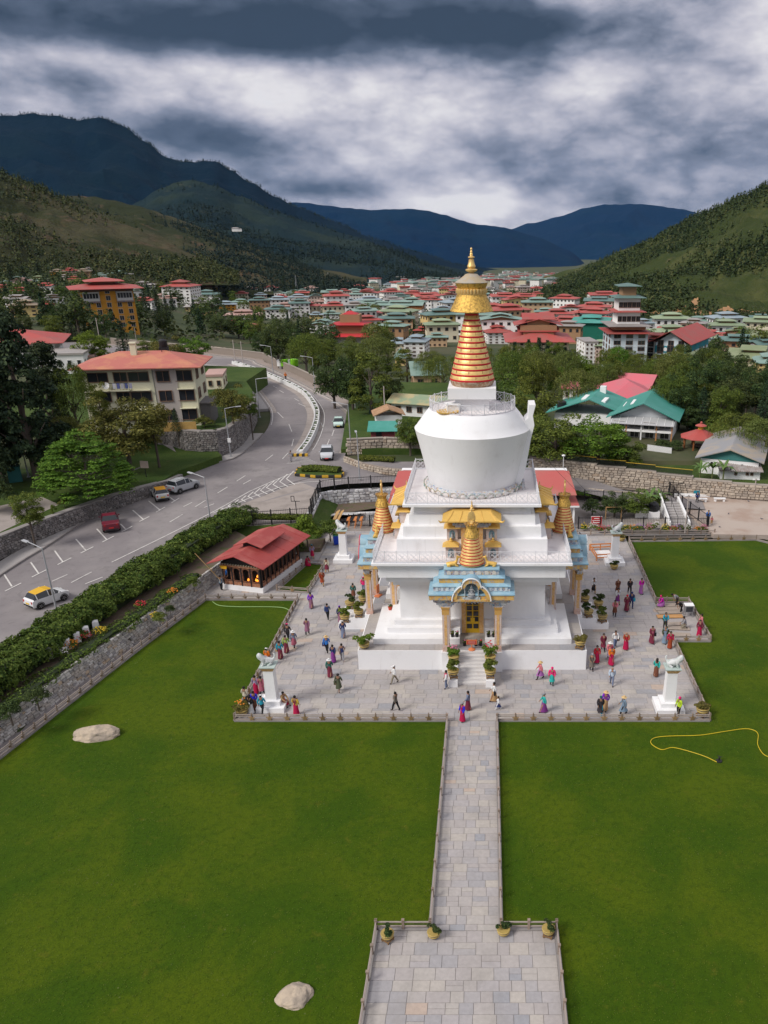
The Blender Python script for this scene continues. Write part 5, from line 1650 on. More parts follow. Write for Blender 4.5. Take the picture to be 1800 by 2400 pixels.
def gab(mb,hw,hd,z0,rise,oh,th=.14,axis='x'):
 if axis=='x':
  x,y=hw+oh,hd+oh
  return mb.add([(-x,-y,z0),(x,-y,z0),(x,0,z0+rise),(-x,0,z0+rise),(x,y,z0),(-x,y,z0),(-x,-y,z0+th),(x,-y,z0+th),(x,0,z0+rise+th),(-x,0,z0+rise+th),(x,y,z0+th),(-x,y,z0+th)],[(6,7,8,9),(9,8,10,11),(1,0,3,2),(2,3,5,4),(0,1,7,6),(4,5,11,10),(1,2,8,7),(2,4,10,8),(3,0,6,9),(5,3,9,11)])
 n0=len(mb.v)
 gab(mb,hd,hw,z0,rise,oh,th,'x')
 for i in range(n0,len(mb.v)):
  vx,vy,vz=mb.v[i]
  mb.v[i]=(-vy,vx,vz)
 return mb
def house(P,w_,d,h,yaw,roof='r',wall='w',floors=3,bays=4,kind='hip',rise=None,oh=None,lantern=True,label=None,group='houses of the town',win=None,fr='b',sep=True,band=None,sides=3,sb=None,cat='house'):
 yaw=yaw
 T=thing('house',label or '%s house of %d storeys under a %s roof in the town'%(WC[wall][1],floors,RC[roof][2]),cat,(P[0],P[1],P[2]),yaw,group)
 hw,hd=w_/2,d/2
 oh=oh if oh is not None else min(1.2,.06*w_+.3)
 rise=rise if rise is not None else .13*min(w_,d)
 part('wall',MB().box(-hw,hw,-hd,hd,-6,h),wallm(wall),T)
 rm=roofm(roof)
 if kind=='hip':
  part('roof',hip(MB(),hw,hd,h+.003,rise,oh),rm,T)
 elif kind=='gx':
  part('gable',MB().add([(-hw,-hd+.02,h),(-hw,hd-.02,h),(-hw,0,h+rise*.9),(hw,-hd+.02,h),(hw,hd-.02,h),(hw,0,h+rise*.9)],[(0,2,1),(3,4,5),(0,1,4,3)]),wallm('n' if wall=='w' else wall),T)
  part('roof',gab(MB(),hw,hd,h+.003,rise,oh),rm,T)
 elif kind=='gy':
  part('gable',MB().add([(-hw+.02,-hd,h),(hw-.02,-hd,h),(0,-hd,h+rise*.9),(-hw+.02,hd,h),(hw-.02,hd,h),(0,hd,h+rise*.9)],[(0,1,2),(3,5,4),(0,3,4,1)]),wallm('n' if wall=='w' else wall),T)
  part('roof',gab(MB(),hw,hd,h+.003,rise,oh,axis='y'),rm,T)
 else:
  part('roof',MB().box(-hw-oh*.3,hw+oh*.3,-hd-oh*.3,hd+oh*.3,h,h+.4),rm,T)
 if lantern and kind in('hip','gx','gy'):
  k=.48
  zt=h+rise*.75
  part('lantern_wall',MB().box(-hw*k*.85,hw*k*.85,-hd*k*.85,hd*k*.85,h+.1,zt+.75),wallm('n'),T)
  mb=MB()
  if kind=='hip':
   hip(mb,hw*k,hd*k,zt+.75,rise*.6,oh*.7)
  elif kind=='gx':
   gab(mb,hw*k,hd*k,zt+.6,rise*.5,oh*.7)
  else:
   gab(mb,hw*k,hd*k,zt+.6,rise*.5,oh*.7,axis='y')
  part('upper_roof',mb,rm,T)
 fh=h/floors
 ww=win[0]if win else min(1.5,w_/bays*.44)
 wh=win[1]if win else fh*.42
 allm=MB()
 for s in range(sides):
  a=(0,-pi/2,pi/2)[s]if sides<4 else(0,-pi/2,pi/2,pi)[s]
  L,D=(w_,hd)if s in(0,3)else(d,hw)
  nb_=bays if s in(0,3)else(sb or min(bays,max(2,round(bays*d/w_))))
  for f in range(floors):
   for i in range(nb_):
    sx=-L/2+L*(i+.5)/nb_
    px,py=sx*cos(a)+D*sin(a),sx*sin(a)-D*cos(a)
    z=f*fh+fh*.30
    if sep:
     link('window',window_mesh(ww,wh,fr),T,(px,py,z),a)
    else:
     allm.m(0).cbox((px,py,z+wh/2),(ww,.12,wh),a)
     allm.m(1).cbox((px+.0*sin(a),py,z+wh/2),(ww*.8,.16,wh*.8),a)
 if not sep and allm.f:
  part('windows',allm,[FRB if fr=='b' else FRW,DARKGLASS],T,kind='stuff')
 for f in range(1,floors):
  if w_>6 and sep:
   part('string_course',MB().box(-hw-.06,hw+.06,-hd-.06,hd+.06,f*fh-.10,f*fh+.08),wallm('w' if wall!='w' else 'n')if band else wallm(wall),T)
 return T
def hpx(u0,u1,vb,ve,d=None,yaw=0.0,P=None,**kw):
 """house whose front runs u0-u1 in the survey, foot at vb, eave at ve"""
 um=(u0+u1)/2
 P=P or atg(um,vb)
 k=px_per_m(P)
 w_=abs(u1-u0)/k/max(.5,cos(yaw))
 q=aty(um,ve,P.y)
 h=max(2.4,q.z-P.z)
 d=d or max(5.0,min(14.0,w_*.65))
 kw.setdefault('floors',max(1,min(7,round(h/3.1))))
 kw.setdefault('bays',max(2,min(7,round(w_/3.2))))
 kw.setdefault('sep',k*1.5>5.5)
 view=atan2(P.x-CX,P.y-CY)
 c=P+Vector((sin(view),cos(view),0))*(d/2)
 return house((c.x,c.y,P.z),w_,d,h,yaw-view*.6,**kw),P,w_,h
 # ---- the tall buildings one can name
 # orange hotel on the left
P=atg(262,772)
T,P,w_,h=hpx(209,318,772,677,d=17,yaw=.24,P=P,roof='r',wall='o',floors=6,bays=5,fr='w',win=(1.5,1.7),rise=1.9,oh=3.4,label='tall orange hotel with a wide red roof and raised red lantern roof',group=None,cat='hotel')
k=h/6
for x in(-w_*.32,w_*.32):
 part('oriel',MB().box(x-2.6,x+2.6,-9.1,-8.5,h-3.9,h-.9),FRW,T)
 for i in range(5):
  part('pane',MB().box(x-2.3+i*.95,x-1.5+i*.95,-9.14,-9.09,h-3.0,h-1.4),DARKGLASS,T)
 part('oriel_base',MB().box(x-2.8,x+2.8,-9.3,-8.5,h-4.4,h-3.9),painted('hotel_frieze',[(.2,.16,.16),(.3,.2,.14),(.14,.14,.2)],2)if 'hotel_frieze' not in MATS else MATS['hotel_frieze'],T)
part('frieze',MB().box(-w_/2-.1,w_/2+.1,-8.62,8.62,h-.8,h-.05),mat('brown_frieze',(.20,.11,.08),.8),T)
part('porch',MB().box(-w_*.42,-w_*.02,-9.6,-8.5,-6,3.2),mat('stone_facing',(.42,.38,.35),.9),T)
hpx(398,463,716,672,d=20,yaw=-.25,roof='r',wall='w',floors=6,bays=5,label='long white six-storey block with a red roof right of the orange hotel',group=None,cat='apartment block')
hpx(464,512,718,690,d=14,yaw=-.15,roof='G',wall='w',floors=4,bays=5,label='white block with dark green roof and balconies beside the white red-roofed block',group=None,cat='apartment block')
hpx(440,504,738,719,roof='a',wall='y',floors=2,bays=7,label='low yellow building with a long grey roof below the white blocks',group=None,cat='building')
hpx(507,553,727,714,roof='b',wall='o',floors=2,label='small orange building with blue grey roof at the trees',group=None,cat='building')
hpx(547,587,726,708,roof='g',wall='w',label='white house with green roof between trees near the left centre',group=None)
hpx(588,633,730,704,roof='G',wall='n',floors=3,label='brown brick-coloured house with a dark green roof',group=None)
hpx(626,681,746,725,roof='G',wall='w',floors=2,bays=5,label='white two-storey house with a low dark green roof left of the town centre',group=None)
hpx(683,727,744,711,roof='G',wall='w',floors=4,bays=4,d=12,yaw=.1,label='white and brown tower house with stacked green roofs',group=None)
hpx(764,818,737,694,roof='r',wall='w',floors=5,bays=4,d=16,yaw=.15,label='white six-storey block with brown bays and a two-tier red roof in the left centre',group=None,cat='apartment block')
hpx(822,850,714,690,roof='g',wall='w',floors=4,d=14,label='white block with green roof just behind the red-roofed block',group=None,cat='apartment block')
hpx(843,892,735,711,d=12,roof='g',wall='w',floors=3,bays=4,kind='gx',label='white wing with green roof left of the long white block',group=None)
T,P,w_,h=hpx(892,992,744,716,d=14,yaw=-.12,roof='g',wall='w',floors=4,bays=9,kind='gx',label='long white block with green roof and orange timber top storey',group=None,cat='apartment block')
part('timber_storey',MB().box(w_*.1,w_*.5+.1,-7.1,7.1,h*.66,h-.05),mat('orange_timber',(.34,.14,.05),.8,var=.2,scale=.6),T)
hpx(818,893,771,735,d=15,yaw=.2,roof='r',wall='a',floors=5,bays=6,rise=.8,oh=.4,label='unfinished grey concrete block with red sheets on top',group=None,cat='building shell')
hpx(727,757,752,738,roof='b',wall='y',floors=2,label='small yellow house with blue grey roof',group=None)
hpx(757,796,747,736,roof='g',wall='w',floors=2,label='small white house with a flat green roof above the white gabled house',group=None)
hpx(736,781,788,762,d=13,yaw=-.2,roof='g',wall='w',floors=3,bays=3,kind='gy',label='white gabled house with green roof above the roadside trees',group=None)
hpx(783,806,788,766,d=9,roof='g',wall='y',floors=3,bays=3,label='narrow yellow house with green roof',group=None)
# red three-tier temple roof
P=atg(822,806)
kk=px_per_m(P)
TM=thing('temple','small temple with three tiers of scarlet roofs among the trees','temple',(P.x,P.y+5,P.z))
part('wall',MB().box(-40/kk,40/kk,-5,5,-4,20/kk),wallm('w'),TM)
z=22/kk
for hw,g,r_ in((66,0,8),(46,24,7),(18,46,6)):
 part('roof',hip(MB(),hw/kk*.78,hw/kk*.6,(18+g)/kk,r_/kk*1.1,hw/kk*.22),roofm('R'),TM)
 part('storey',MB().box(-hw/kk*.5,hw/kk*.5,-hw/kk*.4,hw/kk*.4,(18+g)/kk,(18+g+22)/kk)if g<40 else MB().box(-.4,.4,-.4,.4,60/kk,66/kk),wallm('n'),TM)
hpx(874,926,793,776,roof='g',wall='w',floors=2,bays=4,label='white house with green roof and red ridge right of the temple',group=None)
hpx(900,944,777,763,roof='G',wall='n',floors=2,label='brown-topped house with a dark green roof',group=None)
hpx(972,1015,787,775,roof='r',wall='n',floors=2,bays=4,label='brown house with a two-tier red roof left of the spire',group=None)
hpx(954,1002,838,802,d=11,yaw=-.15,roof='b',wall='w',floors=4,bays=3,label='white four-storey house with blue grey roof close left of the spire',group=None)
hpx(919,953,834,806,d=9,roof='b',wall='c',floors=3,bays=3,label='pale house with grey vaulted roof beside the blue grey roofed house',group=None)
hpx(1002,1048,814,791,roof='g',wall='e',floors=2,bays=4,label='peach house with green roof touching the spire',group=None)
hpx(994,1034,723,703,roof='r',wall='w',floors=3,bays=3,label='white and teal block with red roof left of the golden parasol',group=None)
P=atg(978,709)
hpx(958,997,709,697,d=12,roof='r',wall='w',floors=2,label='white red-roofed temple hall with golden pinnacle',group=None,cat='temple')
hpx(1150,1184,748,727,d=14,roof='r',wall='a',floors=4,bays=4,label='grey part of the long red-roofed block right of the spire',group=None,cat='apartment block')
hpx(1185,1228,746,726,d=14,roof='r',wall='y',floors=4,bays=5,label='yellow part of the long red-roofed block right of the spire',group=None,cat='apartment block')
hpx(1254,1302,757,731,roof='g',wall='y',floors=3,bays=5,label='yellow block with a stepped green roof below the pine hill',group=None,cat='apartment block')
hpx(1134,1190,806,780,d=22,yaw=.15,roof='r',wall='w',floors=4,bays=4,label='white block with brown window panels and red roof right of the golden rings',group=None,cat='apartment block')
hpx(1210,1284,768,759,d=26,roof='r',wall='p',floors=1,bays=5,kind='gy',label='broad hall with a wide low red gable roof',group=None,cat='hall')
T,P,w_,h=hpx(1192,1326,836,801,d=24,yaw=.05,roof='r',wall='c',floors=3,bays=8,oh=2.2,rise=2.6,lantern=False,label='big cream hall under piled red roofs behind the cypress trees',group=None,cat='hall')
for hw,hd,z,r_ in((w_*.30,6.5,h+2.6,1.2),(w_*.36,5.5,h+4.6,2.2),(w_*.22,4.5,h+6.6,1.8)):
 part('storey',MB().box(-hw*.9,hw*.9,-hd+2,hd+6,z-2.4,z+.2),wallm('n'),T)
 part('upper_roof',gab(MB(),hw,hd,z,r_,1.5,axis='y' if r_>2 else 'x').xf(Matrix.Translation((0,3,0))),roofm('r'),T)
hpx(1343,1424,800,757,d=26,yaw=-.1,roof='t',wall='m',floors=5,bays=2,rise=1.2,sep=False,win=(.2,.2),label='large building wrapped in green scaffold netting',group=None,cat='building')
hpx(1359,1389,852,803,d=12,yaw=.2,roof='a',wall='w',floors=5,bays=3,kind='flat',label='narrow white block with grey flat roof left of the white tower',group=None,cat='apartment block')
hpx(1392,1417,852,811,d=9,roof='L',wall='p',floors=5,bays=3,label='slim pale block with light green roof tight against the white tower',group=None,cat='apartment block')
T,P,w_,h=hpx(1417,1501,872,782,d=15,yaw=.12,roof='r',wall='b',floors=6,bays=3,rise=.8,oh=1.4,lantern=False,win=(2.0,1.4),label='tall pale blue tower with stacked red and green roofs',group=None,cat='tower block')
for hw,hd,z,rk,st in((.52,.52,1.9,'a',1.0),(.36,.36,5.6,'r',3.4),(.34,.34,9.4,'G',3.4),(.22,.22,12.4,'G',2.4)):
 part('storey',MB().box(-w_*hw*.85,w_*hw*.85,-15*hd*.85,15*hd*.85,h+z-st,h+z),wallm('w' if st>3 else 'n'),T)
 part('upper_roof',hip(MB(),w_*hw*.9,15*hd*.9,h+z,.7,1.3),roofm(rk),T)
 if st>3:
  for i in range(5):
   link('window',window_mesh(1.2,1.5),T,(-w_*hw*.7+i*w_*hw*.35,-15*hd*.85,h+z-2.6))
T,P,w_,h=hpx(1560,1628,872,806,d=26,yaw=-.35,roof='r',wall='b',floors=5,bays=3,kind='gy',rise=3.4,oh=2.0,lantern=False,win=(1.7,1.9),sb=4,label='white gabled hotel with a long red roof and teal band',group=None,cat='hotel')
part('teal_band',MB().box(-w_/2-.08,w_/2+.08,-13.08,13.08,h*.66,h*.66+1.9),mat('teal_band',(.02,.25,.33),.7),T)
for i in(-1,0,1):
 link('window',window_mesh(2.0,2.0),T,(i*w_/3,-13.1,h*.67))
 part('emblem',MB().lathe([(.55,-.03),(.55,.03)],16).xf(Matrix.Translation((i*w_/3+w_/6,-13.12,h*.66+.95))@Matrix.Rotation(pi/2,4,'X')),WHITE2,T)if i<1 else None
hpx(1512,1560,868,800,d=14,yaw=-.35,roof='r',wall='w',floors=5,bays=3,kind='gx',lantern=True,win=(1.7,1.9),label='white wing with oriel windows between the tower and the gabled hotel',group=None,cat='hotel')
T,P,w_,h=hpx(1582,1652,900,869,d=22,yaw=-.42,roof='o',wall='y',floors=2,bays=6,oh=1.6,rise=3.2,lantern=False,win=(1.3,1.4),label='yellow building with a large olive green hip roof on the right',group=None,cat='building')
hpx(1712,1812,864,841,d=20,yaw=-.2,roof='o',wall='c',floors=2,bays=8,kind='gx',label='cream building with a big olive green roof at the right edge',group=None,cat='building')
hpx(1768,1822,872,852,d=14,roof='g',wall='y',floors=2,bays=4,label='yellow building with green roof in front of the olive roofed one',group=None,cat='building')
hpx(1628,1682,844,830,roof='p',wall='y',floors=1,bays=4,kind='gx',lantern=False,label='low yellow building with faded pink roof behind the hotel',group=None)
hpx(1680,1732,840,829,roof='p',wall='y',floors=1,bays=4,kind='gx',lantern=False,label='low yellow building with faded pink roof further right',group=None)
hpx(1602,1678,822,794,d=15,roof='L',wall='p',floors=3,bays=6,label='pink white block with light green two-tier roof beyond the hotel',group=None,cat='apartment block')
hpx(1512,1598,775,759,d=20,roof='G',wall='a',floors=2,bays=6,label='wide grey block with dark green roof behind the tower',group=None)
hpx(1574,1625,768,755,roof='r',wall='p',floors=2,label='pink block with red roof near the earth cutting',group=None)
hpx(1690,1735,806,781,roof='G',wall='w',floors=4,bays=4,label='white and brown block with dark green roof on the right',group=None,cat='apartment block')
hpx(1746,1797,806,795,roof='G',wall='c',floors=2,label='cream house with dark green roof near the right edge',group=None)
hpx(1742,1806,828,814,d=12,roof='g',wall='n',floors=2,bays=5,label='brown house with wide bright green roof at the right edge',group=None)
# pink roofed school and bungalows among the trees
hpx(1422,1508,962,943,d=12,yaw=.15,roof='k',wall='w',floors=1,bays=4,oh=1.6,rise=2.4,lantern=False,label='white house with bright pink hip roof behind the teal-roofed house',group=None)
hpx(1462,1520,940,921,d=10,yaw=-.3,roof='k',wall='n',floors=1,bays=3,kind='gx',oh=1.4,rise=2.4,lantern=False,label='pink gabled roof with open brown gable behind the pink hip roof',group=None)
hpx(1318,1352,938,921,d=8,roof='k',wall='w',floors=1,bays=2,lantern=False,label='small pink roof half hidden by willows',group=None)
hpx(1590,1650,925,905,d=11,roof='t',wall='c',floors=1,bays=3,kind='gx',lantern=False,label='bungalow with teal roof below the yellow building',group=None)
hpx(1612,1668,946,928,d=9,roof='t',wall='c',floors=1,bays=3,lantern=False,label='second teal roofed bungalow lower down among the trees',group=None)
hpx(966,1030,908,880,d=10,yaw=.12,roof='g',wall='e',floors=1,bays=2,kind='gx',rise=2.6,lantern=False,label='peach bungalow with green gable roof left of the dome',group=None)
hpx(826,852,848,838,d=7,roof='g',wall='y',floors=1,bays=2,lantern=False,rise=2.4,label='small green pyramid roof above the roadside trees',group=None)
hpx(928,952,858,842,d=8,roof='g',wall='y',floors=1,bays=2,lantern=False,rise=2.4,label='yellow cottage with green roof between the trees',group=None)
# ---- cream apartment house with the red roof on the left
fr_,fl_=at(472,996,6.2),at(214,1004,6.2)
d_=(fr_-fl_)
L=d_.length
ya=atan2(d_.y,d_.x)
hh=aty(472,860,fr_.y).z-6.2
c=(fr_+fl_)/2+Vector((-sin(ya),cos(ya),0))*4.5
CRH=thing('cream_house','three-storey cream apartment house with a low red hip roof left of the road','apartment house',(c.x,c.y,6.2),ya)
CW=mat('cream_render',(.66,.64,.47),.9,c2=(.56,.54,.42),scale=.4,thr=(.5,.75),bump=.05)
part('wall',MB().box(-L/2,L/2,-4.5,4.5,-1,hh),CW,CRH)
part('roof',hip(MB(),L/2,4.5,hh+.003,1.7,1.25),mat('rusty_pink_roof',(.46,.15,.12),.65,c2=(.52,.22,.13),scale=.35,thr=(.45,.62),bump=.1,bscale=4),CRH)
part('stone_pier',MB().box(L*.14,L*.34,-4.62,-4.5,0,hh-.1),mat('stone_facing',(0,0,0)),CRH)
part('chimney',MB().box(-1.3,-.5,-1.5,-.7,hh+1.0,hh+3.0).box(-1.4,-.4,-1.6,-.6,hh+3.0,hh+3.2),CW,CRH)
part('water_tank',MB().lathe([(.55,0),(.6,.1),(.6,.9),(.4,1.1),(.1,1.15)],14,(2.9,1.0,hh+2.2)),BLACKM,CRH,smooth=True)
part('tank_frame',MB().box(2.86,2.94,-.6,-.5,hh+1.2,hh+2.4).box(2.3,3.5,.4,1.6,hh+1.6,hh+2.22),BLACKM,CRH)
BW=window_mesh
for f in range(3):
 z=f*hh/3+.9
 for x,w2 in((-L*.36,2.9),(-L*.16,1.9),(L*.00,2.9))if f>0 else((-L*.36,2.6),(-L*.1,2.0)):
  link('window',BW(w2,1.4),CRH,(x,-4.5,z))
 for x,w2 in((L*.22,1.9),(L*.40,2.5)):
  link('window',BW(w2,1.6),CRH,(x,-4.63 if x<L*.3 else-4.5,z-.1))
 for y in(-2.5,2.0):
  link('window',BW(1.8,1.5),CRH,(L/2,y,z),pi/2)
 part('sunshade',MB().box(L*.33,L*.48,-5.0,-4.5,z+1.62,z+1.70).box(-L*.42,L*.09,-4.9,-4.5,z+1.55,z+1.63),CW,CRH)
part('balcony',MB().box(-L*.25,-L*.08,-5.6,-4.5,hh*.64,hh*.66),CW,CRH)
mb=MB()
for i in range(14):
 x=-L*.25+L*.17*i/13
 mb.box(x-.02,x+.02,-5.6,-5.56,hh*.66,hh*.66+1.0)
part('balcony_rail',mb.box(-L*.25,-L*.08,-5.62,-5.56,hh*.66+.95,hh*.66+1.02),BLACKM,CRH,kind='stuff')
for i,cc in enumerate(((.5,.5,.55),(.1,.12,.3),(.4,.4,.45),(.08,.1,.25),(.3,.3,.4))):
 part('laundry',MB().box(-L*.22+i*.55,-L*.22+i*.55+.42,-5.66,-5.63,hh*.66+.2,hh*.66+.95),mat('laundry_%s'%'abcde'[i],cc,.9),CRH)
part('downpipe',MB().tube([(L*.13,-4.56,0),(L*.13,-4.56,hh)],.05,5),mat('grey_metal',(0,0,0)),CRH)
o=link('satellite_dish',MB().lathe([(.05,0),(.35,.08),(.5,.2)],12,cap=False).xf(Matrix.Rotation(1.2,4,'X')).mesh('satellite_dish',WHITE2,True),CRH,(-L*.29,-4.9,hh*.72))
part('fence_panel',MB().box(L*.05,L*.5,-8.4,-8.3,0,1.3),mat('ochre_fence',(.44,.28,.09),.8,var=.2),CRH)
part('annex',MB().box(L/2+.02,L/2+1.6,-3.5,1.5,0,3.0).box(L/2+.02,L/2+2.0,-3.9,1.9,3.0,3.15),mat('annex_grey',(.16,.15,.15),.8),CRH)
# small house right of it, red roofed house behind the conifers, white annexe
hpx(492,530,908,883,d=7,P=at(511,914,6.0),roof='p',wall='c',floors=1,bays=2,kind='flat',label='small cream house with a flat pink roof beside the cream apartment house',group=None)
hpx(-30,142,850,806,d=14,P=at(56,862,6.4),yaw=.05,roof='r',wall='w',floors=2,bays=7,oh=2.0,rise=2.2,lantern=False,fr='w',label='white house with a big red roof behind the tall dark conifers at the left edge',group=None)
hpx(128,212,862,832,d=9,P=at(170,874,6.3),yaw=-.05,roof='a',wall='w',floors=1,bays=4,kind='flat',fr='w',label='white annexe with a grey lean-to roof between the conifers and the cream house',group=None)
hpx(214,228,856,842,d=4,P=at(221,866,6.3),roof='p',wall='e',floors=1,bays=1,kind='flat',label='tiny pink shed beside the white annexe',group=None)
# ---- left hillside and valley houses that stand out
for u0,u1,vb,ve,rf,wl,fl,lab in[(32,95,742,716,'n','y',3,'yellow building with tan roof far left of the orange hotel'),(99,127,729,722,'r','p',1,'low pink house with red roof left of the orange hotel'),(5,31,774,756,'r','w',2,'white house with red roof at the left edge above the conifers'),(12,84,670,661,'g','w',1,'long white house with green roof on the left hillside'),(125,164,634,627,'g','w',2,'white block with green roof highest on the left hillside'),(166,193,634,627,'g','y',2,'yellow block with green roof next to the highest white block'),(123,152,652,637,'n','o',3,'orange block low on the left hillside'),(153,182,651,634,'r','p',4,'pale block with red roof beside the orange one on the hillside'),(182,213,648,636,'n','n',3,'brown block on the left hillside above the hotel'),(204,239,637,629,'g','w',2,'white block with green roof right of the highest group'),(258,297,653,641,'g','w',3,'white block with green roof above the hotel roof'),(290,330,660,648,'a','w',3,'white block with grey roof right above the hotel'),(312,362,676,668,'a','w',2,'long grey-roofed house right of the hotel roof'),(354,389,670,657,'n','p',4,'pinkish block with brown roof right of the hotel'),(358,388,644,636,'g','w',3,'white block under the ridge of the brown hill'),(392,431,652,640,'p','w',4,'pair of white blocks with pink roof under the brown hill'),(432,457,660,650,'r','w',3,'white block with red roof and dark trees beside it'),(468,503,675,658,'r','w',4,'white block with two-tier red roof above the dark green roofed block'),(503,521,670,655,'G','n',4,'brown block with green roof above the dark green roofed block'),(536,559,672,660,'g','o',3,'orange block with green roof among dark firs'),(573,601,689,677,'a','w',3,'white house with grey roof below the firs'),(517,600,777,767,'r','c',1,'long low house with red roof hidden by the trees at the road'),(532,612,748,741,'p','w',1,'long low white shed with a pale pink roof'),(676,708,700,685,'g','w',3,'white block with green roof in front of the radio mast')]:
 hpx(u0,u1,vb,ve,roof=rf,wall=wl,floors=fl,label=lab,group=None,sep=False)
 # ---- the packed town: rows of houses that differ only in colour and roof
rf_=random.Random(21)
taken=[]
def fill(n,u0,u1,v0,v1,wr,hr,roofs,walls,sep=None,where='in the crowded town centre'):
 i=0
 tries=0
 while i<n and tries<n*12:
  tries+=1
  u,v=rf_.uniform(u0,u1),rf_.uniform(v0,v1)
  w2=rf_.uniform(*wr)*(.55+.9*(v-620)/180)
  if any(abs(u-a)<(w2+b_)*.46 and abs(v-c_)<7+(v-640)*.045 for a,b_,c_ in taken):
   continue
  taken.append((u,w2,v))
  h2=rf_.uniform(*hr)*(.5+.8*(v-620)/180)
  rf,wl=rf_.choice(roofs),rf_.choice(walls)
  fl=max(1,round(h2/6))
  kd=rf_.choice(['hip','hip','gx','gy'])
  hpx(u-w2/2,u+w2/2,v,v-h2,roof=rf,wall=wl,kind=kd,yaw=rf_.uniform(-.4,.4),sep=False,label='%s %s %s-storey house with %s %s roof %s'%('wide' if w2>sum(wr)*.36 else 'narrow',WC[wl][1],['','one','two','three','four','five','six','seven','eight','nine'][min(9,fl)],RC[rf][2],'hip' if kd=='hip' else 'gable',where),group='%s houses with %s roofs %s'%(WC[wl][1],RC[rf][2],where))
  i+=1
fill(64,850,1340,742,806,(36,66),(24,40),'gggGbarrrL','wwwwcnye')
fill(60,1180,1420,722,790,(36,66),(22,38),'rrrrrgG','wwwcynp',where='right of the spire')
fill(70,1500,1810,772,842,(32,60),(20,36),'GGgrLobar','wwwcnyp',where='on the right below the cutting')
fill(44,640,1000,706,746,(28,54),(16,30),'gGrabpr','wwwpcn',where='in the left part of the town')
fill(44,560,1020,672,706,(18,36),(12,22),'ggrapbr','wwwwpc',where='at the foot of the scrub hill')
fill(34,0,560,640,724,(24,46),(13,24),'ggraopr','wwwycp',where='scattered on the left slope')
fill(34,1000,1260,682,722,(20,40),(13,24),'grarpr','wwwpcy',where='in the valley behind the spire')
# far town as one mass
FT=[MB(),MB()]
tone=[]
rr=random.Random(5)
fw,fr2=MB(),MB()
for k in range(620):
 t=rr.random()
 if t<.45:
  u=rr.uniform(1130,1310)
  v=rr.uniform(650,668)-(u-1130)*.03+(12 if rr.random()<.5 else 0)
 elif t<.60:
  u=rr.uniform(1180,1240)
  v=rr.uniform(641,652)
 elif t<.9:
  u=rr.uniform(930,1100)
  v=rr.uniform(640,690)+(1040-u)*.02
 else:
  u=rr.uniform(640,940)
  v=rr.uniform(640,675)
 P=atg(u,v)
 s=rr.uniform(6,13)
 h=rr.uniform(6,15)
 ya=rr.uniform(-.6,.6)
 ci=rr.choice([0,0,0,1,2])
 fw.m(ci).cbox((P.x,P.y,P.z+h/2-2),(s*1.4,s,h+4),ya)
 fr2.m(rr.choice([0,0,1,2])).cbox((P.x,P.y,P.z+h+.6),(s*1.6,s*1.25,1.4),ya)
o=link('distant_houses',fw.mesh('distant_houses',[wallm('w'),wallm('p'),wallm('c')]))
o['kind']='stuff'
o['label']='mass of tiny houses far down the valley'
o['category']='town'
part('roofs',fr2,[roofm('g'),roofm('r'),roofm('a')],o,kind='stuff')
# white monastery on the hill spur
P=far(552,539,2150)
T=thing('hill_monastery','tiny white monastery on the dark hill spur','monastery',P)
part('wall',MB().box(-14,14,-5,5,-6,7).box(14,26,-4,4,-6,4),wallm('w'),T)
part('roof',hip(MB(),14,5,7,3,2),roofm('a'),T)
part('roof',hip(MB(),6,4,4,2,1).xf(Matrix.Translation((20,0,0))),roofm('a'),T)
T.scale=(.55,.55,.55)
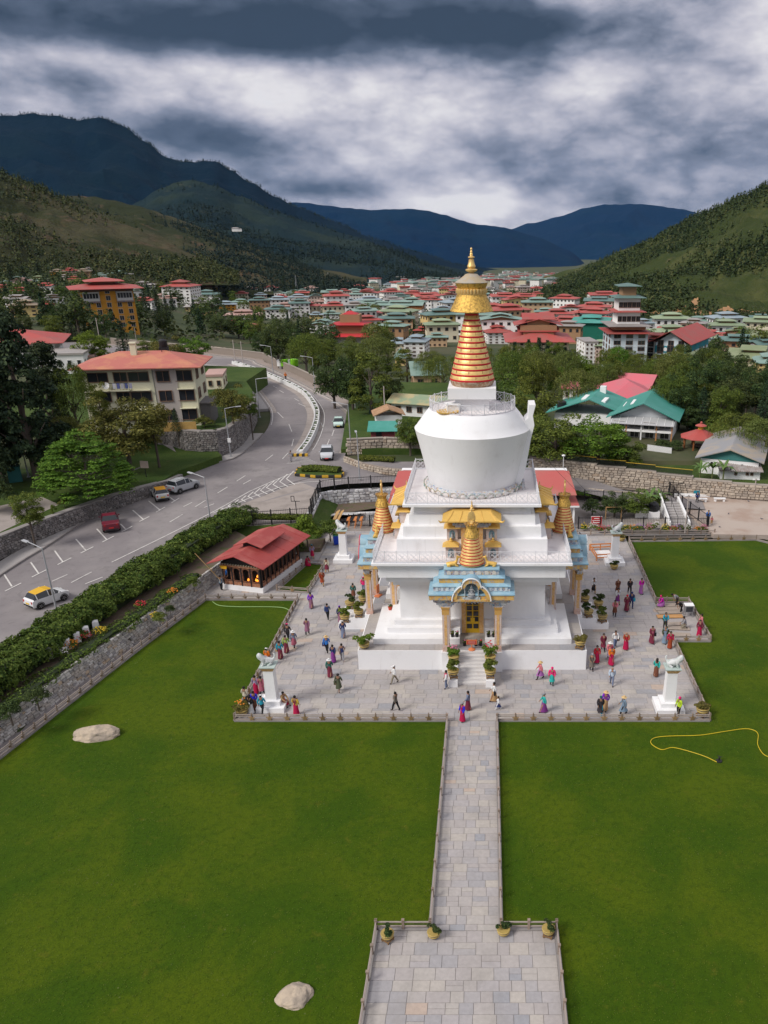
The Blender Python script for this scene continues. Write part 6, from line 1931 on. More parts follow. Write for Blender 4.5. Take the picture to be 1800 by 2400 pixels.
# earth cuttings on the pine hill: terraces of bare soil
EARTH=mat('bare_earth',(.40,.22,.10),.95,c2=(.30,.17,.085),scale=.06,thr=(.4,.65),bump=.8,bscale=.3,coord='World')
from mathutils.bvhtree import BVHTree
pts6,ny6=HILL_LIST[6]
hv=[p for c_ in pts6 for p in c_]
n6=len(pts6[0])
bvh=BVHTree.FromPolygons(hv,[(i*n6+k,(i+1)*n6+k,(i+1)*n6+k+1,i*n6+k+1)for i in range(len(pts6)-1)for k in range(n6-1)])
for poly,lab in[([(1412,728),(1430,712),(1452,700),(1466,692),(1462,712),(1478,722),(1500,718),(1510,736),(1470,738),(1430,736)],''),([(1524,733),(1535,716),(1548,713),(1552,724),(1575,728),(1600,718),(1620,704),(1637,697),(1638,722),(1655,728),(1680,731),(1690,722),(1705,718),(1716,722),(1722,732),(1735,724),(1760,728),(1790,732),(1830,730),(1830,744),(1700,742),(1600,741)],''),([(1680,757),(1700,756),(1760,760),(1830,762),(1830,770),(1760,768),(1690,764)],'')]:
 def inside(x,y):
  c=False
  for(xa,ya_),(xb,yb_)in zip(poly,poly[1:]+poly[:1]):
   if(ya_>y)!=(yb_>y)and x<(xb-xa)*(y-ya_)/(yb_-ya_)+xa:
    c=not c
  return c
 def surf(u,v):
  d=ray(u,v).normalized()
  h_=bvh.ray_cast(Vector((CX,CY,CZ)),d)
  t=h_[3]if h_[0]is not None else 640/sqrt(d.x**2+d.y**2)
  p=Vector((CX,CY,CZ))+d*(t-9)
  k=noise.noise(p*.06)*4+noise.noise(p*.22)*1.6
  return tuple(p-d*k)
 mb=MB()
 idx={}
 st=2.5
 for i in range(int((max(u for u,v in poly)-min(u for u,v in poly))/st)+1):
  for j in range(int((max(v for u,v in poly)-min(v for u,v in poly))/st)+1):
   u,v=min(q[0]for q in poly)+i*st,min(q[1]for q in poly)+j*st
   if inside(u+st/2+2*noise.noise((u*.2,v*.2,0)),v+st/2+2*noise.noise((u*.2,v*.2,5))):
    f=[]
    for a_,c_ in((i,j),(i,j+1),(i+1,j+1),(i+1,j)):
     if(a_,c_)not in idx:
      idx[(a_,c_)]=len(mb.v)
      mb.v.append(surf(min(q[0]for q in poly)+a_*st,min(q[1]for q in poly)+c_*st))
     f.append(idx[(a_,c_)])
    mb.f.append(tuple(f))
    mb.mi.append(0)
 if mb.f:
  struct('earth_cutting',mb,EARTH)
  # ------------------------------------------------------------------ vegetation
def leaf_mat(name,c1,c2,c3=None,sc_=.5,trans=.25):
 m=bpy.data.materials.new(name)
 m.use_nodes=True
 nt=m.node_tree
 nb=NB(nt)
 p=nt.nodes['Principled BSDF']
 p.inputs['Roughness'].default_value=.75
 p.inputs['Specular IOR Level'].default_value=.18
 t=nb.n('ShaderNodeNewGeometry').outputs['Position']
 o=nb.mix(nb.sstep(nb.noise(t,sc_,4,.6),.36,.64),c1,c2)
 rnd=nb.n('ShaderNodeAttribute',attribute_name='leaf').outputs['Fac']
 if c3:
  o=nb.mix(nb.sstep(rnd,.72,.86),o,c3)
 h=nb.n('ShaderNodeHueSaturation')
 oi=nb.n('ShaderNodeObjectInfo').outputs['Random']
 nb.l(nb.m('MULTIPLY_ADD',rnd,.5,.72),h.inputs['Value'])
 nb.l(nb.m('MULTIPLY_ADD',oi,.05,.475),h.inputs['Hue'])
 nb.l(o,h.inputs['Color'])
 nb.l(h.outputs[0],p.inputs['Base Color'])
 tr=nb.n('ShaderNodeBsdfTranslucent')
 nb.l(h.outputs[0],tr.inputs['Color'])
 mx=nb.n('ShaderNodeMixShader')
 mx.inputs[0].default_value=trans
 nb.l(p.outputs[0],mx.inputs[1])
 nb.l(tr.outputs[0],mx.inputs[2])
 nb.l(mx.outputs[0],nt.nodes['Material Output'].inputs[0])
 MATS[name]=m
 return m
BARK=mat('bark',(.10,.08,.065),.95,var=.3,scale=3,bump=.4)
L_MID=leaf_mat('leaf_mid_green',(.078,.118,.020),(.118,.160,.026),(.15,.185,.035))
L_DARK=leaf_mat('leaf_dark_green',(.042,.068,.022),(.064,.096,.028),(.09,.12,.034))
L_BRIGHT=leaf_mat('leaf_bright_green',(.085,.150,.016),(.125,.200,.022),(.16,.23,.03))
L_OLIVE=leaf_mat('leaf_olive',(.10,.105,.024),(.15,.145,.032),(.19,.17,.045))
L_YEL=leaf_mat('leaf_yellow_green',(.12,.13,.018),(.17,.17,.022),(.20,.18,.03))
L_CON=leaf_mat('needle_dark',(.018,.034,.018),(.032,.052,.022),(.05,.07,.028),trans=.1)
L_FIR=leaf_mat('needle_green',(.020,.048,.024),(.035,.070,.030),(.05,.085,.035),trans=.1)
L_WIL=leaf_mat('leaf_willow',(.10,.13,.028),(.145,.168,.038),(.17,.19,.055))
npr=np.random.default_rng(11)
def leaves_mesh(name,C_,N_,size,m,asp=.6,jit=.55):
 """C_: leaf centres, N_: leaning directions, one small quad for each"""
 n=len(C_)
 C_,N_=np.asarray(C_,float),np.asarray(N_,float)
 N_=N_+npr.normal(0,jit,(n,3))
 N_/=np.linalg.norm(N_,axis=1,keepdims=True)+1e-9
 r=npr.normal(0,1,(n,3))
 A=np.cross(N_,r)
 A/=np.linalg.norm(A,axis=1,keepdims=True)+1e-9
 B=np.cross(N_,A)
 s=size*npr.uniform(.6,1.35,(n,1))
 V=np.empty((n,4,3))
 V[:,0]=C_-A*s
 V[:,1]=C_-B*s*asp+N_*s*.12
 V[:,2]=C_+A*s
 V[:,3]=C_+B*s*asp+N_*s*.12
 me=bpy.data.meshes.new(name)
 me.vertices.add(4*n)
 me.vertices.foreach_set('co',V.ravel())
 me.loops.add(4*n)
 me.loops.foreach_set('vertex_index',np.arange(4*n,dtype=np.int32))
 me.polygons.add(n)
 me.polygons.foreach_set('loop_start',np.arange(0,4*n,4,dtype=np.int32))
 me.polygons.foreach_set('loop_total',np.full(n,4,dtype=np.int32))
 me.update(calc_edges=True)
 me.attributes.new('leaf','FLOAT','FACE').data.foreach_set('value',npr.random(n))
 me.materials.append(m)
 return me
def clump_points(cl,n):
 """points near the surface of the clumps (x, y, z, r), outer side favoured"""
 cl=np.asarray(cl,float)
 w_=cl[:,3]**2
 idx=npr.choice(len(cl),n,p=w_/w_.sum())
 d=npr.normal(0,1,(n,3))
 d/=np.linalg.norm(d,axis=1,keepdims=True)
 d[:,2]=np.where(d[:,2]<-.3,-d[:,2]*.6,d[:,2])
 r=cl[idx,3:4]*npr.uniform(.55,1.05,(n,1))**.6
 return cl[idx,:3]+d*r*np.array([1,1,.8]),d+np.array([0,0,.5])
def trunk_mb(h,r,br,spread,z0=.35):
 mb=MB()
 mb.tube([(0,0,-1),(.03*h*.1,0,h*.25),(0,.02*h*.1,h*.6),(.02,0,h*.85)],[r*1.25,r,r*.7,r*.25],8)
 for k in range(br):
  a=k*2.4+.5
  z=h*(z0+.4*k/br)
  mb.tube([(0,0,z),(cos(a)*spread*.4,sin(a)*spread*.4,z+h*.12),(cos(a)*spread*.85,sin(a)*spread*.85,z+h*.22)],[r*.55,r*.35,r*.1],5)
 return mb
PROTO={}
def proto(kind,var,n,leaf,m,cl,tr,asp=.6):
 pts,nn=clump_points(cl,n)
 PROTO[(kind,var)]=(leaves_mesh('crown',pts,nn,leaf,m,asp),tr.mesh('trunk',BARK,True))
rt=random.Random(9)
# all prototypes are one unit high (trunk included) and about one unit wide, scaled to size when planted
for var,m in enumerate((L_MID,L_DARK,L_OLIVE,L_BRIGHT)):
 cl=[]
 for k in range(64):
  a,e=rt.uniform(0,2*pi),rt.uniform(-1,1)
  rr_=rt.uniform(.5,1.0)
  q=sqrt(max(.05,1-e*e*.75))*(1 if e>0 else 1-.15*e*e)
  cl.append((.37*rr_*cos(a)*q,.37*rr_*sin(a)*q,.51+.38*e*rr_,rt.uniform(.06,.14)))
 proto('broad',var,9000,.0155,m,cl,trunk_mb(.8,.025,6,.25,.2))
 # low wide dome with layered sprays
cl=[]
for k in range(210):
 a,q=rt.uniform(0,2*pi),rt.random()**.5
 z=.16+.80*(1-q**2.2)*rt.uniform(.72,1)if rt.random()<.75 else rt.uniform(.10,.45)
 cl.append((.5*q*cos(a),.5*q*sin(a),z,rt.uniform(.05,.10)))
pts,nn=clump_points(cl,20000)
pts[:,2]=np.round(pts[:,2]*16)/16*.6+pts[:,2]*.4
nn[:,2]+=.9
PROTO[('dome',0)]=(leaves_mesh('crown',pts,nn,.0145,L_BRIGHT),trunk_mb(.6,.03,7,.4,.2).mesh('trunk',BARK,True))
# willow: clumps with hanging strands
for var,m in enumerate((L_WIL,L_MID)):
 P_,N_=[],[]
 cl=[]
 for k in range(40):
  a,e=rt.uniform(0,2*pi),rt.uniform(-.1,1)
  q=sqrt(max(.05,1-e*e))
  cl.append((.36*q*cos(a),.36*q*sin(a),.66+.26*e,rt.uniform(.07,.12)))
 p1,n1=clump_points(cl,3500)
 for k in range(330):
  a,q=rt.uniform(0,2*pi),rt.uniform(.35,1)**.7
  x,y=.47*q*cos(a),.47*q*sin(a)
  zt_=.62+.28*(1-q*q)+rt.uniform(-.03,.06)
  L_=rt.uniform(.15,.42)
  nl=int(L_*40)
  for i in range(nl):
   f=i/nl
   P_.append((x*(1+.06*f)+rt.uniform(-.006,.006),y*(1+.06*f)+rt.uniform(-.006,.006),zt_-L_*f))
   N_.append((cos(a),sin(a),.2))
 P_,N_=np.vstack([p1,np.array(P_)]),np.vstack([n1,np.array(N_)])
 PROTO[('willow',var)]=(leaves_mesh('crown',P_,N_,.013,m,.5),trunk_mb(.75,.03,6,.28).mesh('trunk',BARK,True))
 # poplar
for var,m in enumerate((L_MID,L_BRIGHT)):
 cl=[]
 for k in range(44):
  z=rt.uniform(.12,.98)
  q=.26*sin(min(1,(1-z)*1.5+.12)*pi/2)*min(1,z*5)
  a=rt.uniform(0,2*pi)
  cl.append((q*.8*cos(a),q*.8*sin(a),z*.93,rt.uniform(.05,.10)))
 proto('poplar',var,6000,.013,m,cl,trunk_mb(.8,.02,4,.12))
 # fir and cypress
for kind,m,wd,tiers in(('fir',L_FIR,.26,15),('cypress',L_FIR,.17,18),('darkfir',L_CON,.24,14)):
 P_,N_=[],[]
 for t in range(tiers):
  z=.10+.88*t/tiers
  R_=wd*(1-(z-.08)/.95)**.85*rt.uniform(.85,1.12)
  nb_=max(5,int(11*R_/wd)+4)
  for k in range(nb_):
   a=2*pi*k/nb_+rt.uniform(-.3,.3)
   rl=R_*rt.uniform(.75,1.12)
   for i in range(26):
    f=rt.random()**.6
    w_=.035*(1-f*.6)
    P_.append((rl*f*cos(a)+rt.uniform(-w_,w_),rl*f*sin(a)+rt.uniform(-w_,w_),z-.05*f*(1 if kind!='cypress' else-.8)+rt.uniform(-.018,.018)))
    N_.append((cos(a)*.5,sin(a)*.5,1))
 PROTO[(kind,0)]=(leaves_mesh('crown',P_,N_,.014,m,.5),MB().tube([(0,0,-.6),(0,0,.5),(0,0,.97)],[.018,.012,.003],6).mesh('trunk',BARK))
 # ragged dark cedar with several leaders
cl=[]
for k in range(120):
 z=rt.uniform(.10,.98)
 a=rt.uniform(0,2*pi)
 q=.28*(1.02-z)**.5*rt.uniform(.3,1.05)
 cl.append((q*cos(a),q*sin(a),z,rt.uniform(.03,.075)))
pts,nn=clump_points(cl,14000)
PROTO[('cedar',0)]=(leaves_mesh('crown',pts,nn,.0135,L_CON,.5),trunk_mb(.95,.022,9,.2,.12).mesh('trunk',mat('pale_bark',(.17,.13,.11),.95,var=.3,scale=3),True))
# bush, no trunk to speak of
for var,m in enumerate((L_MID,L_BRIGHT,L_DARK,L_OLIVE)):
 cl=[]
 for k in range(26):
  a,q=rt.uniform(0,2*pi),rt.random()**.5
  cl.append((.38*q*cos(a),.38*q*sin(a),.18+.62*(1-q*q*.7)*rt.uniform(.5,1),rt.uniform(.10,.18)))
 proto('bush',var,2600,.028,m,cl,MB().tube([(0,0,-.2),(0,0,.4)],[.03,.015],5))
 # light versions for the distance
for kind,n in(('broad',1500),('fir',900),('willow',1300)):
 for var in range(4 if kind=='broad' else 1):
  src=PROTO[(kind,var)][0]
  co=np.empty(len(src.vertices)*3)
  src.vertices.foreach_get('co',co)
  c_=co.reshape(-1,4,3).mean(axis=1)
  sel=npr.choice(len(c_),n,replace=False)
  nn=c_[sel]-np.array([0,0,.5])
  nn[:,2]+=.3
  PROTO[('far_'+kind,var)]=(leaves_mesh('crown',c_[sel],nn*2,.030,src.materials[0]),PROTO[(kind,var)][1])
TREES=0
def plant(kind,var,P,h,w_,label,group=None,cat='tree',name=None,rz=None):
 global TREES
 cr,tk=PROTO[(kind,var)]
 nat={'broad':.95,'dome':1.05,'willow':1.0,'poplar':.52,'fir':.52,'cypress':.34,'darkfir':.5,'cedar':.56,'bush':1.0}[kind.replace('far_','')]
 T=thing(name or('bush' if 'bush' in kind else 'tree'),label,cat,P,rt.uniform(0,6.28)if rz is None else rz,group)
 T.scale=(w_/nat,w_/nat,h)
 link('crown',cr,T)
 link('trunk',tk,T)
 TREES+=1
 return T
def tree_px(u,vb,vt,wpx,kind,var,label,z=None,group=None,**kw):
 P=at(u,vb,z)if z is not None else atg(u,vb)
 k=px_per_m(P)
 h=max(1.0,aty(u,vt,P.y).z-P.z)
 return plant(kind,var,P,h,wpx/k,label,group,**kw)
 # left of the road
for a in[(88,1124,728,190,'cedar',0,'tallest dark ragged cedar with a pale trunk at the left edge',3.45),(10,1118,770,170,'cedar',0,'dark ragged cedar cut by the left edge of the picture',3.45),(-45,1150,790,200,'cedar',0,'darkest cedar at the far left edge behind the green box',3.45),(150,1075,800,130,'cedar',0,'dark cedar between the tallest cedar and the weeping willow',3.6),(192,1050,842,100,'willow',1,'weeping tree against the left side of the cream house',5.0),(170,1085,972,90,'willow',0,'small weeping willow above the round bright tree',4.0),(212,1165,1006,218,'dome',0,'wide round bright green tree above the parking wall',3.45),(305,1092,905,205,'broad',2,'large olive brown tree in front of the cream house',4.5),(368,1060,920,100,'broad',2,'yellowish olive tree hiding the lower cream house windows',5.5),(245,1010,890,60,'broad',0,'slender grey green tree against the cream house wall',6.1),(416,1012,952,34,'fir',0,'young fir in the cream house garden',6.1),(548,1000,885,96,'broad',2,'yellowish bushy tree on the curved retaining wall',6.0),(588,985,920,50,'broad',0,'green tree overhanging the end of the curved wall',5.8),(480,1003,968,52,'bush',3,'dark shrub below the cream house beside the wall',6.1),(75,1245,1150,92,'broad',0,'small leafy tree above the parking wall at the left',3.45),(152,1190,1160,30,'bush',3,'dry shrub on the parking wall',3.45),(137,1245,1178,20,'poplar',0,'thin dark conical shrub against the parking wall',1.6),(-10,1200,1100,120,'bush',2,'dark bush at the left edge by the upper lane',3.45),(225,862,768,105,'broad',3,'bright green tree behind the white annexe',6.0),(296,850,742,62,'darkfir',0,'dark fir right of the bright green tree',6.0),(400,868,778,85,'broad',2,'spreading yellow green tree behind the cream house roof',6.0),(460,862,782,90,'broad',3,'second spreading yellow green tree behind the cream house',6.0),(350,850,790,70,'broad',0,'green tree behind the cream house chimney',6.0),(130,800,735,66,'broad',0,'green tree left of the orange hotel foot',None),(60,790,735,60,'broad',1,'dark tree at the far left behind the red roof',None),(172,800,752,46,'darkfir',0,'dark fir at the left foot of the orange hotel',None)]:
 tree_px(*a[:7],z=a[7])
for u,vb,vt,w_ in((345,745,668,34),(372,748,672,38),(392,745,690,34),(505,705,655,22),(548,690,650,22),(408,665,640,20),(222,650,628,20),(60,670,618,40),(95,660,612,44),(30,670,612,40),(632,665,648,18),(668,690,640,26),(690,700,655,20),(760,690,655,22),(785,690,652,20)):
 tree_px(u,vb,vt,w_,'darkfir',0,'dark pointed fir among the houses on the left slope',group='dark firs on the left slope')
 # right of the road, left of the dome
for a in[(655,868,742,86,'broad',1,'dark broad tree above the road parapet near the lamps'),(615,840,775,60,'broad',1,'dark tree left of the green tanks'),(720,880,778,96,'willow',1,'bushy yellow green tree behind the parapet'),(690,850,765,66,'broad',1,'dark green tree behind the green tanks'),(785,955,826,120,'broad',1,'large dark round tree hanging over the pavement'),(828,965,830,110,'broad',1,'dark round tree beside the poplar at the road corner'),(872,975,815,92,'poplar',0,'tall light green poplar right of the road bend'),(915,965,868,84,'broad',1,'dark tree right of the poplar'),(885,880,788,110,'willow',0,'weeping willow before the blue grey roofed house'),(835,870,800,80,'broad',0,'green tree between the small green roofs'),(770,860,790,80,'broad',0,'green tree behind the dark round ones'),(955,900,812,60,'poplar',0,'slim tree left of the golden rings'),(1010,905,820,90,'willow',0,'willow right behind the white box of the spire'),(1040,930,830,110,'willow',1,'willow touching the left of the spire foot'),(962,1055,975,92,'broad',0,'loose tree in the cottage garden left of the dome'),(905,1020,985,50,'bush',0,'shrub behind the brown shed'),(680,790,755,46,'broad',1,'dark tree below the green roofed tower'),(640,800,765,50,'darkfir',0,'dark cypress at the long white shed'),(742,830,795,66,'broad',0,'green tree below the white gabled house'),(560,795,735,70,'broad',1,'dark tree at the far road bend'),(520,790,740,80,'broad',1,'dark tree left of the far road bend'),(600,800,750,60,'broad',0,'green tree at the far road bend')]:
 tree_px(*a[:7],z=(2.8 if a[1]>940 and a[0]<950 else 3.2 if a[1]>1000 else None))
 # right of the dome
for a in[(1165,985,868,140,'broad',0,'green tree right of the spire foot behind the dome'),(1240,1040,905,170,'broad',0,'broad leafy tree above the niche of the dome'),(1215,1090,985,130,'broad',3,'bright leafy tree directly right of the dome'),(1300,1100,965,190,'broad',0,'large spreading tree above the hall roof'),(1400,1102,968,200,'broad',3,'largest light green tree in front of the teal-roofed house'),(1468,1106,1030,110,'broad',0,'small leafy tree at the right of the large ones'),(1352,985,862,130,'willow',0,'big weeping willow left of the pink roofs'),(1260,930,850,120,'willow',1,'willow behind the trees right of the spire'),(1195,905,842,110,'broad',0,'green tree below the cypress row'),(1320,905,850,90,'willow',1,'willow below the narrow white block'),(1400,905,850,84,'broad',2,'tree at the foot of the tall tower'),(1465,910,858,130,'willow',0,'broad willow before the tower and the hotel'),(1530,900,848,86,'broad',0,'tree before the gabled hotel'),(1545,962,888,90,'fir',0,'dark conifer behind the flag pole'),(1580,960,895,90,'broad',1,'dark tree right of the flag pole'),(1640,1010,898,66,'fir',0,'tall pointed conifer right of the prayer flags'),(1682,1010,905,84,'broad',0,'tree behind the red gazebo'),(1610,1010,950,84,'broad',1,'dark bushy tree right of the teal-roofed house'),(1735,985,872,130,'broad',1,'dark broad tree below the olive roofs'),(1790,985,862,140,'broad',1,'dark broad tree at the right edge'),(1695,960,880,90,'willow',1,'willow below the yellow building'),(1725,1065,965,140,'willow',1,'willow right of the gazebo'),(1790,1085,980,150,'willow',0,'olive willow at the right edge above the grey shed'),(1690,1040,1000,90,'bush',0,'round bush behind the gazebo'),(1760,1055,1015,90,'bush',2,'dark bush behind the grey shed'),(1552,1058,1022,48,'bush',2,'dark round shrub in front of the teal-roofed house'),(1582,1060,1026,46,'bush',2,'second dark round shrub in front of the teal-roofed house')]:
 tree_px(*a[:7],z=(1.9 if a[1]>1000 else None))
for i,(u,vb,vt,w_)in enumerate(((1206,862,800,34),(1238,860,794,34),(1262,860,790,38),(1282,858,796,34),(1302,866,806,40),(1322,872,812,44),(1334,880,826,46),(1225,862,815,30))):
 tree_px(u,vb,vt,w_,'cypress',0,['leftmost cypress before the red-roofed hall','second cypress from the left before the red-roofed hall','tallest cypress before the red-roofed hall','cypress right of the tallest one','cypress left of the two darkest','broad cypress at the right end of the row','lowest broad cypress at the right end of the row','small cypress tucked between the first two'][i],group='cypress row')
 # behind the flower bed, by the pavilion
for a in[(1388,1208,1162,60,'bush',2,'dark shrub beside the hall roof on the right'),(1440,1212,1152,86,'broad',1,'dark bushy tree behind the right porch spire',0),(1492,1212,1148,100,'broad',0,'leafy shrub tree left of the black water tank',0),(1542,1190,1150,60,'bush',0,'bright shrub beside the stairway'),(722,1290,1196,92,'bush',1,'bright yellow green shrub beside the pavilion',.2),(774,1262,1212,70,'bush',0,'darker green shrub left of the left porch',.4),(572,1236,1178,88,'broad',1,'small dark flat-crowned tree behind the pavilion',1.0),(640,1262,1232,60,'bush',2,'creeper clump behind the pavilion roof',.9),(700,1300,1262,50,'bush',2,'low dark shrub at the foot of the bright one',.2)]:
 tree_px(*a[:7],z=a[7]if len(a)>7 else .1)
for u,vb,vt,w_,lab in((90,1655,1602,76,'dark shrub spilling over the dry stone wall at the left'),(28,1690,1636,66,'shrub overhanging the wall at the left edge'),(18,1600,1545,80,'dark clump below the hedge at the left edge'),(375,1460,1432,42,'low green plant on the bed above the wall'),(400,1440,1412,30,'yellow leafed plant on the bed above the wall'),(455,1380,1345,40,'green plant at the hedge end near the pavilion')):
 tree_px(u,vb,vt,w_,'bush',0 if 'green' in lab else 2,lab,z=1.55,cat='shrub')
 # random trees between the houses
rg=random.Random(33)
for n,u0,u1,v0,v1,hh,kinds,lab,grp in((46,0,560,690,800,(7,14),[('far_broad',1),('far_broad',0),('far_broad',1),('far_fir',0)],'leafy tree between the houses left of the town','trees between the houses on the left'),(44,560,980,690,830,(6,12),[('far_broad',1),('far_broad',0),('far_willow',0),('far_fir',0)],'leafy tree between the houses of the town','trees between the town houses'),(26,1120,1500,690,800,(6,12),[('far_broad',1),('far_fir',0),('far_broad',0)],'leafy tree behind the red roofs','trees behind the red roofs'),(40,1500,1820,745,850,(6,12),[('far_broad',1),('far_broad',0),('far_fir',0)],'leafy tree between the houses below the cutting','trees below the cutting'),(34,1120,1600,870,960,(6,11),[('broad',0),('willow',0),('broad',3),('willow',1)],'garden tree in the green belt right of the spire','trees of the green belt right of the spire'),(34,1560,1830,890,1010,(6,11),[('broad',0),('broad',1),('willow',1),('fir',0)],'garden tree in the green belt at the right edge','trees of the green belt at the right edge'),(34,560,960,820,905,(5,10),[('broad',1),('broad',0),('willow',0)],'tree in the green belt beyond the road','trees of the green belt beyond the road')):
 for k in range(n):
  u,v=rg.uniform(u0,u1),rg.uniform(v0,v1)
  P=atg(u,v)
  if min((P.x-p[0])**2+(P.y-p[1])**2 for p in ROAD_C)<15**2:
   continue
  kd,vr=rg.choice(kinds)
  h=rg.uniform(*hh)
  wf=rg.uniform(.75,1.1)
  plant(kd,vr,P,h,h*wf*(.55 if 'fir' in kd else 1),'%s %s %s%s'%('tall' if h>sum(hh)/2+1.2 else 'short' if h<sum(hh)/2-1.2 else 'middling',{'far_broad':['green round','dark round','olive round','bright round'][vr],'broad':['green round','dark round','olive round','bright round'][vr],'far_fir':'pointed fir','fir':'pointed fir','far_willow':'drooping willow','willow':'drooping willow'}[kd],lab,', broad' if wf>.95 else ', slim' if wf<.85 else ''),grp)
  # woods too far or too many to count
def wood(name,pts,hs,m,squat=1.0,q=10,size=.17):
 """many small trees in one mesh, q leaf clumps each, narrower towards the top"""
 n=len(pts)
 pts,hs=np.asarray(pts),np.asarray(hs)
 idx=np.repeat(np.arange(n),q)
 f=npr.random(len(idx))**1.1
 a=npr.random(len(idx))*2*pi
 r=hs[idx]*.26*squat*np.clip(1.1-f,.1,1)*npr.uniform(.4,1.1,len(idx))
 C_=pts[idx]+np.stack([r*np.cos(a),r*np.sin(a),hs[idx]*(.08+.88*f)],1)
 N_=np.stack([np.cos(a)*.7,np.sin(a)*.7,np.full(len(idx),.75)],1)
 me=leaves_mesh(name,C_,N_,1.0,m,.8,.35)
 co=np.empty(len(me.vertices)*3)
 me.vertices.foreach_get('co',co)
 co=co.reshape(-1,4,3)
 mid=co.mean(axis=1,keepdims=True)
 co=mid+(co-mid)*(hs[idx]*size*(1.15-.6*f))[:,None,None]
 me.vertices.foreach_set('co',co.ravel())
 t=np.repeat(npr.random(n),q)*.8+npr.random(len(idx))*.2
 me.attributes['leaf'].data.foreach_set('value',t)
 o=link(name,me)
 o['kind']='stuff'
 return o
W_G=leaf_mat('pine_wood',(.036,.056,.018),(.060,.080,.024),(.090,.095,.032),.015,.1)
W_D=leaf_mat('dark_wood',(.012,.026,.020),(.020,.036,.024),None,.02,.05)
keys=list(HILL_PTS)
def scatter(hp,n,smin,smax,dens,hr,seed):
 pts,ny=hp
 r_=random.Random(seed)
 P_,H_=[],[]
 t=0
 while len(P_)<n and t<n*12:
  t+=1
  i,s=r_.uniform(0,len(pts)-1.01),r_.uniform(smin,smax)*ny
  a,k=int(i),int(s)
  p=pts[a][k].lerp(pts[a+1][k],i-a).lerp(pts[a][k+1].lerp(pts[a+1][k+1],i-a),s-k)
  if noise.noise(p*dens)+r_.uniform(-.22,.25)<.03:
   continue
  P_.append(tuple(p))
  H_.append(r_.uniform(*hr))
 return P_,H_
HILLS=HILL_LIST
a=scatter(HILLS[6],16000,.02,1.0,.007,(3.5,9.5),1)
wood('hillside_wood',*a,W_G)
a=scatter(HILLS[5],5000,.02,1.0,.006,(3.5,9),2)
wood('hillside_wood',*a,W_G)
a=scatter(HILLS[4],7000,.05,1.0,.004,(4,10),3)
wood('hillside_wood',*a,W_D)
a=scatter(HILLS[3],7000,.1,1.0,.003,(6,13),4)
wood('hillside_wood',*a,W_D)
P_,H_=[],[]
for i in range(1500):
 pts,ny=HILLS[0]
 k=rg.uniform(20,len(pts)-2)
 p=pts[int(k)][ny].lerp(pts[int(k)+1][ny],k-int(k))
 P_.append((p.x,p.y+rg.uniform(-30,60),p.z-4))
 H_.append(rg.uniform(7,17))
wood('ridge_wood',P_,H_,W_D)
P_,H_=[],[]
for i in range(6500):
 t=rg.random()
 if t<.34:
  u,v=rg.uniform(-40,620),rg.uniform(618,700)
 elif t<.60:
  u,v=rg.uniform(520,1000),rg.uniform(640,700)
 elif t<.72:
  u,v=rg.uniform(1100,1320),rg.uniform(672,712)
 elif t<.86:
  u,v=rg.uniform(1380,1830),rg.uniform(750,775)
 else:
  u,v=rg.uniform(-40,1830),rg.uniform(690,800)
 P=atg(u,v)
 if noise.noise(P*.012)+rg.uniform(-.35,.3)<-.02 or min((P.x-p[0])**2+(P.y-p[1])**2 for p in ROAD_C)<18**2:
  continue
 P_.append((P.x,P.y,P.z-.5))
 H_.append(rg.uniform(4,8.5))
wood('valley_trees',P_,H_,leaf_mat('valley_tree',(.034,.056,.020),(.055,.080,.026),(.08,.10,.035),.05,.15),1.9,26,.13)
# hedge between road and wall
def hedge(name,label,line,w_,h,n,size,m,z=None,lumps=.25):
 P_,N_=[],[]
 tot=sum((c-a).length for a,c in zip(line,line[1:]))
 for a,c in zip(line,line[1:]):
  L_=(c-a).length
  d=(c-a).normalized()
  s=Vector((d.y,-d.x,0))
  for i in range(int(n*L_/tot)):
   t=rg.random()
   p=a.lerp(c,t)
   ang=rg.uniform(-.35,pi+.35)
   bul=1+lumps*noise.noise((p.x*.55,p.y*.55,ang))+lumps*.7*noise.noise((p.x*1.6,p.y*1.6,ang*2))
   rr_=bul*rg.uniform(.82,1.04)
   P_.append((p.x+s.x*cos(ang)*w_*rr_,p.y+s.y*cos(ang)*w_*rr_,p.z+h*(.42+.58*max(-.7,sin(ang))*rr_)))
   N_.append((s.x*cos(ang),s.y*cos(ang),sin(ang)+.35))
 T=thing(name,label,'hedge')
 part('foliage',leaves_mesh('foliage',P_,N_,size,m),None,T,kind='stuff')
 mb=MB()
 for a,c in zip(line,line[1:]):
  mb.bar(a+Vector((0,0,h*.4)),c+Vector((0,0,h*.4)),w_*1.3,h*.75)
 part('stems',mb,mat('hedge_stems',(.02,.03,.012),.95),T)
 return T
hedge('hedge','long leafy hedge between the road and the dry stone wall',[Vector((-36.3,-26,1.5)),Vector((-35.4,-16,1.5)),Vector((-34.3,-8,1.5)),Vector((-33.0,-1,1.5)),Vector((-31.4,6,1.6)),Vector((-29.9,13,1.6)),Vector((-28.6,19.5,1.6)),Vector((-27.6,22,1.6))],1.9,2.1,48000,.125,leaf_mat('hedge_leaf',(.045,.100,.018),(.080,.140,.022),(.12,.18,.035),.8),lumps=.4)
hedge('hedge','clipped low hedge on the traffic island',[at(708,1104,2.75),at(750,1103,2.75),at(796,1107,2.75)],.75,.75,3000,.10,L_MID,lumps=.1)
hedge('hedge','creeper over the black fence behind the pavilion',[Vector((-27.8,21.7,2.6)),Vector((-24,22.0,2.3)),Vector((-19,22.7,2.0))],.35,.7,3000,.10,L_MID)
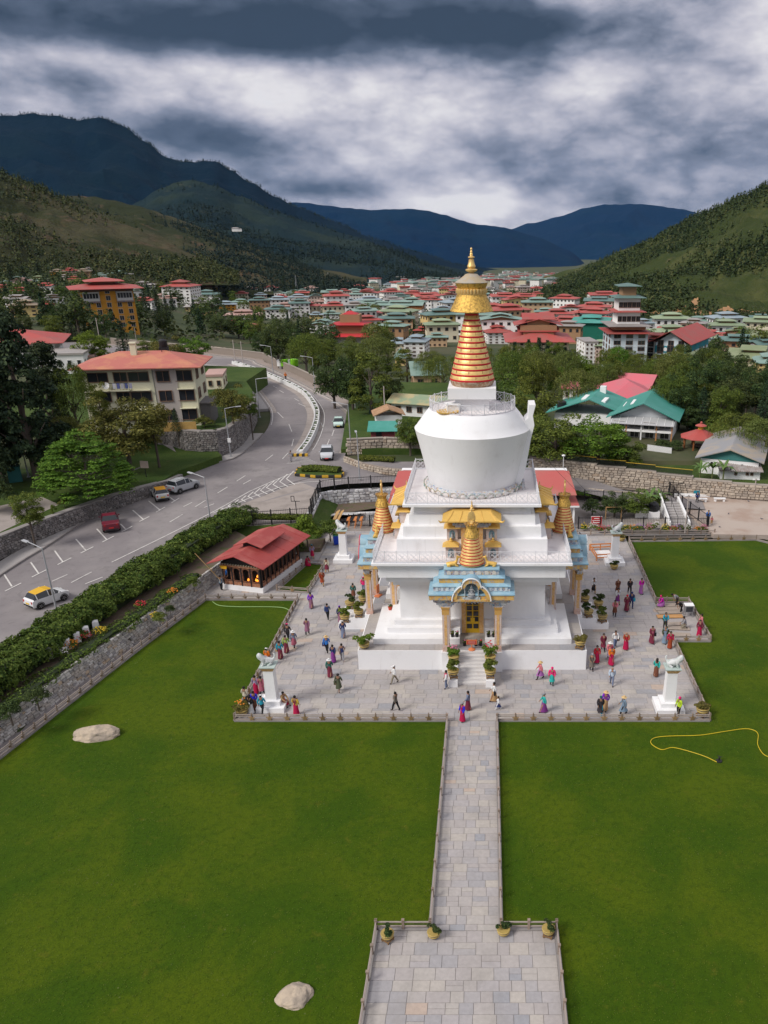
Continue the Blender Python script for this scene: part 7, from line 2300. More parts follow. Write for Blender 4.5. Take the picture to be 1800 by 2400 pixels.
hedge('hedge','low hedge along the corner wall at the junction',[at(842,1078,2.6),at(880,1080,2.6),at(925,1082,2.6)],.45,.7,1800,.10,L_MID,lumps=.15)
hedge('hedge','grass and weeds along the foot of the curved wall',[at(420,1070,2.8),at(470,1080,2.7),at(510,1078,2.7)],.6,.45,1500,.10,L_BRIGHT)
hedge('hedge','green strip of weeds between the lane and the low wall',[at(1348,1158,.9),at(1400,1162,.7),at(1430,1166,.6)],.6,.4,1500,.1,L_BRIGHT)
hedge('hedge','hedge row behind the gazebo',[at(1622,1002,1.9),at(1680,1018,1.9),at(1740,1044,1.9)],1.6,2.0,4000,.2,L_MID)
# grass blades over the near lawns, too many to count
def tufts(name,n,region,size,m):
 P_,N_=[],[]
 while len(P_)<n:
  x,y=rg.uniform(*region[:2]),rg.uniform(*region[2:])
  if not(y>-16.9 and-17.3<x<17.3)and not(abs(x)<2.0 and y<-16)and not(-4.8<x<4.9 and y<-35.7)and x>-31.4+(y+21.3)*.215+.35 and not(17<x<20.5 and-4.3<y<4.2):
   P_.append((x,y,.03))
   a=rg.uniform(0,6.28)
   N_.append((cos(a)*.3,sin(a)*.3,1))
 me=leaves_mesh(name,P_,N_,size,m,.5,.25)
 o=link(name,me)
 o['kind']='stuff'
 return o
G1=leaf_mat('grass_blade',(.044,.098,.003),(.085,.135,.004),(.11,.14,.02),.16,.2)
tufts('grass',120000,(-34,27,-46,4.4),.03,G1)
# flower bed and flowers
hedge('low_planting','low weeds and flowers along the top of the dry stone wall',[Vector((p.x-.95,p.y,1.5))for p in WL[:7]],.7,.42,9000,.09,L_MID,lumps=1.3)
FLC=[mat('flower_'+n,c,.7)for n,c in(('red',(.55,.03,.05)),('orange',(.65,.22,.02)),('yellow',(.65,.45,.03)),('pink',(.60,.20,.30)),('white',(.65,.63,.60)),('purple',(.28,.12,.35)))]
def flower_clump(P,r,h,ci,label,n=60,group=None,g=L_MID):
 T=thing('flowering_plant',label,'flowers',P,rg.uniform(0,6),group)
 pts,nn=clump_points([(rg.uniform(-r,r)*.6,rg.uniform(-r,r)*.6,h*rg.uniform(.3,.7),r*.5)for _ in range(7)],420)
 part('foliage',leaves_mesh('foliage',pts,nn,.07,g),None,T)
 mb=MB()
 for k in range(n):
  a,q=rg.uniform(0,2*pi),r*rg.random()**.5
  x,y,z=q*cos(a),q*sin(a),h*rg.uniform(.65,1.1)*(1-.35*(q/r)**2)
  mb.lathe([(.02,-.03),(.055,0),(.02,.03)],5,(x,y,z))
 part('blossoms',mb,FLC[ci],T,kind='stuff')
 return T
for k in range(16):
 x=12.6+k*.93
 c_=[2,4,0,3,5,2,1,5,3,4,2,0,5,4,1,3][k]
 flower_clump((x,24.2+rg.uniform(-.5,.5),.05),rg.uniform(.5,.7),rg.uniform(.7,1.25),c_,'%s flowering plant in the bed, number %s along the rail'%(['red','orange','yellow','pink','white','purple'][c_],['one','two','three','four','five','six','seven','eight','nine','ten','eleven','twelve','thirteen','fourteen','fifteen','sixteen'][k]),40,'flower bed plants')
for u,v,ci,r,lab in((195,1500,0,.75,'crimson flowers beside the white marker stones'),(236,1488,2,.6,'yellow orange flowers right of the crimson ones'),(166,1520,1,.7,'orange flowers in front of the marker stones'),(150,1537,4,.5,'small white flowers below the marker stones'),(330,1425,0,.5,'red flowers beside the hedge near the pavilion'),(405,1395,1,.5,'orange flowers near the pavilion end of the hedge'),(365,1452,2,.45,'yellow green plants on the bed above the wall')):
 flower_clump(at(u,v,1.6),r,.7,ci,lab)
for i,(u,v)in enumerate(((91,1540),(111,1530),(134,1517),(158,1502),(179,1488),(202,1474))):
 PM=at(u,v,1.6)+Vector((.95,-.15,0))
 T=thing('marker_stone',['leftmost white marker stone under the hedge','second white marker stone from the left','third white marker stone from the left','fourth white marker stone from the left','fifth white marker stone, left of the last','rightmost white marker stone under the hedge'][i],'stone',PM,.4,'white marker stones')
 part('block',MB().frus(.26,.22,0,.8).frus(.22,.05,.8,.9),WHITE2,T)
def banana(P,h,label):
 T=thing('banana_plant',label,'plant',P,rg.uniform(0,6),'banana plants')
 part('stem',MB().tube([(0,0,-.2),(0,0,h*.5)],[.12,.07],7),mat('banana_stem',(.12,.14,.05),.8),T)
 bm_=mat('banana_leaf',(.07,.14,.03),.6,c2=(.11,.17,.04),scale=1.5)
 for k in range(9):
  a=k*2.4
  L_=h*rg.uniform(.5,.75)
  pts=[]
  for i in range(6):
   f=i/5
   q=L_*.75*f
   pts.append((q*cos(a),q*sin(a),h*.45+L_*(.9*f-.75*f*f*(.6+.4*(k%3)))))
  mb=MB()
  for i,p in enumerate(pts):
   wv=.18*h*.35*sin(pi*(.12+.8*i/5))
   s=Vector((-sin(a),cos(a),0))*wv
   mb.v+=[tuple(Vector(p)-s),tuple(Vector(p)+Vector((0,0,.03))),tuple(Vector(p)+s)]
  for i in range(5):
   mb.f+=[(3*i,3*i+1,3*i+4,3*i+3),(3*i+1,3*i+2,3*i+5,3*i+4)]
   mb.mi+=[0,0]
  part('leaf',mb,bm_,T)
 return T
banana(at(1520,1195,.1),3.4,'banana plant left of the stairway')
banana(at(1545,1185,.1),2.8,'small banana plant at the stairway wall')
for u,v,h,lab in((1640,1122,3.0,'leftmost banana plant before the grey shed'),(1668,1124,3.4,'second banana plant before the grey shed'),(1694,1126,3.4,'rightmost banana plant before the grey shed')):
 banana(at(u,v,1.9),h,lab)
 # ------------------------------------------------------------------ air
hz=bpy.data.materials.new('haze')
hz.use_nodes=True
hz.node_tree.nodes.clear()
hb=NB(hz.node_tree)
pv=hb.n('ShaderNodeVolumePrincipled')
pv.inputs['Color'].default_value=(.30,.56,1.0,1)
pv.inputs['Density'].default_value=HAZE
pv.inputs['Anisotropy'].default_value=.0
ho=hb.n('ShaderNodeOutputMaterial')
hb.l(pv.outputs[0],ho.inputs['Volume'])
struct('haze',MB().box(-14000,14000,-400,16500,-700,1150),hz,kind='stuff')
# ------------------------------------------------------------------ people
SKIN=mat('skin',(.30,.165,.105),.6,rnd=.15)
HAIR=mat('black_hair',(.012,.010,.009),.6)
CLO={}
def cloth(name,c):
 return mat('cloth_'+name,c,.9,var=.14,scale=7,bump=.15,bscale=14)
for n_,c_ in dict(purple=(.20,.02,.52),mauve=(.24,.11,.17),denim=(.10,.15,.26),black=(.016,.016,.018),navy=(.022,.035,.12),slate=(.16,.19,.28),white=(.68,.68,.68),maroon=(.16,.022,.045),red=(.52,.02,.035),rust=(.30,.055,.02),green=(.30,.42,.10),teal=(.02,.27,.38),blue=(.03,.16,.50),royal=(.03,.03,.58),straw=(.60,.42,.20),darkgreen=(.018,.12,.10),plum=(.20,.04,.22),olive=(.07,.08,.045),khaki=(.24,.21,.16),brown=(.16,.06,.035),graybrown=(.15,.13,.11),grey=(.26,.26,.28),cream=(.52,.48,.38),tan=(.42,.26,.12),yellow=(.62,.45,.07),orange=(.66,.17,.015),magenta=(.55,.015,.36),pink=(.60,.19,.22),rose=(.33,.09,.13),lime=(.42,.58,.03),hotpink=(.70,.02,.16),lightblue=(.42,.50,.60),crimson=(.40,.008,.06),jeans=(.13,.17,.28),lilac=(.30,.24,.36),orchid=(.36,.12,.38),turq=(.03,.40,.36),bluegrey=(.17,.24,.32),dark=(.035,.03,.035)).items():
 CLO[n_]=cloth(n_,c_)
J0=dict(pel=(0,0,.93),wai=(0,0,1.08),chest=(0,.0,1.28),neck=(0,.0,1.45),head=(0,.01,1.56),crown=(0,.0,1.66))
def body(pose):
 """one continuous figure, facing -y. pose gives joint offsets"""
 p=dict(lean=0,stride=0,la=(0,0),ra=(0,0),kneel=False,sit=False,bend=0)
 p.update(pose)
 V,E_,R_,B_=[],[],[],[]
 def v(co,r,bone,par=None):
  V.append(co)
  R_.append(r)
  B_.append(bone)
  if par is not None:
   E_.append((par,len(V)-1))
  return len(V)-1
 zoff=-.45 if p['kneel']else(-.48 if p['sit']else 0)
 bd=p['bend']
 def up(x,y,z):
  """torso points, tilted forward by bend about the hips"""
  dz,dy=z-.93,y
  return(x,-sin(bd)*dz+cos(bd)*dy-p['lean']*dz*.3,.93+zoff+cos(bd)*dz+sin(bd)*dy)
 pel=v((0,0,.93+zoff),(.155,.11),'hip')
 wai=v(up(0,0,1.08),(.135,.095),'tor',pel)
 che=v(up(0,.0,1.28),(.165,.11),'tor',wai)
 nec=v(up(0,.005,1.44),(.055,.06),'neck',che)
 hd=v(up(0,-.015,1.555),(.078,.092),'head',nec)
 cr=v(up(0,-.005,1.645),(.066,.078),'head',hd)
 v(up(0,-.115,1.55),(.016,.016),'head',hd)
 v(up(.085,.0,1.56),(.014,.02),'head',hd)
 v(up(-.085,.0,1.56),(.014,.02),'head',hd)
 for s,(f,o_)in((-1,p['la']),(1,p['ra'])):
  sh=v(up(s*.185,.0,1.385),(.066,.062),'tor',che)
  el_=up(s*(.235+.12*o_),-.24*f+.03,1.385-.28*cos(f*.9)+.05*o_)
  el=v(el_,.043,'arm',sh)
  k=.35+.65*abs(f)
  dw=Vector(up(s*(.235-.10*abs(f)+.03*o_),-.24*f-.22*k*(1 if f>=0 else-.3),1.385-.28*cos(f*.9)-.24*(1-.75*max(0,f))+.05*o_))
  wr=v(tuple(dw),.030,'arm',el)
  d=(dw-Vector(el_)).normalized()
  pm=dw+d*.085
  pal=v(tuple(pm),(.036,.02),'hand',wr)
  side=Vector((s,0,0)).cross(d).normalized()
  for q in range(4):
   b0=pm+side*(-.027+.018*q)
   kn=v(tuple(b0+d*.03),.010,'hand',pal)
   v(tuple(b0+d*(.068+(.012,.022,.018,.0)[q])+Vector((-s*.014,0,0))),.008,'hand',kn)
  v(tuple(dw+d*.045+side*.055),.010,'hand',wr)
 for s in(-1,1):
  hip=v((s*.095,0,.87+zoff),(.095,.095),'hip',pel)
  st=p['stride']*s
  if p['kneel']:
   kn=v((s*.13,-.38,.07),.062,'leg',hip)
   an=v((s*.11,.06,.06),.042,'leg',kn)
   v((s*.10,.20,.05),.035,'foot',an)
  elif p['sit']:
   kn=v((s*.20,-.40,.40+zoff+.5 if False else .46),.062,'leg',hip)
   an=v((s*.16,-.50,.09),.042,'leg',kn)
   v((s*.17,-.64,.04),.035,'foot',an)
  else:
   kn=v((s*.10,-.20*st-.02,.49),.062,'leg',hip)
   lift=.07 if st<0 else 0
   an=v((s*.10,-.34*st+(.06 if st<0 else 0),.085+lift),.042,'leg',kn)
   v((s*.115,-.34*st-.14+(.05 if st<0 else 0),.04+lift*.6),.035,'foot',an)
 me=skin_obj(V,E_,R_,0,1)
 n=len(me.vertices)
 co=np.empty(n*3)
 me.vertices.foreach_get('co',co)
 co=co.reshape(-1,3)
 # nearest bone for each vertex
 A=np.array([V[a]for a,c in E_])
 Bb=np.array([V[c]for a,c in E_])
 lab=[B_[c]for a,c in E_]
 d=Bb-A
 t=np.clip(((co[:,None]-A)*d).sum(-1)/((d*d).sum(-1)+1e-9),0,1)
 dist=np.linalg.norm(co[:,None]-(A+t[...,None]*d),axis=-1)
 bi=dist.argmin(1)
 bone=[lab[i]for i in bi]
 me.name='body'
 me.materials.clear()
 me.materials.append(SKIN)
 return dict(me=me,co=co,bone=bone,V=V,pose=p,up=up,zoff=zoff)
def shell(bd_,bones,off,zmin=None,zmax=None,name='garment',extra=None):
 """garment: the faces of the body whose bones are listed, pushed out along their normals"""
 me=bd_['me']
 keep=[all(bd_['bone'][i]in bones for i in f.vertices)and(zmin is None or min(bd_['co'][i][2]for i in f.vertices)>zmin)and(zmax is None or max(bd_['co'][i][2]for i in f.vertices)<zmax)for f in me.polygons]
 mp,vs,fs={},[],[]
 for f,k in zip(me.polygons,keep):
  if not k:
   continue
  q=[]
  for i in f.vertices:
   if i not in mp:
    mp[i]=len(vs)
    vx=me.vertices[i]
    vs.append(tuple(vx.co+vx.normal*off))
   q.append(mp[i])
  fs.append(tuple(q))
 m2=bpy.data.meshes.new(name)
 m2.from_pydata(vs,[],fs)
 m2.materials.append(CLO['grey'])
 m2.polygons.foreach_set('use_smooth',[True]*len(fs))
 return m2
POSES=dict(stand=dict(la=(.15,.2),ra=(.15,.2),stride=.12),walk=dict(la=(.45,.1),ra=(-.35,.1),stride=.75),stroll=dict(la=(-.25,.1),ra=(.35,.1),stride=-.45),hold=dict(la=(1.0,.0),ra=(.95,.0),stride=.2),kneel=dict(kneel=True,la=(.8,0),ra=(.8,0),bend=.35),sit=dict(sit=True,la=(.8,.1),ra=(.9,.1),bend=.15),bow=dict(bend=1.15,la=(.9,0),ra=(.9,0),stride=.3),aim=dict(la=(1.5,0),ra=(1.3,.0),stride=.25))
BD={k:body(v)for k,v in POSES.items()}
GM={}
for k,bd_ in BD.items():
 GM[k]=dict(top=shell(bd_,('tor','arm','hip'),.026,name='jacket',zmin=.80+bd_['zoff']),tee=shell(bd_,('tor','hip'),.022,name='shirt',zmin=.80+bd_['zoff']),pants=shell(bd_,('leg','hip'),.020,name='trousers'),shoes=shell(bd_,('foot',),.012,name='shoes'))
def skirt_mesh(pose,z1,flare):
 bd_=BD[pose]
 p=bd_['pose']
 mb=MB()
 n=14
 z0=1.06
 st=abs(p['stride'])
 if p['kneel']or p['sit']:
  zo=bd_['zoff']
  prof=[(.16,.125,1.06+zo,0),(.20,.19,.92+zo,-.03),(.27,.34,.62+zo if p['sit']else .30,-.16),(.28,.36,.10 if not p['sit']else .28,-.20)]
 else:
  prof=[(.150,.115,z0,0),(.185,.145,.90,0),(.185+flare*.4,.15+.10*st,(.9+z1)/2,0),(.19+flare,.155+flare*.7+.22*st,z1,0)]
 for j,(rx,ry,z,yo)in enumerate(prof):
  for i in range(n):
   a=2*pi*i/n
   k=1+(.05*cos(5*a)if j>1 else 0)
   mb.v.append((rx*k*cos(a),ry*k*sin(a)+yo,z))
 for j in range(len(prof)-1):
  for i in range(n):
   q=(i+1)%n
   mb.f.append((j*n+i,j*n+q,(j+1)*n+q,(j+1)*n+i))
   mb.mi.append(0)
 mb.f.append(tuple(range(n)))
 mb.mi.append(0)
 return mb.mesh('skirt',CLO['grey'],80)
SK={}
def head_at(pose):
 u_=BD[pose]['up']
 return Vector(u_(0,-.01,1.58)),POSES[pose].get('bend',0)
HAIRM=MB().lathe([(.088,-.06),(.105,-.01),(.102,.05),(.075,.10),(.02,.122)],12)
HAIRM.v=[(x,y*1.05+.022-.03*(z<0)*(y<0),z)for x,y,z in HAIRM.v]
for_face=[(x,max(y,-.045)if z<.03 else y,z)for x,y,z in HAIRM.v]
HAIRM.v=for_face
HAIRM=HAIRM.mesh('hair',HAIR,True)
LONGH=MB().lathe([(.05,-.42),(.075,-.30),(.10,-.1),(.108,.0),(.102,.05),(.075,.10),(.02,.122)],12)
LONGH.v=[(x,max(y,-.035)*(1.0)+.035 if z<.03 else y,z)for x,y,z in LONGH.v]
LONGH=LONGH.mesh('hair',HAIR,True)
CAPM=MB().lathe([(.10,.0),(.108,.03),(.098,.085),(.06,.115),(.01,.125)],12).add([(-.07,-.09,.01),(.07,-.09,.01),(.06,-.19,-.005),(-.06,-.19,-.005),(-.07,-.09,.025),(.07,-.09,.025),(.06,-.19,.01),(-.06,-.19,.01)],[(3,2,1,0),(4,5,6,7),(0,1,5,4),(1,2,6,5),(2,3,7,6),(3,0,4,7)]).mesh('cap',CLO['white'],40)
HATM=MB().lathe([(.10,.01),(.205,-.015),(.215,-.005),(.115,.035),(.105,.10),(.07,.135),(.01,.14)],16).mesh('hat',CLO['straw'],40)
BEAN=MB().lathe([(.102,-.03),(.11,.01),(.105,.06),(.07,.115),(.01,.135)],12).mesh('woollen_hat',CLO['red'],True)
BAG=MB().box(-.13,.13,-.075,.075,-.32,0).tube([(-.11,0,0),(-.05,0,.16),(.05,0,.16),(.11,0,0)],.014,5).mesh('bag',CLO['black'],False)
PACK=MB().frus(.15,.13,-.42,0,hb2=.085,ht2=.07).mesh('backpack',CLO['black'],False)
STICK=MB().tube([(0,0,0),(0,.02,.92)],.014,5).mesh('walking_stick',WOODM)
def recol(o,m):
 o.material_slots[0].link='OBJECT'
 o.material_slots[0].material=m
 return o
def robe_shawl(pose):
 key=('shawl',pose)
 if key not in SK:
  SK[key]=shell(BD[pose],('tor',),.04,name='shawl')
 return SK[key]
PEOPLE=0
def person(u,v,pose,face,top,bottom,hair='hair',label='',z=.045,hgt=1.64,legs=None,shawl=None,hatc=None,item=None,sleeve=True,shoes='dark',group='people on the plaza',P=None,short=False):
 """face: heading in degrees the person looks towards (0 = away from the camera, 90 = right, 180 = towards the camera)"""
 global PEOPLE
 P=P or at(u,v,z)
 T=thing('person',label,'person',P,radians(180-face),group)
 s=hgt/1.72
 T.scale=(s,s,s)
 bdy=link('body',BD[pose]['me'],T)
 g=GM[pose]
 recol(link('jacket' if sleeve else 'shirt',g['top']if sleeve else g['tee'],T),CLO[top])
 kind,*rest=bottom.split(':')
 if kind=='pants':
  recol(link('trousers',g['pants'],T),CLO[rest[0]])
 else:
  recol(link('trousers',g['pants'],T),CLO[legs])if legs else None
  z1,fl={'kira':(.10,.03),'robe':(.12,.07),'gho':(.46,.05),'midi':(.40,.04),'coat':(.42,.06)}[kind]
  key=(pose,kind)
  if key not in SK:
   SK[key]=skirt_mesh(pose,z1,fl)
  recol(link('skirt',SK[key],T),CLO[rest[0]])
 recol(link('shoes',g['shoes'],T),CLO[shoes])
 if shawl:
  recol(link('shawl',robe_shawl(pose),T),CLO[shawl])
 hp_,bd=head_at(pose)
 if hair!='bald':
  me={'hair':HAIRM,'long':LONGH,'cap':CAPM,'hat':HATM,'bean':BEAN}[hair]
  if hair in('cap','hat','bean'):
   h0=link('hair',HAIRM,T,hp_)
   h0.rotation_euler=(bd,0,0)
   h0.scale=(.96,.96,.9)
  o=link({'hair':'hair','long':'hair','cap':'cap','hat':'hat','bean':'woollen_hat'}[hair],me,T,hp_)
  o.rotation_euler=(bd,0,0)
  if hair in('cap','hat','bean'):
   recol(o,CLO[hatc or 'white'])
 if item:
  what,c=item.split(':')
  if what=='pack':
   recol(link('backpack',PACK,T,Vector(BD[pose]['up'](0,.17,1.38))),CLO[c])
  elif what=='bag':
   recol(link('bag',BAG,T,Vector(BD[pose]['up'](.24,.02,1.0))),CLO[c])
  elif what=='stick':
   link('walking_stick',STICK,T,(.30,-.32,0))
 PEOPLE+=1
 return T
R_=person
# left side, walking away
R_(730,1425,'walk',0,'purple','kira:mauve','hair','woman in a purple jacket and mauve skirt walking away near the small lawn')
R_(769,1452,'walk',5,'denim','pants:black','hair','man in a denim jacket and black trousers with a backpack',item='pack:navy')
R_(798,1458,'walk',0,'navy','kira:mauve','bean','person with a purple hat, navy top and mauve skirt by the potted plants',hatc='purple',shawl=None)
R_(805,1494,'walk',0,'navy','kira:slate','cap','person with a white cap, navy jumper and slate skirt')
R_(721,1488,'stroll',0,'mauve','gho:mauve','hair','man in a dusty mauve gho walking away',legs='dark')
R_(676,1501,'walk',5,'dark','pants:black','cap','person in black with a pink red cap next to the left fence',hatc='hotpink')
R_(690,1518,'walk',5,'slate','midi:rose','hat','person with a white hat, grey blue shirt and red wrap',hatc='white',legs='dark')
R_(672,1529,'walk',5,'green','kira:maroon','hair','woman in a light green top and long maroon skirt by the left fence',item='bag:black')
R_(658,1543,'walk',8,'teal','kira:maroon','hair','woman in a teal jacket with an orange shoulder bag and maroon skirt',item='bag:tan')
R_(767,1530,'walk',3,'blue','pants:black','hat','person with a straw hat, bright blue jacket and black trousers',hatc='straw',item='bag:navy')
R_(782,1552,'stroll',10,'navy','kira:plum','hair','woman in a navy top and purple patterned skirt')
R_(803,1549,'walk',-5,'navy','pants:grey','hair','man in a navy T-shirt, grey jeans and red shoes',shoes='red',sleeve=False)
R_(774,1586,'walk',0,'darkgreen','kira:maroon','hat','person with a wide white hat, dark green top and maroon skirt',hatc='white')
R_(795,1622,'walk',10,'olive','gho:olive','hair','person in an olive patterned robe walking away',item='bag:olive')
R_(925,1602,'walk',265,'white','pants:khaki','cap','man in a white shirt and khaki trousers striding left',hatc='white')
R_(928,1666,'walk',300,'graybrown','pants:black','hair','man in a grey brown jacket and black trousers in the front left')
R_(628,1560,'stand',20,'orange','kira:lilac','cap','person with a white cap and orange top standing behind the left front pillar',hatc='white')
R_(615,1628,'stroll',0,'rose','gho:rose','hair','man in a dusty pink gho beside the left front pillar',legs='dark')
R_(601,1626,'stand',10,'lilac','kira:crimson','hair','woman in a grey lilac top and crimson skirt by the left fence')
R_(577,1653,'stand',15,'cream','pants:dark','hair','man in a cream shirt standing at the left fence corner')
R_(598,1664,'stand',340,'royal','kira:brown','hair','person in a vivid blue jacket with magenta scarf near the left front pillar',shawl=None)
R_(589,1673,'stand',20,'black','robe:white','long','woman in black top and long white skirt with a black bag at the left corner',item='bag:black')
R_(616,1673,'walk',10,'teal','pants:black','cap','man with a white cap, teal jacket and black trousers at the left corner',hatc='white')
R_(667,1641,'sit',120,'tan','robe:crimson','hair','person in a tan jacket and crimson robe sitting on the left front pillar base',P=at(664,1652,.04),z=.04)
R_(695,1675,'stand',20,'yellow','robe:crimson','hair','monk in a yellow shirt and crimson robe at the front left fence',shawl='maroon')
R_(756,1372,'walk',170,'rust','gho:rust','cap','person in a rust red robe with orange edge beside the small lawn',hatc='grey',legs='tan')
R_(767,1342,'stroll',0,'cream','gho:maroon','hair','man in a white shirt and maroon wrap near the left porch',legs='tan')
R_(733,1309,'walk',350,'lilac','midi:crimson','bean','woman with a teal headscarf, blue shawl and red skirt near the blue bin',hatc='teal',legs='tan')
R_(719,1326,'kneel',120,'crimson','robe:crimson','hair','person in crimson crouching at the rear fence of the small lawn')
R_(531,1364,'stand',20,'blue','pants:black','hair','man in a blue shirt standing at the left of the pavilion')
MANP=R_(520,1384,'aim',10,'bluegrey','pants:black','hair','man in a blue grey shirt holding a long bamboo pole by the pavilion',sleeve=False)
R_(829,1403,'stand',0,'darkgreen','midi:brown','hair','person in a green top and brown skirt behind the left potted plants',legs='dark')
R_(853,1388,'stand',0,'hotpink','pants:slate','bean','person in bright pink behind the left porch pillar',hatc='hotpink')
R_(889,1365,'walk',0,'white','pants:black','hair','person in a white shirt and black trousers behind the left porch',z=.04)
# right side, walking towards the camera
R_(1345,1362,'stand',185,'dark','kira:slate','hair','woman in a dark jacket over a blue dress behind the right porch pillar',sleeve=True)
R_(1391,1390,'walk',175,'white','midi:black','hair','woman in a white blouse and black skirt by the right potted plants',legs='tan')
R_(1447,1392,'walk',175,'brown','gho:brown','bald','bald man in a brown robe on the right of the plaza',legs='dark')
R_(1475,1392,'walk',180,'dark','pants:black','hair','person in a dark grey jacket and black trousers in the right rear')
R_(1502,1391,'walk',175,'magenta','kira:orchid','hair','woman in a magenta jacket and patterned purple skirt by the right fence')
R_(1447,1415,'walk',170,'white','midi:plum','hair','woman in a white blouse and purple skirt on the right',legs='tan')
R_(1440,1444,'hold',185,'pink','gho:brown','hair','woman in a pink blouse, brown wrap and black trousers on the right',legs='black')
R_(1468,1431,'walk',190,'maroon','robe:maroon','bean','elder in a maroon robe and red hat with a walking stick',hatc='red',item='stick:x')
R_(1479,1424,'walk',180,'navy','pants:navy','cap','person in dark blue with a teal bag beside the elder in maroon',hatc='navy',item='bag:teal')
R_(1553,1421,'kneel',265,'magenta','robe:orchid','bean','woman in magenta with a pink headscarf kneeling on the rearmost board',hatc='hotpink',z=.16)
R_(1586,1418,'bow',255,'grey','pants:dark','hair','person in a grey T-shirt leaning over the boards',z=.12)
R_(1596,1436,'bow',255,'black','pants:black','hair','person in black bending over by the offering cabinet')
R_(1606,1472,'kneel',275,'grey','pants:khaki','hair','man in a grey shirt and shorts kneeling on a prostration board',z=.14)
R_(1633,1497,'stand',265,'pink','pants:khaki','hair','person in a pink checked shirt at the right fence of the bay',P=Vector((19.9,-2.0,.05)))
R_(1631,1492,'stand',200,'maroon','robe:crimson','hair','monk in a maroon robe at the front corner of the bay',P=Vector((19.5,-3.2,.05)),shawl='maroon')
R_(1558,1474,'hold',185,'teal','pants:dark','hair','person in a teal jacket beside the prostration boards')
R_(1557,1507,'walk',195,'olive','robe:bluegrey','bald','white haired elder in a grey green robe by the bay',shawl='bluegrey')
R_(1569,1520,'stand',185,'crimson','kira:rust','hair','woman with a crimson shawl and rust brown skirt at the bay fence',shawl='crimson')
R_(1527,1507,'walk',175,'maroon','robe:maroon','hair','person in a dark maroon robe with pink scarf walking forward',shawl='rose',item='bag:black')
R_(1413,1525,'walk',180,'maroon','gho:maroon','hair','man in a maroon gho with white cuffs and a dark mask',legs='black')
R_(1441,1518,'stroll',175,'white','pants:jeans','hair','young man in a white shirt and blue jeans carrying a jacket',item='bag:black')
R_(1466,1523,'hold',185,'rust','robe:crimson','bald','stout bald monk in red robes with an orange bag',shawl='red',hgt=1.7)
R_(1428,1545,'walk',180,'pink','midi:lilac','hat','woman with a white sun hat and pink top',hatc='white',legs='tan')
R_(1398,1554,'stand',175,'red','robe:crimson','hair','monk with a red jumper and crimson robe in front of the terrace corner')
R_(1432,1558,'walk',180,'orange','robe:crimson','bean','monk with an orange jacket over a crimson robe',hatc='maroon',hgt=1.7)
R_(1386,1572,'hold',185,'graybrown','coat:graybrown','cap','person in a grey patterned coat and white cap near the terrace corner',hatc='grey',legs='black')
R_(1433,1606,'walk',190,'lightblue','pants:slate','bald','bald man in a pale blue shirt and grey trousers')
R_(1537,1585,'stroll',20,'turq','kira:brown','long','woman with long black hair, turquoise top and brown skirt near the right front pillar')
R_(1293,1606,'stand',190,'hotpink','midi:turq','bean','person with a hot pink hood and red cardigan over a green skirt',hatc='hotpink',legs='darkgreen')
R_(1266,1592,'walk',265,'pink','midi:orchid','hat','person with a straw hat, pale pink top and purple wrap walking left',hatc='straw',legs='dark')
R_(1274,1669,'walk',265,'turq','kira:plum','cap','person in a turquoise jacket and dark purple skirt at the front right',hatc='grey')
R_(1406,1676,'walk',185,'dark','coat:dark','bean','person in a dark grey coat and green woollen hat with a stick, front fence',hatc='darkgreen',legs='teal',item='stick:x')
R_(1418,1664,'walk',200,'purple','kira:tan','hat','person with a straw hat, purple scarf and tan skirt at the front right',hatc='straw',shawl='plum')
R_(1460,1676,'walk',265,'bluegrey','coat:bluegrey','hat','person in a long blue grey coat and straw hat at the front right',hatc='straw',legs='black')
R_(1589,1678,'stand',240,'lime','pants:black','bean','person in a lime green jacket and hot pink hat beside the right front pillar',hatc='hotpink',item='stick:x')
# in front of the stairs
R_(1046,1614,'stand',265,'white','pants:slate','hair','boy in a red vest and striped trousers at the foot of the stairs',shawl='hotpink')
R_(1158,1643,'walk',265,'white','kira:tan','hair','woman in a white blouse and tan skirt with a black handbag',item='bag:black')
R_(1168,1663,'walk',280,'white','midi:navy','hair','child in a white shirt and navy skirt running',hgt=1.15,shoes='white',legs='white')
R_(1097,1664,'stroll',275,'slate','kira:maroon','hair','woman in a slate blouse and maroon skirt in front of the path')
R_(1084,1691,'stand',230,'royal','robe:crimson','cap','woman in vivid blue and crimson at the head of the path',hatc='grey',shawl='crimson')
# yard, road
R_(1633,1180,'stand',180,'navy','pants:dark','hair','person in dark blue in front of the left bench in the sandy yard',z=.33,group='people in the sandy yard')
R_(1658,1226,'walk',200,'blue','pants:khaki','hair','man in a blue shirt and khaki trousers in the sandy yard',z=.33,group='people in the sandy yard')
R_(1667,1229,'stand',190,'pink','midi:tan','hair','small child in pink in the sandy yard',z=.33,hgt=1.0,group='people in the sandy yard',legs='tan')
R_(670,890,'stand',170,'orange','pants:black','cap','worker in an orange jacket on the far pavement',P=atr(670,890),hatc='orange',group='people on the road')
R_(683,1082,'stand',200,'grey','pants:grey','hair','person in grey standing at the tip of the road divider',P=atr(683,1082),group='people on the road')
q=MANP.matrix_basis.translation
T=thing('bamboo_pole','long bamboo pole leaning up to the pavilion roof in the hands of a man','pole',(q.x,q.y,0))
part('pole',MB().tube([(.05,-.25,1.0),(.02,-.2,1.3),(-2.05,-.1,4.0)],.035,6),mat('bamboo',(.40,.26,.11),.7),T)
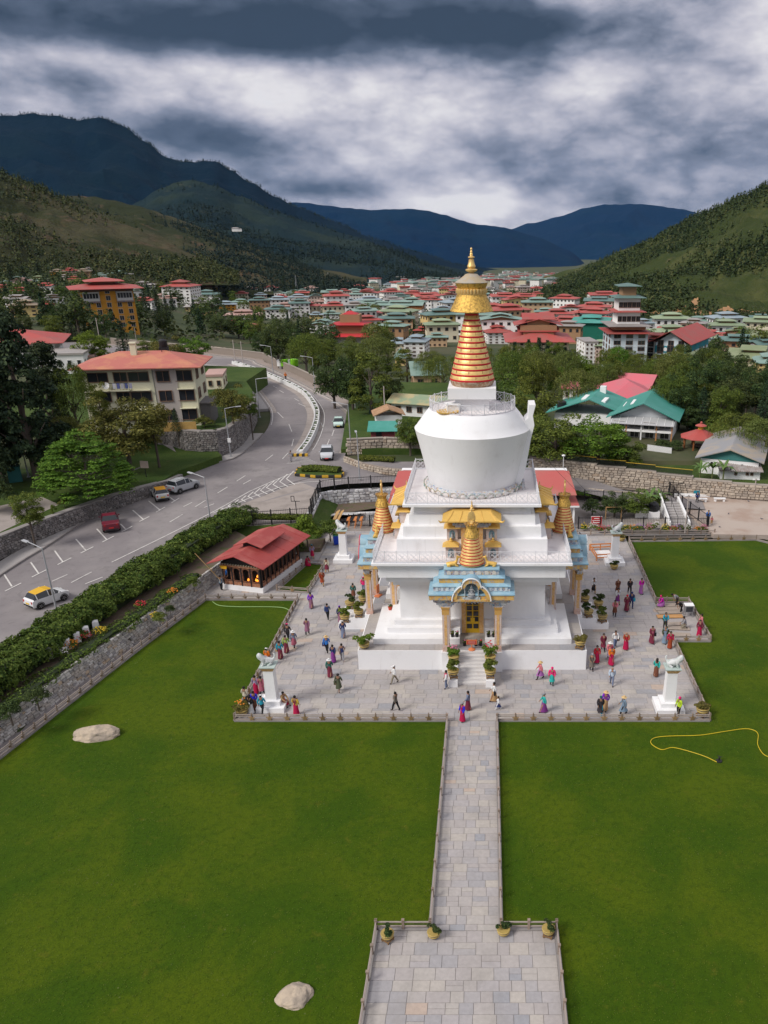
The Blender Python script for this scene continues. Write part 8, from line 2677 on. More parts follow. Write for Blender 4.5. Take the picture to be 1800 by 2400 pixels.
# ------------------------------------------------------------------ vehicles
TYRE,RIM=mat('tyre_rubber',(.02,.02,.02),.85),mat('wheel_rim',(.45,.45,.47),.35,metal=.6)
CGLASS=mat('car_glass',(.02,.025,.03),.08,spec=.7)
HEADL,TAILL=mat('headlight',(.7,.7,.68),.2),mat('tail_light',(.45,.02,.02),.3)
BUMP=mat('dark_bumper',(.03,.03,.032),.6)
wm=MB().lathe([(.20,-.10),(.29,-.10),(.31,-.06),(.31,.06),(.29,.10),(.20,.10)],18).xf(Matrix.Rotation(pi/2,4,'Y'))
TYREM=wm.mesh('tyre',TYRE,True)
rmb=MB().lathe([(.05,.085),(.19,.10),(.205,.09),(.205,-.09),(.05,-.085)],14)
for k in range(5):
 a=2*pi*k/5
 rmb.cbox((.12*cos(a),.12*sin(a),.10),(.16,.03,.02),a)
RIMM=rmb.xf(Matrix.Rotation(pi/2,4,'Y')).mesh('rim',RIM,True)
SHAPES={'hatch':(3.6,1.0,[(-.5,.36,.62,.64,.66,.6),(-.485,.28,.86,.88,.76,.68),(-.44,.25,.97,1.02,.79,.66),(-.355,.25,.98,1.42,.80,.58),(-.05,.22,.96,1.52,.81,.61),(.10,.22,.95,1.44,.81,.60),(.27,.22,.93,.96,.80,.70),(.42,.24,.84,.87,.78,.66),(.475,.28,.70,.72,.73,.6),(.5,.33,.55,.57,.64,.55)]),'suv':(4.2,1.08,[(-.5,.42,.70,.72,.72,.66),(-.485,.34,.98,1.0,.82,.74),(-.45,.32,1.06,1.12,.85,.72),(-.385,.30,1.08,1.56,.87,.66),(-.05,.28,1.06,1.66,.88,.68),(.10,.28,1.05,1.58,.88,.67),(.24,.28,1.03,1.07,.87,.76),(.42,.30,.98,1.01,.84,.74),(.48,.34,.82,.84,.78,.68),(.5,.4,.62,.64,.70,.62)]),'pickup':(4.4,1.08,[(-.5,.42,.72,.74,.74,.70),(-.49,.36,1.02,1.04,.86,.82),(-.46,.34,1.06,1.08,.88,.84),(-.20,.32,1.07,1.09,.89,.84),(-.15,.30,1.08,1.60,.89,.66),(.0,.28,1.06,1.68,.89,.68),(.12,.28,1.05,1.60,.88,.67),(.25,.28,1.03,1.07,.87,.76),(.43,.30,.98,1.01,.84,.74),(.5,.4,.66,.68,.72,.64)])}
def car(P,head,kind,paint,label,roof=None,plate='yellow',rack=False):
 L,ws,st=SHAPES[kind]
 T=thing('car',label,'car',(P.x,P.y,P.z),head,'cars on the road')
 pm_=mat('car_paint_'+paint[0],paint[1],.28,spec=.6)
 rings=[]
 for t,zb,zm,zt_,hm,ht in st:
  y=t*L
  rings.append([(-hm*.92,y,zb),(-hm*1.02,y,(zb+zm)*.5),(-hm,y,zm),(-ht,y,zt_),(ht,y,zt_),(hm,y,zm),(hm*1.02,y,(zb+zm)*.5),(hm*.92,y,zb)])
 body,gl,rf=MB(),{},MB()
 body.v=[p for r in rings for p in r]
 cab=[s_[3]-s_[2]>.2 for s_ in st]
 for i in range(len(st)-1):
  for k in range(7):
   f=(i*8+k,i*8+k+1,(i+1)*8+k+1,(i+1)*8+k)[::-1]
   both,one=cab[i]and cab[i+1],cab[i]!=cab[i+1]
   quad=[body.v[q]for q in f]
   if k in(2,4)and(both or one):
    gl.setdefault('side_window'+('' if k==2 else '.r'),MB()).add(quad,[(0,1,2,3)])
   elif k==3 and one:
    gl.setdefault('windscreen' if i>4 else 'rear_window',MB()).add(quad,[(0,1,2,3)])
   elif k==3 and both:
    rf.add(quad,[(0,1,2,3)])
   else:
    body.f.append(f)
    body.mi.append(0)
 body.f+=[tuple(range(8)),tuple((len(st)-1)*8+k for k in range(7,-1,-1))]
 body.mi+=[0,0]
 bo=part('body',body,pm_,T,smooth=35)
 part('roof_panel',rf,mat('car_roof_'+roof[0],roof[1],.4)if roof else pm_,T,smooth=True)
 for n_,m_ in gl.items():
  part(n_.split('.')[0],m_,CGLASS,T,smooth=True)
 H_=max(s_[3]for s_ in st)
 for i in range(1,len(st)-1):
  if cab[i]and(i<len(st)-1):
   t,zb,zm,zt_,hm,ht=st[i]
   for e in(-1,1):
    part('pillar',MB().bar((e*hm*1.003,t*L,zm),(e*ht*1.005,t*L,zt_),.05,.07),pm_,T)
 r=.31*ws
 for y in(-.31*L,.31*L):
  for e in(-1,1):
   wobj=link('wheel',TYREM,T,(e*(st[4][4]-.06),y,r))
   wobj.scale=(ws,ws,ws)
   link('rim',RIMM,wobj).rotation_euler=(0,0,0 if e>0 else pi)
   part('wheel_arch',MB().tube([(e*(st[4][4]+.005),y+cos(a)*.37*ws,r+sin(a)*.37*ws)for a in[pi*k/8 for k in range(9)]],.03,4),BUMP,T)
 f0,f1=st[-2],st[1]
 for e in(-1,1):
  part('headlight',MB().cbox((e*.52,L*.470,f0[2]-.02),(.30,.12,.13)),HEADL,T)
  part('tail_light',MB().cbox((e*.62,-L*.486,f1[2]-.10),(.16,.09,.24)),TAILL,T)
  part('mirror',MB().cbox((e*(st[5][4]+.12),L*.20,st[5][2]+.06),(.16,.10,.12)),pm_,T)
 part('bumper',MB().cbox((0,L*.492,.42),(1.3,.10,.16)),BUMP,T)
 part('bumper',MB().cbox((0,-L*.490,.40),(1.35,.10,.16)),BUMP,T)
 pc=mat('plate_'+plate,{'yellow':(.7,.45,.03),'red':(.55,.03,.03)}[plate],.5)
 part('number_plate',MB().cbox((0,-L*.5-.02,.62),(.5,.02,.14)),pc,T)
 part('number_plate',MB().cbox((0,L*.5+.02,.44),(.5,.02,.13)),pc,T)
 part('grille',MB().cbox((0,L*.494,.58),(.8,.04,.10)),BUMP,T)
 if rack:
  for e in(-1,1):
   part('roof_rail',MB().tube([(e*.55,-L*.32,H_),(e*.57,-L*.28,H_+.06),(e*.57,L*.02,H_+.07),(e*.55,L*.06,H_+.0)],.02,5),BUMP,T)
 return T
def hd(u0,v0,u1,v1):
 d=atr(u1,v1)-atr(u0,v0)
 return atan2(d.y,d.x)-pi/2
SIL,WHC,MRC,MNT=('silver',(.42,.44,.46)),('white',(.70,.71,.72)),('maroon',(.14,.015,.03)),('mint',(.50,.66,.60))
car(atr(113,1413),hd(80,1426,150,1400),'hatch',WHC,'white taxi with a yellow roof driving along the hedge',('yellow',(.68,.40,.03)))
car(atr(261,1236),hd(262,1243,256,1212),'pickup',MRC,'dark maroon pickup parked nose to the kerb',plate='red')
car(atr(377,1168),hd(383,1178,369,1158),'hatch',('pale_silver',(.50,.50,.48)),'small silver taxi with an orange roof in the parking bay',('orange',(.66,.32,.03)))
car(atr(431,1149),hd(408,1158,456,1141),'suv',SIL,'silver SUV parked at the end of the bays',plate='red',rack=True)
car(atr(794,999),hd(794,990,791,1010),'hatch',MNT,'mint white hatchback driving towards the junction')
car(atr(767,1073),hd(768,1062,765,1085),'suv',('light_silver',(.52,.54,.57)),'light silver car waiting at the junction beside the divider',plate='red')
# ------------------------------------------------------------------ street lamps
LAMP=mat('galvanised_pole',(.38,.39,.41),.5,metal=.3)
def lamp(P,h,ax,ay,label,r=.075):
 T=thing('street_lamp',label,'street lamp',P,0,'street lamps along the road')
 part('base_plate',MB().cbox((0,0,.03),(.36,.36,.06)),LAMP,T)
 part('pole',MB().tube([(0,0,0),(0,0,h*.5),(0,0,h)],[r*1.3,r,r*.75],8),LAMP,T)
 part('arm',MB().tube([(0,0,h-.05),(ax*.6,ay*.6,h+.12),(ax,ay,h+.2)],r*.55,6),LAMP,T)
 d=Vector((ax,ay,0)).normalized()
 part('lamp_head',MB().bar((ax,ay,h+.19),(ax+d.x*.75,ay+d.y*.75,h+.24),.26,.10),mat('lamp_head',(.42,.43,.45),.4),T)
 return T
def lamp_px(u,vb,vt,ax,ay,label,P=None,dz=.15):
 P=P or atr(u,vb,dz)
 h=aty(u,vt,P.y).z-P.z
 return lamp(P,max(4.5,min(9.5,h)),ax,ay,label)
lamp_px(135,1440,1284,-1.6,.9,'street lamp nearest the camera, beside the white taxi')
lamp_px(494,1226,1118,-1.5,.8,'street lamp at the hedge end by the junction')
lamp_px(541,1070,957,1.5,.2,'street lamp with a meter box below the curved stone wall')
lamp_px(843,1122,1020,-.2,.8,'street lamp standing at the junction corner left of the dome')
lamp_px(823,1060,948,-1.7,.3,'street lamp on the outer pavement beside the mint car')
lamp_px(833,962,870,-1.8,.4,'street lamp beside the dark round trees')
lamp_px(738,912,838,-1.8,.4,'street lamp before the parapet left of the dark trees')
lamp_px(641,880,812,-1.8,.4,'street lamp right of the green tanks at the far bend')
lamp_px(609,978,888,1.8,-.2,'street lamp on the inner pavement of the bend')
lamp_px(67,1118,1030,-1.2,.2,'street lamp standing on the green by the dark cedars',P=at(67,1118,3.45))
P=atr(541,1070,.15)
tag(part('meter_box',MB().cbox((P.x+.12,P.y-.16,P.z+2.4),(.42,.2,.6)),WHITE2,None),'white meter box strapped to the lamp below the curved wall','box')
for u,vb,vt,z,lab in((1605,1250,1160,.04,'tall timber lamp post with twin lamps behind the flower bed'),(1766,1168,1122,.6,'thin white lamp post in the sandy yard')):
 P=at(u,vb,z)
 h=aty(u,vt,P.y).z-z
 T=thing('lamp_post',lab,'lamp post',P)
 part('pole',MB().tube([(0,0,0),(0,0,h)],[.09,.07],7),mat('pale_post',(.42,.37,.34),.8,var=.2),T)
 for e in(-1,1):
  part('lamp',MB().cbox((e*.3,0,h-.1),(.3,.2,.12)),WHITE2,T)
 part('crossbar',MB().box(-.35,.35,-.03,.03,h-.22,h-.16),BLACKM,T)
P=at(1320,1094,3.4)
T=thing('garden_lamp','small white mushroom lamp on the back wall above the hall roof','lamp',P)
part('pole',MB().tube([(0,0,-.3),(0,0,1.5)],.05,6),WHITE2,T)
part('lamp_shade',MB().lathe([(.05,1.5),(.26,1.5),(.24,1.62),(.06,1.68)],12),WHITE2,T)
for u,vb,vt,lab in((237,815,745,'left utility pole above the white annexe'),(552,852,797,'utility pole at the far bend of the road'),(570,855,800,'second utility pole at the far bend of the road'),(320,800,768,'thin pole right of the orange hotel'),(903,985,905,'timber pole beside the poplar')):
 P=at(903,985,3.2)if u==903 else atg(u,vb)
 h=aty(u,vt,P.y).z-P.z
 T=thing('utility_pole',lab,'pole',P,0,'utility poles')
 part('pole',MB().tube([(0,0,0),(.02,0,h)],[.13,.09],7),mat('pale_post',(0,0,0)),T)
 part('crossarm',MB().box(-.7,.7,-.05,.05,h-.6,h-.5),BLACKM,T)
for u,vb,vt,lab in((696,690,646,'left red and white radio mast above the town'),(771,675,638,'right radio mast on the slope'),(120,615,588,'thin lattice mast on the left hillside')):
 P=atg(u,vb)
 h=aty(u,vt,P.y).z-P.z
 T=thing('radio_mast',lab,'mast',P,0,'radio masts')
 mb=MB()
 for e in range(3):
  a=2*pi*e/3
  mb.tube([(1.6*cos(a),1.6*sin(a),0),(.35*cos(a),.35*sin(a),h)],.16,4)
 part('legs',mb,LAMP,T,kind='stuff')
 for k in range(7):
  r=1.6-1.2*k/7
  part('brace',MB().tube([(r*cos(2*pi*e/3),r*sin(2*pi*e/3),h*(k+.5)/7)for e in range(3)],.12,4,closed=True),LAMP,T)
  # ------------------------------------------------------------------ potted plants
POTM=mat('yellow_banded_pot',(.44,.32,.10),.5,var=.2,scale=6)
potb=MB().lathe([(.22,.0),(.30,.08),(.38,.24),(.40,.36),(.36,.42)],20)
POT=potb.mesh('pot',mat('blue_pot_glaze',(.10,.11,.12),.5,c2=(.30,.20,.06),scale=5),True)
RIMP=MB().lathe([(.34,.40),(.44,.42),(.46,.48),(.43,.52),(.36,.50)],20).mesh('rim',POTM,True)
BANDP=MB().lathe([(.385,.22),(.415,.25),(.415,.30),(.395,.33)],20,cap=False).mesh('band',POTM,True)
SOILP=MB().lathe([(.01,.49),(.36,.49)],16,cap=False).mesh('soil',SOIL)
STANDP=MB().box(-.32,.32,-.32,-.24,.12,.2).box(-.32,.32,.24,.32,.12,.2).box(-.32,-.24,-.24,.24,.12,.2).box(.24,.32,-.24,.24,.12,.2).box(-.3,-.22,-.3,-.22,0,.12).box(.22,.3,-.3,-.22,0,.12).box(-.3,-.22,.22,.3,0,.12).box(.22,.3,.22,.3,0,.12).mesh('pot_stand',mat('carved_stand',(.22,.13,.06),.8))
PLM=[]
for var,m in enumerate((L_MID,L_BRIGHT,L_DARK,L_OLIVE)):
 cl=[(rt.uniform(-.32,.32),rt.uniform(-.32,.32),rt.uniform(.12,.62),rt.uniform(.12,.22))for _ in range(12)]
 pts,nn=clump_points(cl,700)
 PLM.append(leaves_mesh('plant',pts,nn,.062,m,.7))
def potted(P,label,var=0,s=1.0,stand=True,ph=1.0,blossom=None,pw=1.0):
 T=thing('potted_plant',label,'potted plant',P,rg.uniform(0,6),'potted plants on the terrace and plaza')
 T.scale=(s,s,s)
 z=.2 if stand else 0
 if stand:
  link('pot_stand',STANDP,T)
 p=link('pot',POT,T,(0,0,z))
 for me,n_ in((RIMP,'rim'),(BANDP,'band'),(SOILP,'soil')):
  link(n_,me,p)
 o=link('plant',PLM[var],T,(0,0,z+.42))
 o.scale=(1.15*pw,1.15*pw,1.2*ph)
 if blossom is not None:
  mb=MB()
  for k in range(14):
   a,q=rg.uniform(0,6.28),rg.uniform(.05,.4)
   mb.lathe([(.02,-.04),(.075,0),(.02,.04)],5,(q*cos(a),q*sin(a),z+.42+ph*rg.uniform(.75,1.05)))
  part('blossoms',mb,FLC[blossom],T,kind='stuff')
 return T
potted((-1.55,-10.05,1.12),'potted plant with pink blossoms on the left upper stair pier',1,1,blossom=3)
potted((-1.55,-11.4,.62),'potted plant on the left lower stair pier',0,1)
potted((1.32,-10.05,1.12),'tall potted plant with red blossoms on the right upper stair pier',1,1,ph=1.25,blossom=0)
potted((1.32,-11.4,.62),'potted plant on the right lower stair pier',0,1,pw=1.1)
potted((-8.75,-8.72,1.79),'bright leafy potted plant on the left front corner of the terrace',1,1,stand=False,pw=1.25)
potted((8.50,-8.72,1.79),'low potted plant in a yellow bowl on the right front corner of the terrace',3,1,ph=.7)
for e,sd_ in((1,'right'),(-1,'left')):
 for y,wh in((-1.45,'front'),(1.45,'rear')):
  potted((e*10.15-.12,y,1.12),'dark potted plant on the upper %s pier of the %s stairs'%(wh,sd_),2 if e>0 else 0,.95)
  potted((e*11.4-.12,y,.62),'potted plant on the lower %s pier of the %s stairs'%(wh,sd_),2 if wh=='rear' else(0 if e>0 else 1),1)
for u,v,lab,st in((909,2204,'potted shrub on a stand at the left corner of the lower court',True),(1017,2196,'striped pot left of the path at the lower court',False),(1180,2190,'striped pot right of the path at the lower court',False),(1285,2193,'potted shrub on a stand at the right corner of the lower court',True)):
 potted(at(u,v,.05),lab,2,.74,stand=st,ph=.8,pw=.85)
potted(at(568,1676,.05),'orange leafed plant in the left front corner of the plaza',3,1,stand=False,ph=.8,pw=1.1,blossom=1)
potted(at(1645,1678,.05),'wide yellow bowl with dry plant in the right front corner of the plaza',3,1.05,ph=.55)
potted(at(1439,1334,.05),'potted plant in front of the right rear lion pillar',2,.95,stand=False,ph=.7)
potted(at(1457,1268,.05),'yellow potted plant at the rear fence beside the right rear lion pillar',3,.9,stand=False,ph=.7)
BPOT=MB().lathe([(.11,0),(.15,.24),(.16,.26),(.12,.25)],12).mesh('black_pot',BLACKM,True)
for x,y,z,f,lab in((-1.62,-7.6,2.24,None,'small black pot left of the door, outer one'),(-1.25,-7.6,2.24,3,'small black pot with pink flowers left of the door'),(1.3,-7.6,2.24,None,'small black pot right of the door'),(1.72,-7.6,2.24,None,'small black pot right of the door, outer one'),(-.62,-8.3,1.79,3,'small black pot with pink flowers at the left of the entrance'),(.28,-8.3,1.79,0,'small black pot behind the red sign'),(.66,-8.3,1.79,0,'small black pot at the right of the entrance')):
 T=thing('potted_flower',lab,'potted plant',(x-.12,y,z),0,'small black pots at the entrance')
 link('black_pot',BPOT,T)
 o=link('plant',PLM[0],T,(0,0,.18))
 o.scale=(.36,.36,.5)
 if f is not None:
  part('blossom',MB().lathe([(.02,-.05),(.10,0),(.02,.05)],6,(.04,-.05,.52)),FLC[f],T)
T=thing('red_pot','small red flower pot on the left step of the chorten','potted plant',(-7.35,-2.4,2.25))
part('pot',MB().lathe([(.13,0),(.2,.3),(.16,.3)],12),mat('red_pot',(.5,.06,.03),.6),T,smooth=True)
link('plant',PLM[0],T,(0,0,.22)).scale=(.4,.4,.4)
T=thing('notice_stand','small red notice board on an orange stand at the top of the stairs','sign',(-.15,-8.95,1.79))
part('board',MB().box(-.42,.42,-.03,.03,.45,.85),mat('orange_frame',(.62,.20,.08),.7),T)
part('panel',MB().box(-.36,.36,-.04,-.028,.50,.80),mat('red_panel',(.42,.03,.03),.7),T)
for k in range(3):
 part('text_line',MB().box(-.28,.28,-.045,-.039,.56+k*.08,.58+k*.08),mat('pale_text',(.6,.4,.3),.7),T)
part('post',MB().tube([(0,0,.1),(0,0,.45)],.04,6),mat('orange_frame',(0,0,0)),T)
part('foot',MB().lathe([(.3,0),(.26,.05),(.06,.14)],12),mat('orange_frame',(0,0,0)),T)
T=thing('notice_stand','narrow orange wooden stand on the left walkway of the terrace','sign',(-8.9,1.6,1.79),1.2)
part('board',MB().box(-.25,.25,-.03,.03,.3,1.1),mat('orange_frame',(0,0,0)),T)
part('foot',MB().box(-.35,.35,-.25,.25,0,.08),mat('orange_frame',(0,0,0)),T)
# ------------------------------------------------------------------ bins, boxes, signs
T=thing('wheeled_bin','bright blue wheeled bin behind the left rear lion pillar','bin',(*at(789,1277,0).xy,.05),.2)
part('body',MB().frus(.28,.34,.08,1.1),mat('blue_plastic',(.01,.05,.45),.5),T)
part('lid',MB().frus(.36,.33,1.1,1.18),mat('green_plastic',(.02,.16,.14),.5),T)
for e in(-1,1):
 part('wheel',MB().lathe([(.1,-.03),(.1,.03)],10).xf(Matrix.Translation((e*.25,.25,.1))@Matrix.Rotation(pi/2,4,'Y')),TYRE,T)
P=atr(871,974,.2)
T=thing('litter_bin','dark green litter bin on the outer pavement','bin',P)
part('body',MB().frus(.32,.38,0,.95),mat('dark_green_plastic',(.015,.06,.05),.5),T)
part('lid',MB().frus(.40,.30,.95,1.08),mat('dark_green_plastic',(0,0,0)),T)
T=thing('utility_cabinet','teal green utility cabinet on the green under the cedars','cabinet',at(38,1128,3.45),.5)
part('body',MB().box(-.75,.75,-.55,.55,0,1.9),mat('teal_cabinet',(.03,.15,.15),.6,var=.1),T)
part('roof_cap',MB().box(-.82,.82,-.62,.62,1.9,1.98),mat('teal_cabinet',(0,0,0)),T)
part('door',MB().box(-.6,.6,-.57,-.55,.15,1.75),mat('teal_cabinet_door',(.04,.17,.17),.6),T)
T=thing('road_sign','small pale sign board on a post above the parking wall','sign',at(343,1118,3.45),-.2)
part('post',MB().tube([(0,0,0),(0,0,1.2)],.05,6),BLACKM,T)
part('board',MB().box(-.55,.55,-.04,.04,1.2,2.1),mat('faded_sign',(.45,.36,.32),.8,var=.1),T)
T=thing('fence_sign','red notice with white lines on the black fence behind the flower bed','sign',(*at(1397,1240,0).xy,.6))
part('board',MB().box(-.62,.62,-.05,-.01,.0,.95),mat('red_panel',(0,0,0)),T)
part('frame',MB().box(-.66,.66,-.01,.02,-.04,1.0),WHITE2,T)
for k,w2 in enumerate((.42,.5,.3)):
 part('text_line',MB().box(-w2,w2,-.06,-.05,.2+k*.25,.27+k*.25),WHITE2,T)
T=thing('sign_frame','empty dark sign frame on a post in the forecourt','sign',atr(696,1212),0)
part('post',MB().tube([(0,0,0),(0,0,1.9)],.05,6),BLACKM,T)
part('frame',MB().box(-.5,.5,-.03,.03,1.9,1.96).box(-.5,-.44,-.03,.03,1.96,2.5).box(-.15,-.09,-.03,.03,1.96,2.5).box(-.5,-.1,-.03,.03,2.5,2.56),BLACKM,T)
T=thing('fence_notice','small teal notice on the fence of the sandy yard','sign',at(1632,1160,.9))
part('board',MB().box(-.4,.4,-.05,-.02,.2,.6),mat('teal_band',(0,0,0)),T)
T=thing('timber_goal','light timber goal-like frame behind the black fence','goal',(*at(1437,1218,0).xy,.05))
FT_=mat('light_timber',(.48,.30,.13),.8,var=.15)
part('post',MB().box(-1.0,-.9,-.05,.05,0,1.5),FT_,T)
part('post',MB().box(.9,1.0,-.05,.05,0,1.5),FT_,T)
part('crossbar',MB().box(-1.0,1.0,-.05,.05,1.5,1.6),FT_,T)
T=thing('water_tank','black water tank on a white block beside the stairway','tank',(*at(1530,1214,0).xy,.05))
part('block',MB().box(-.7,.7,-.6,.6,0,.9).box(-2.2,-.72,-.1,.1,0,1.2),WHITE2,T)
part('tank',MB().lathe([(.60,.9),(.62,1.0),(.64,1.2),(.60,1.22),(.64,1.5),(.60,1.52),(.62,1.75),(.4,1.92),(.2,1.95),(.2,2.02),(.02,2.03)],20),BLACKM,T,smooth=30)
T=thing('timber_pen','low orange timber railing round a pit beside the right porch','railing',(*at(1415,1302,0).xy,.05),.12)
OR_=mat('orange_rail_paint',(.55,.20,.06),.7)
for x in(-1.2,0,1.2):
 for y in(-1.6,1.6):
  part('post',MB().box(x-.05,x+.05,y-.05,y+.05,0,.75),OR_,T)
for z in(.35,.7):
 for y in(-1.6,1.6):
  part('rail',MB().box(-1.25,1.25,y-.04,y+.04,z-.06,z+.06),OR_,T)
 for x in(-1.2,1.2):
  part('rail',MB().box(x-.04,x+.04,-1.55,1.55,z-.06,z+.06),OR_,T)
part('slab',MB().box(-.9,.9,-1.2,1.2,0,.1),WHITE2,T)
T=thing('timber_stack','leaning timber planks and trestles below the whitewashed wall','timber',(*at(812,1236,0).xy,.1))
for k in range(6):
 part('plank',MB().bar((-1.9+k*.12,-.4,.05),(-1.2+k*.16,1.2,1.5+.1*(k%3)),.16,.05),FT_,T)
for x in(.3,1.1,1.8):
 for y in(-.4,.5):
  part('trestle_leg',MB().bar((x,y-.3,0),(x+.1,y,1.0),.07,.07),OR_,T)
 part('trestle_top',MB().box(x-.1,x+.2,-.8,.8,.98,1.06),OR_,T)
 # ------------------------------------------------------------------ sheds, tanks, flags beyond the junction
P=at(896,1040,3.2)
T=thing('shed','dark red shed with a teal roof in the cottage garden','shed',P+Vector((0,1.6,0)),.06)
part('wall',MB().box(-1.75,1.75,-1.4,1.4,-.3,2.0),mat('maroon_boards',(.24,.06,.065),.8,var=.15,scale=2),T)
part('roof',slope(-2.25,2.25,-2.25,2.25,-1.9,1.95,1.8,2.75),roofm('t'),T)
part('door',MB().box(-1.0,-.1,-1.46,-1.4,0,1.7),mat('dark_door',(.05,.03,.03),.8),T)
for k in range(5):
 part('door_brace',MB().bar((-1.0,-1.47,.1+.32*k),(-.1,-1.47,.4+.32*k),.04,.03),mat('maroon_boards',(0,0,0)),T)
part('meter',MB().box(-.9,-.2,-1.55,-1.46,1.25,1.8),BLACKM,T)
P=at(908,1005,3.2)
T=thing('shack','white shack with a rusty brown gable roof in the cottage garden','shed',P+Vector((0,2,0)),.2)
part('wall',MB().box(-2.1,2.1,-1.8,1.8,-.3,2.1),WHITE2,T)
part('roof',gab(MB(),2.1,1.8,2.1,1.0,.5,axis='y'),mat('rusty_sheet',(.34,.20,.11),.8,c2=(.44,.27,.16),scale=1.2,thr=(.4,.6)),T)
P=at(968,985,3.0)
T=thing('cottage','long white cottage with a curved patched green roof left of the dome','cottage',P+Vector((2,4,0)),-.32)
part('wall',MB().box(-5.5,5.5,-2.4,2.4,-.5,2.5),WHITE2,T)
part('roof',slope(-6.2,6.2,-6.2,6.2,-3.2,2.45,.0,3.6),mat('patched_green_roof',(.24,.31,.20),.7,c2=(.42,.36,.20),scale=.35,thr=(.42,.6)),T)
part('rear_roof',slope(-6.2,6.2,-6.2,6.2,.01,3.59,3.2,2.5),mat('patched_green_roof',(0,0,0)),T)
for k in range(5):
 link('window',window_mesh(1.0,1.0),T,(-4.2+k*2.0,-2.4,.9))
for i,(u,lab)in enumerate(((668,'left bright green water tank on a concrete tower'),(690,'right bright green water tank on a concrete tower'))):
 P=at(u,882,1.0)
 k=px_per_m(P)
 T=thing('water_tower',lab,'water tower',P,.2,'green water tanks')
 h=38/k
 for x in(-.9,.9):
  part('leg',MB().box(x-.3,x+.3,-.4,.4,-3,h*.62),GREYCON,T)
 part('shaft',MB().box(-.55,.55,.1,.3,-3,h*.62),DARK,T)
 part('tank',MB().lathe([(.9,0),(.95,.1),(.95,1.5),(.8,1.65),(.3,1.7)],16,(.25,0,h*.62)),mat('lime_tank',(.20,.52,.02),.5),T,smooth=30)
 part('tank',MB().lathe([(.7,0),(.7,1.4),(.3,1.5)],14,(-.9,.5,h*.62)),WHITE2,T,smooth=30)
P=at(706,890,1.8)
T=thing('water_tank','dark blue grey tank behind the parapet right of the green ones','tank',P)
part('tank',MB().lathe([(.7,-1),(.7,1.0),(.4,1.2)],14),mat('blue_black_tank',(.04,.055,.075),.5),T,smooth=30)
P=at(913,958,3.0)
T=thing('water_tank','blue black tank on a stone base beside the poplar','tank',P)
part('tank',MB().lathe([(.8,.8),(.8,2.7),(.5,2.9)],16),mat('blue_black_tank',(0,0,0)),T,smooth=30)
part('base',MB().box(-1.0,1.0,-1,1,-.5,.8),GREYCON,T)
# teal roofed guest house
GP=at(1540,1036,1.9)
k=px_per_m(GP)
ya=-.30
T=thing('guest_house','two-storey white guest house with a big teal gable roof and large windows','house',(GP.x-.5,GP.y+7,1.9),ya)
W_=126/k/cos(.45)/2
HH=50/k
part('wall',MB().box(-W_,W_,-6,6,-.5,HH),WHITE2,T)
part('gable_wall',MB().ext([(-W_,HH),(W_,HH),(0,HH+2.2)],-5.6,-5.4),mat('pale_gable',(.52,.54,.56),.8),T)
part('roof',gab(MB(),W_,6,HH+.02,2.5,1.0,axis='y'),roofm('t'),T)
part('lean_to',slope(-W_-.3,W_+.3,-W_-.3,W_+.3,-8.0,HH-.5,-5.7,HH+.25),mat('sheet_metal',(.42,.42,.43),.5,var=.1,scale=.5),T)
for i in range(9):
 x=-W_+2*W_*i/8
 part('roof_seam',MB().bar((x,-8.0,HH-.46),(x,-5.7,HH+.29),.06,.05),WHITE2,T)
part('upper_floor',MB().box(-W_,W_,-7.5,-6.0,HH*.48,HH*.58),WHITE2,T)
for i in range(5):
 x=-W_+2*W_*i/4
 part('corner_post',MB().box(x-.10,x+.10,-7.5,-7.3,-.4,HH-.35),mat('orange_post',(.42,.20,.08),.7)if i not in(0,2)else WHITE2,T)
for i in range(4):
 x=-W_+2*W_*(i+.5)/4
 link('window',window_mesh(W_*.40,HH*.34,'w'),T,(x,-7.35 if i%2==0 else-6.1,HH*.60))
 link('window',window_mesh(W_*.30,HH*.30,'w'),T,(x,-6.0,HH*.12))
part('roof',gab(MB(),6.5,5.0,HH-.6,2.6,.8,axis='y').xf(Matrix.Translation((-W_-4.5,2.5,0))),roofm('t'),T)
part('wing',MB().box(-W_-10.5,-W_-.02,-2.0,6.5,-.5,HH-.6),WHITE2,T)
for x,y0,y1,dz in((-W_-2.5,-1.5,2.5,0),(-W_-5.8,-1.5,2.5,0),(-2.2,-3,1,1),(-3.6,-1.5,2.5,1)):
 zz=(HH+.02+2.5*(1-abs(x)/W_)+.30)if dz else HH-.6+2.6*(1-abs(x+W_+4.5)/6.5)+.28
 part('skylight',MB().box(x-.35,x+.35,y0,y1,zz-.5,zz+.08),WHITE2,T)
part('chimney',MB().box(-W_-4.2,-W_-3.2,5,6,HH+1.2,HH+2.9),WHITE2,T)
part('water_tank',MB().lathe([(.8,0),(.8,1.1),(.4,1.3)],12,(-W_-9.5,-1.2,HH)),BLACKM,T,smooth=30)
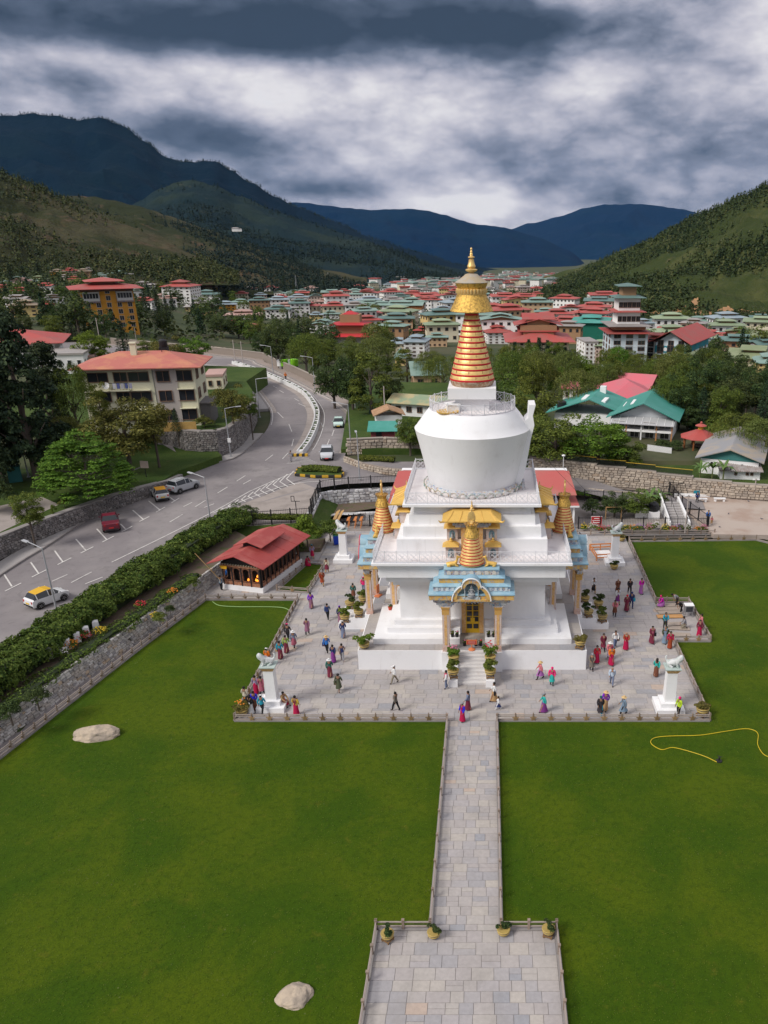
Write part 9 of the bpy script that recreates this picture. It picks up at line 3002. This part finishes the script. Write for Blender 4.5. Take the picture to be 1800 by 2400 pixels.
# gazebo
GZ=at(1637,1055,1.9)
k=px_per_m(GZ)
T=thing('gazebo','octagonal garden gazebo with a wide red roof and small top knob','gazebo',GZ)
r=47/k
part('floor',MB().lathe([(r*.85,-.2),(r*.85,.15)],8),WHITE2,T)
part('roof',MB().lathe([(r,2.05),(r*.99,2.15),(.5,3.2),(.45,3.22)],8,a0=.2),roofm('r'),T)
part('lantern',MB().lathe([(.42,3.15),(.42,3.75)],8),mat('yellow_paint',(.60,.36,.04),.6),T)
part('knob',MB().lathe([(.9,3.75),(.5,3.95),(.15,4.05),(.2,4.25),(.05,4.4)],8),roofm('r'),T)
for i in range(8):
 a=2*pi*i/8+.2
 part('post',MB().tube([(r*.78*cos(a),r*.78*sin(a),0),(r*.78*cos(a),r*.78*sin(a),2.1)],.14,6),mat('brown_post',(.25,.09,.03),.7),T)
part('table',MB().lathe([(.9,.75),(.9,.82)],10).lathe([(.1,.1),(.1,.75)],6),WOODM,T)
# grey shed with metal roof
SP=at(1752,1122,1.7)
k=px_per_m(SP)
T=thing('metal_shed','wide low shed with a rusted grey metal gable roof and teal gable','shed',SP+Vector((0,7.5,0)),-.36)
W_=66/k
part('wall',MB().box(-W_,W_,-7,7,-.5,2.3),WHITE2,T)
part('gable_board',MB().ext([(-W_-.3,2.3),(W_+.3,2.3),(0,3.75)],-7.05,-6.95),mat('teal_gable',(.05,.18,.17),.8),T)
part('roof',gab(MB(),W_,7,2.32,1.5,.7,axis='y'),mat('weathered_metal',(.30,.30,.31),.6,c2=(.40,.34,.27),scale=.3,thr=(.45,.62),metal=.1),T)
for x in(-W_*.6,W_*.45):
 part('vent',MB().lathe([(.2,-.03),(.2,.03)],12).xf(Matrix.Translation((x,-7.04,1.7))@Matrix.Rotation(pi/2,4,'X')),DARK,T)
SP=at(1735,1136,1.2)
T=thing('small_shed','small white shed with a corrugated roof before the grey metal shed','shed',SP+Vector((0,1.5,0)),-.1)
part('wall',MB().box(-2.6,2.6,-1.4,1.4,-.5,2.0),WHITE2,T)
part('roof',slope(-2.9,2.9,-2.9,2.9,-1.9,1.95,1.7,2.6),mat('rust_corrugated',(.30,.25,.23),.7,c2=(.38,.35,.34),scale=1.5,thr=(.4,.6)),T)
for i in range(20):
 x=-2.8+5.6*i/19
 part('corrugation',MB().bar((x,-1.9,1.975),(x,1.7,2.625),.10,.05),mat('rust_corrugated',(0,0,0)),T)
for x in(-.6,.9,1.5):
 link('window',window_mesh(.4,.4),T,(x,-1.4,1.3))
 # white lattice fence, flags
a,c=at(1517,1062,1.9),at(1572,1070,1.9)
T=thing('picket_fence','white picket fence below the guest house','fence')
for i in range(26):
 p=a.lerp(c,i/25)
 part('picket',MB().box(p.x-.06,p.x+.06,p.y-.03,p.y+.03,p.z,p.z+1.3),WHITE2,T)
for z in(.35,1.0):
 part('rail',MB().bar(a+Vector((0,.05,z)),c+Vector((0,.05,z)),.05,.1),WHITE2,T)
for u,vb,vt,cc,lab in((1566,962,908,'orange','white flag pole with a yellow and orange flag'),(1719,935,910,'orange2','distant pole with a small orange flag at the right')):
 P=atg(u,vb)
 h=aty(u,vt,P.y).z-P.z
 T=thing('flag_pole',lab,'flag',P)
 part('pole',MB().tube([(0,0,0),(0,0,h)],.07,6),WHITE2,T)
 for j,c_ in enumerate(((.75,.45,.02),(.70,.20,.02))):
  mb=MB()
  n=7
  for i in range(n):
   x=-.1-1.9*i/(n-1)
   wv=.16*sin(i*1.3)
   z0=h-.2-.35*i/(n-1)
   za,zb_=(z0,z0-.75)if j==0 else(z0-.75,z0-1.5)
   mb.v+=[(x,wv,za),(x,wv,zb_),(x,wv+.02,za),(x,wv+.02,zb_)]
  for i in range(n-1):
   b0=4*i
   mb.f+=[(b0,b0+1,b0+5,b0+4),(b0+3,b0+2,b0+6,b0+7)]
   mb.mi+=[0,0]
  part('flag',mb,mat('flag_%s_%d'%(cc,j),c_,.8),T)
P=atg(1580,985)
h=aty(1580,928,P.y).z-P.z
T=thing('prayer_flag','tall vertical prayer flag in blue white red and yellow','flag',P)
part('pole',MB().tube([(0,0,0),(0,0,h)],.06,6),WHITE2,T)
for j,c_ in enumerate(((.55,.42,.03),(.05,.30,.08),(.55,.05,.05),(.65,.65,.62),(.05,.12,.42))):
 part('flag',MB().cbox((.28,0,h*(.30+.13*j)),(.5,.03,h*.12),.3),mat('prayer_%d'%j,c_,.8),T)
P=atg(1597,972)
T=thing('garden_gate','small white gateway beside the prayer flag','gate',P)
for x in(-1.0,1.0):
 part('post',MB().box(x-.25,x+.25,-.25,.25,0,2.2),WHITE2,T)
part('lintel',MB().box(-1.5,1.5,-.35,.35,2.2,2.5),WHITE2,T)
part('finial',MB().lathe([(.1,0),(.24,.2),(.02,.7)],8,(0,0,2.5)),WHITE2,T)
wires=[(Vector((1.3,-1.2,20.9)),Vector((14.6,24.9,1.6)),'right wire from the spire to the ground behind the hall'),(Vector((1.6,1.2,20.9)),Vector((13.8,30.5,2.6)),'second wire from the spire down to the hall roof')]
for a,c,lab in wires:
 tag(part('guy_wire',MB().tube([a,a.lerp(c,.5)-Vector((0,0,.5)),c],.018,4),BLACKM,None),lab,'wire')
 # pigeons in the yard and on the porch roofs
bird=skin_obj([(0,0,.09),(.10,0,.11),(.15,0,.17),(.19,0,.165),(-.12,0,.09),(-.22,0,.08),(.01,.03,.02),(.01,-.03,.02)],[(0,1),(1,2),(2,3),(0,4),(4,5),(0,6),(0,7)],[.065,.055,.035,.008,.04,.025,.008,.008])
bird.materials.clear()
bird.materials.append(mat('pigeon_grey',(.10,.10,.12),.8,c2=(.2,.2,.22),scale=8))
for x,y,z,a,lab in((9.1,-1.75,7.33,1,'pigeon on the lower roof tier of the right porch'),(8.7,-1.4,7.95,4,'pigeon on the middle roof tier of the right porch'),(9.0,-.9,8.64,2,'pigeon on the top of the right porch'),(31.0,30.0,.33,1,'pigeon in the middle of the sandy yard'),(34.5,28.0,.33,3,'pigeon at the right of the sandy yard'),(28.6,25.0,.33,5,'pigeon at the front of the sandy yard'),(35.0,35.2,.33,2,'pigeon at the back of the sandy yard')):
 o=link('pigeon',bird,None,(x,y,z),a)
 tag(o,lab,'bird','pigeons')
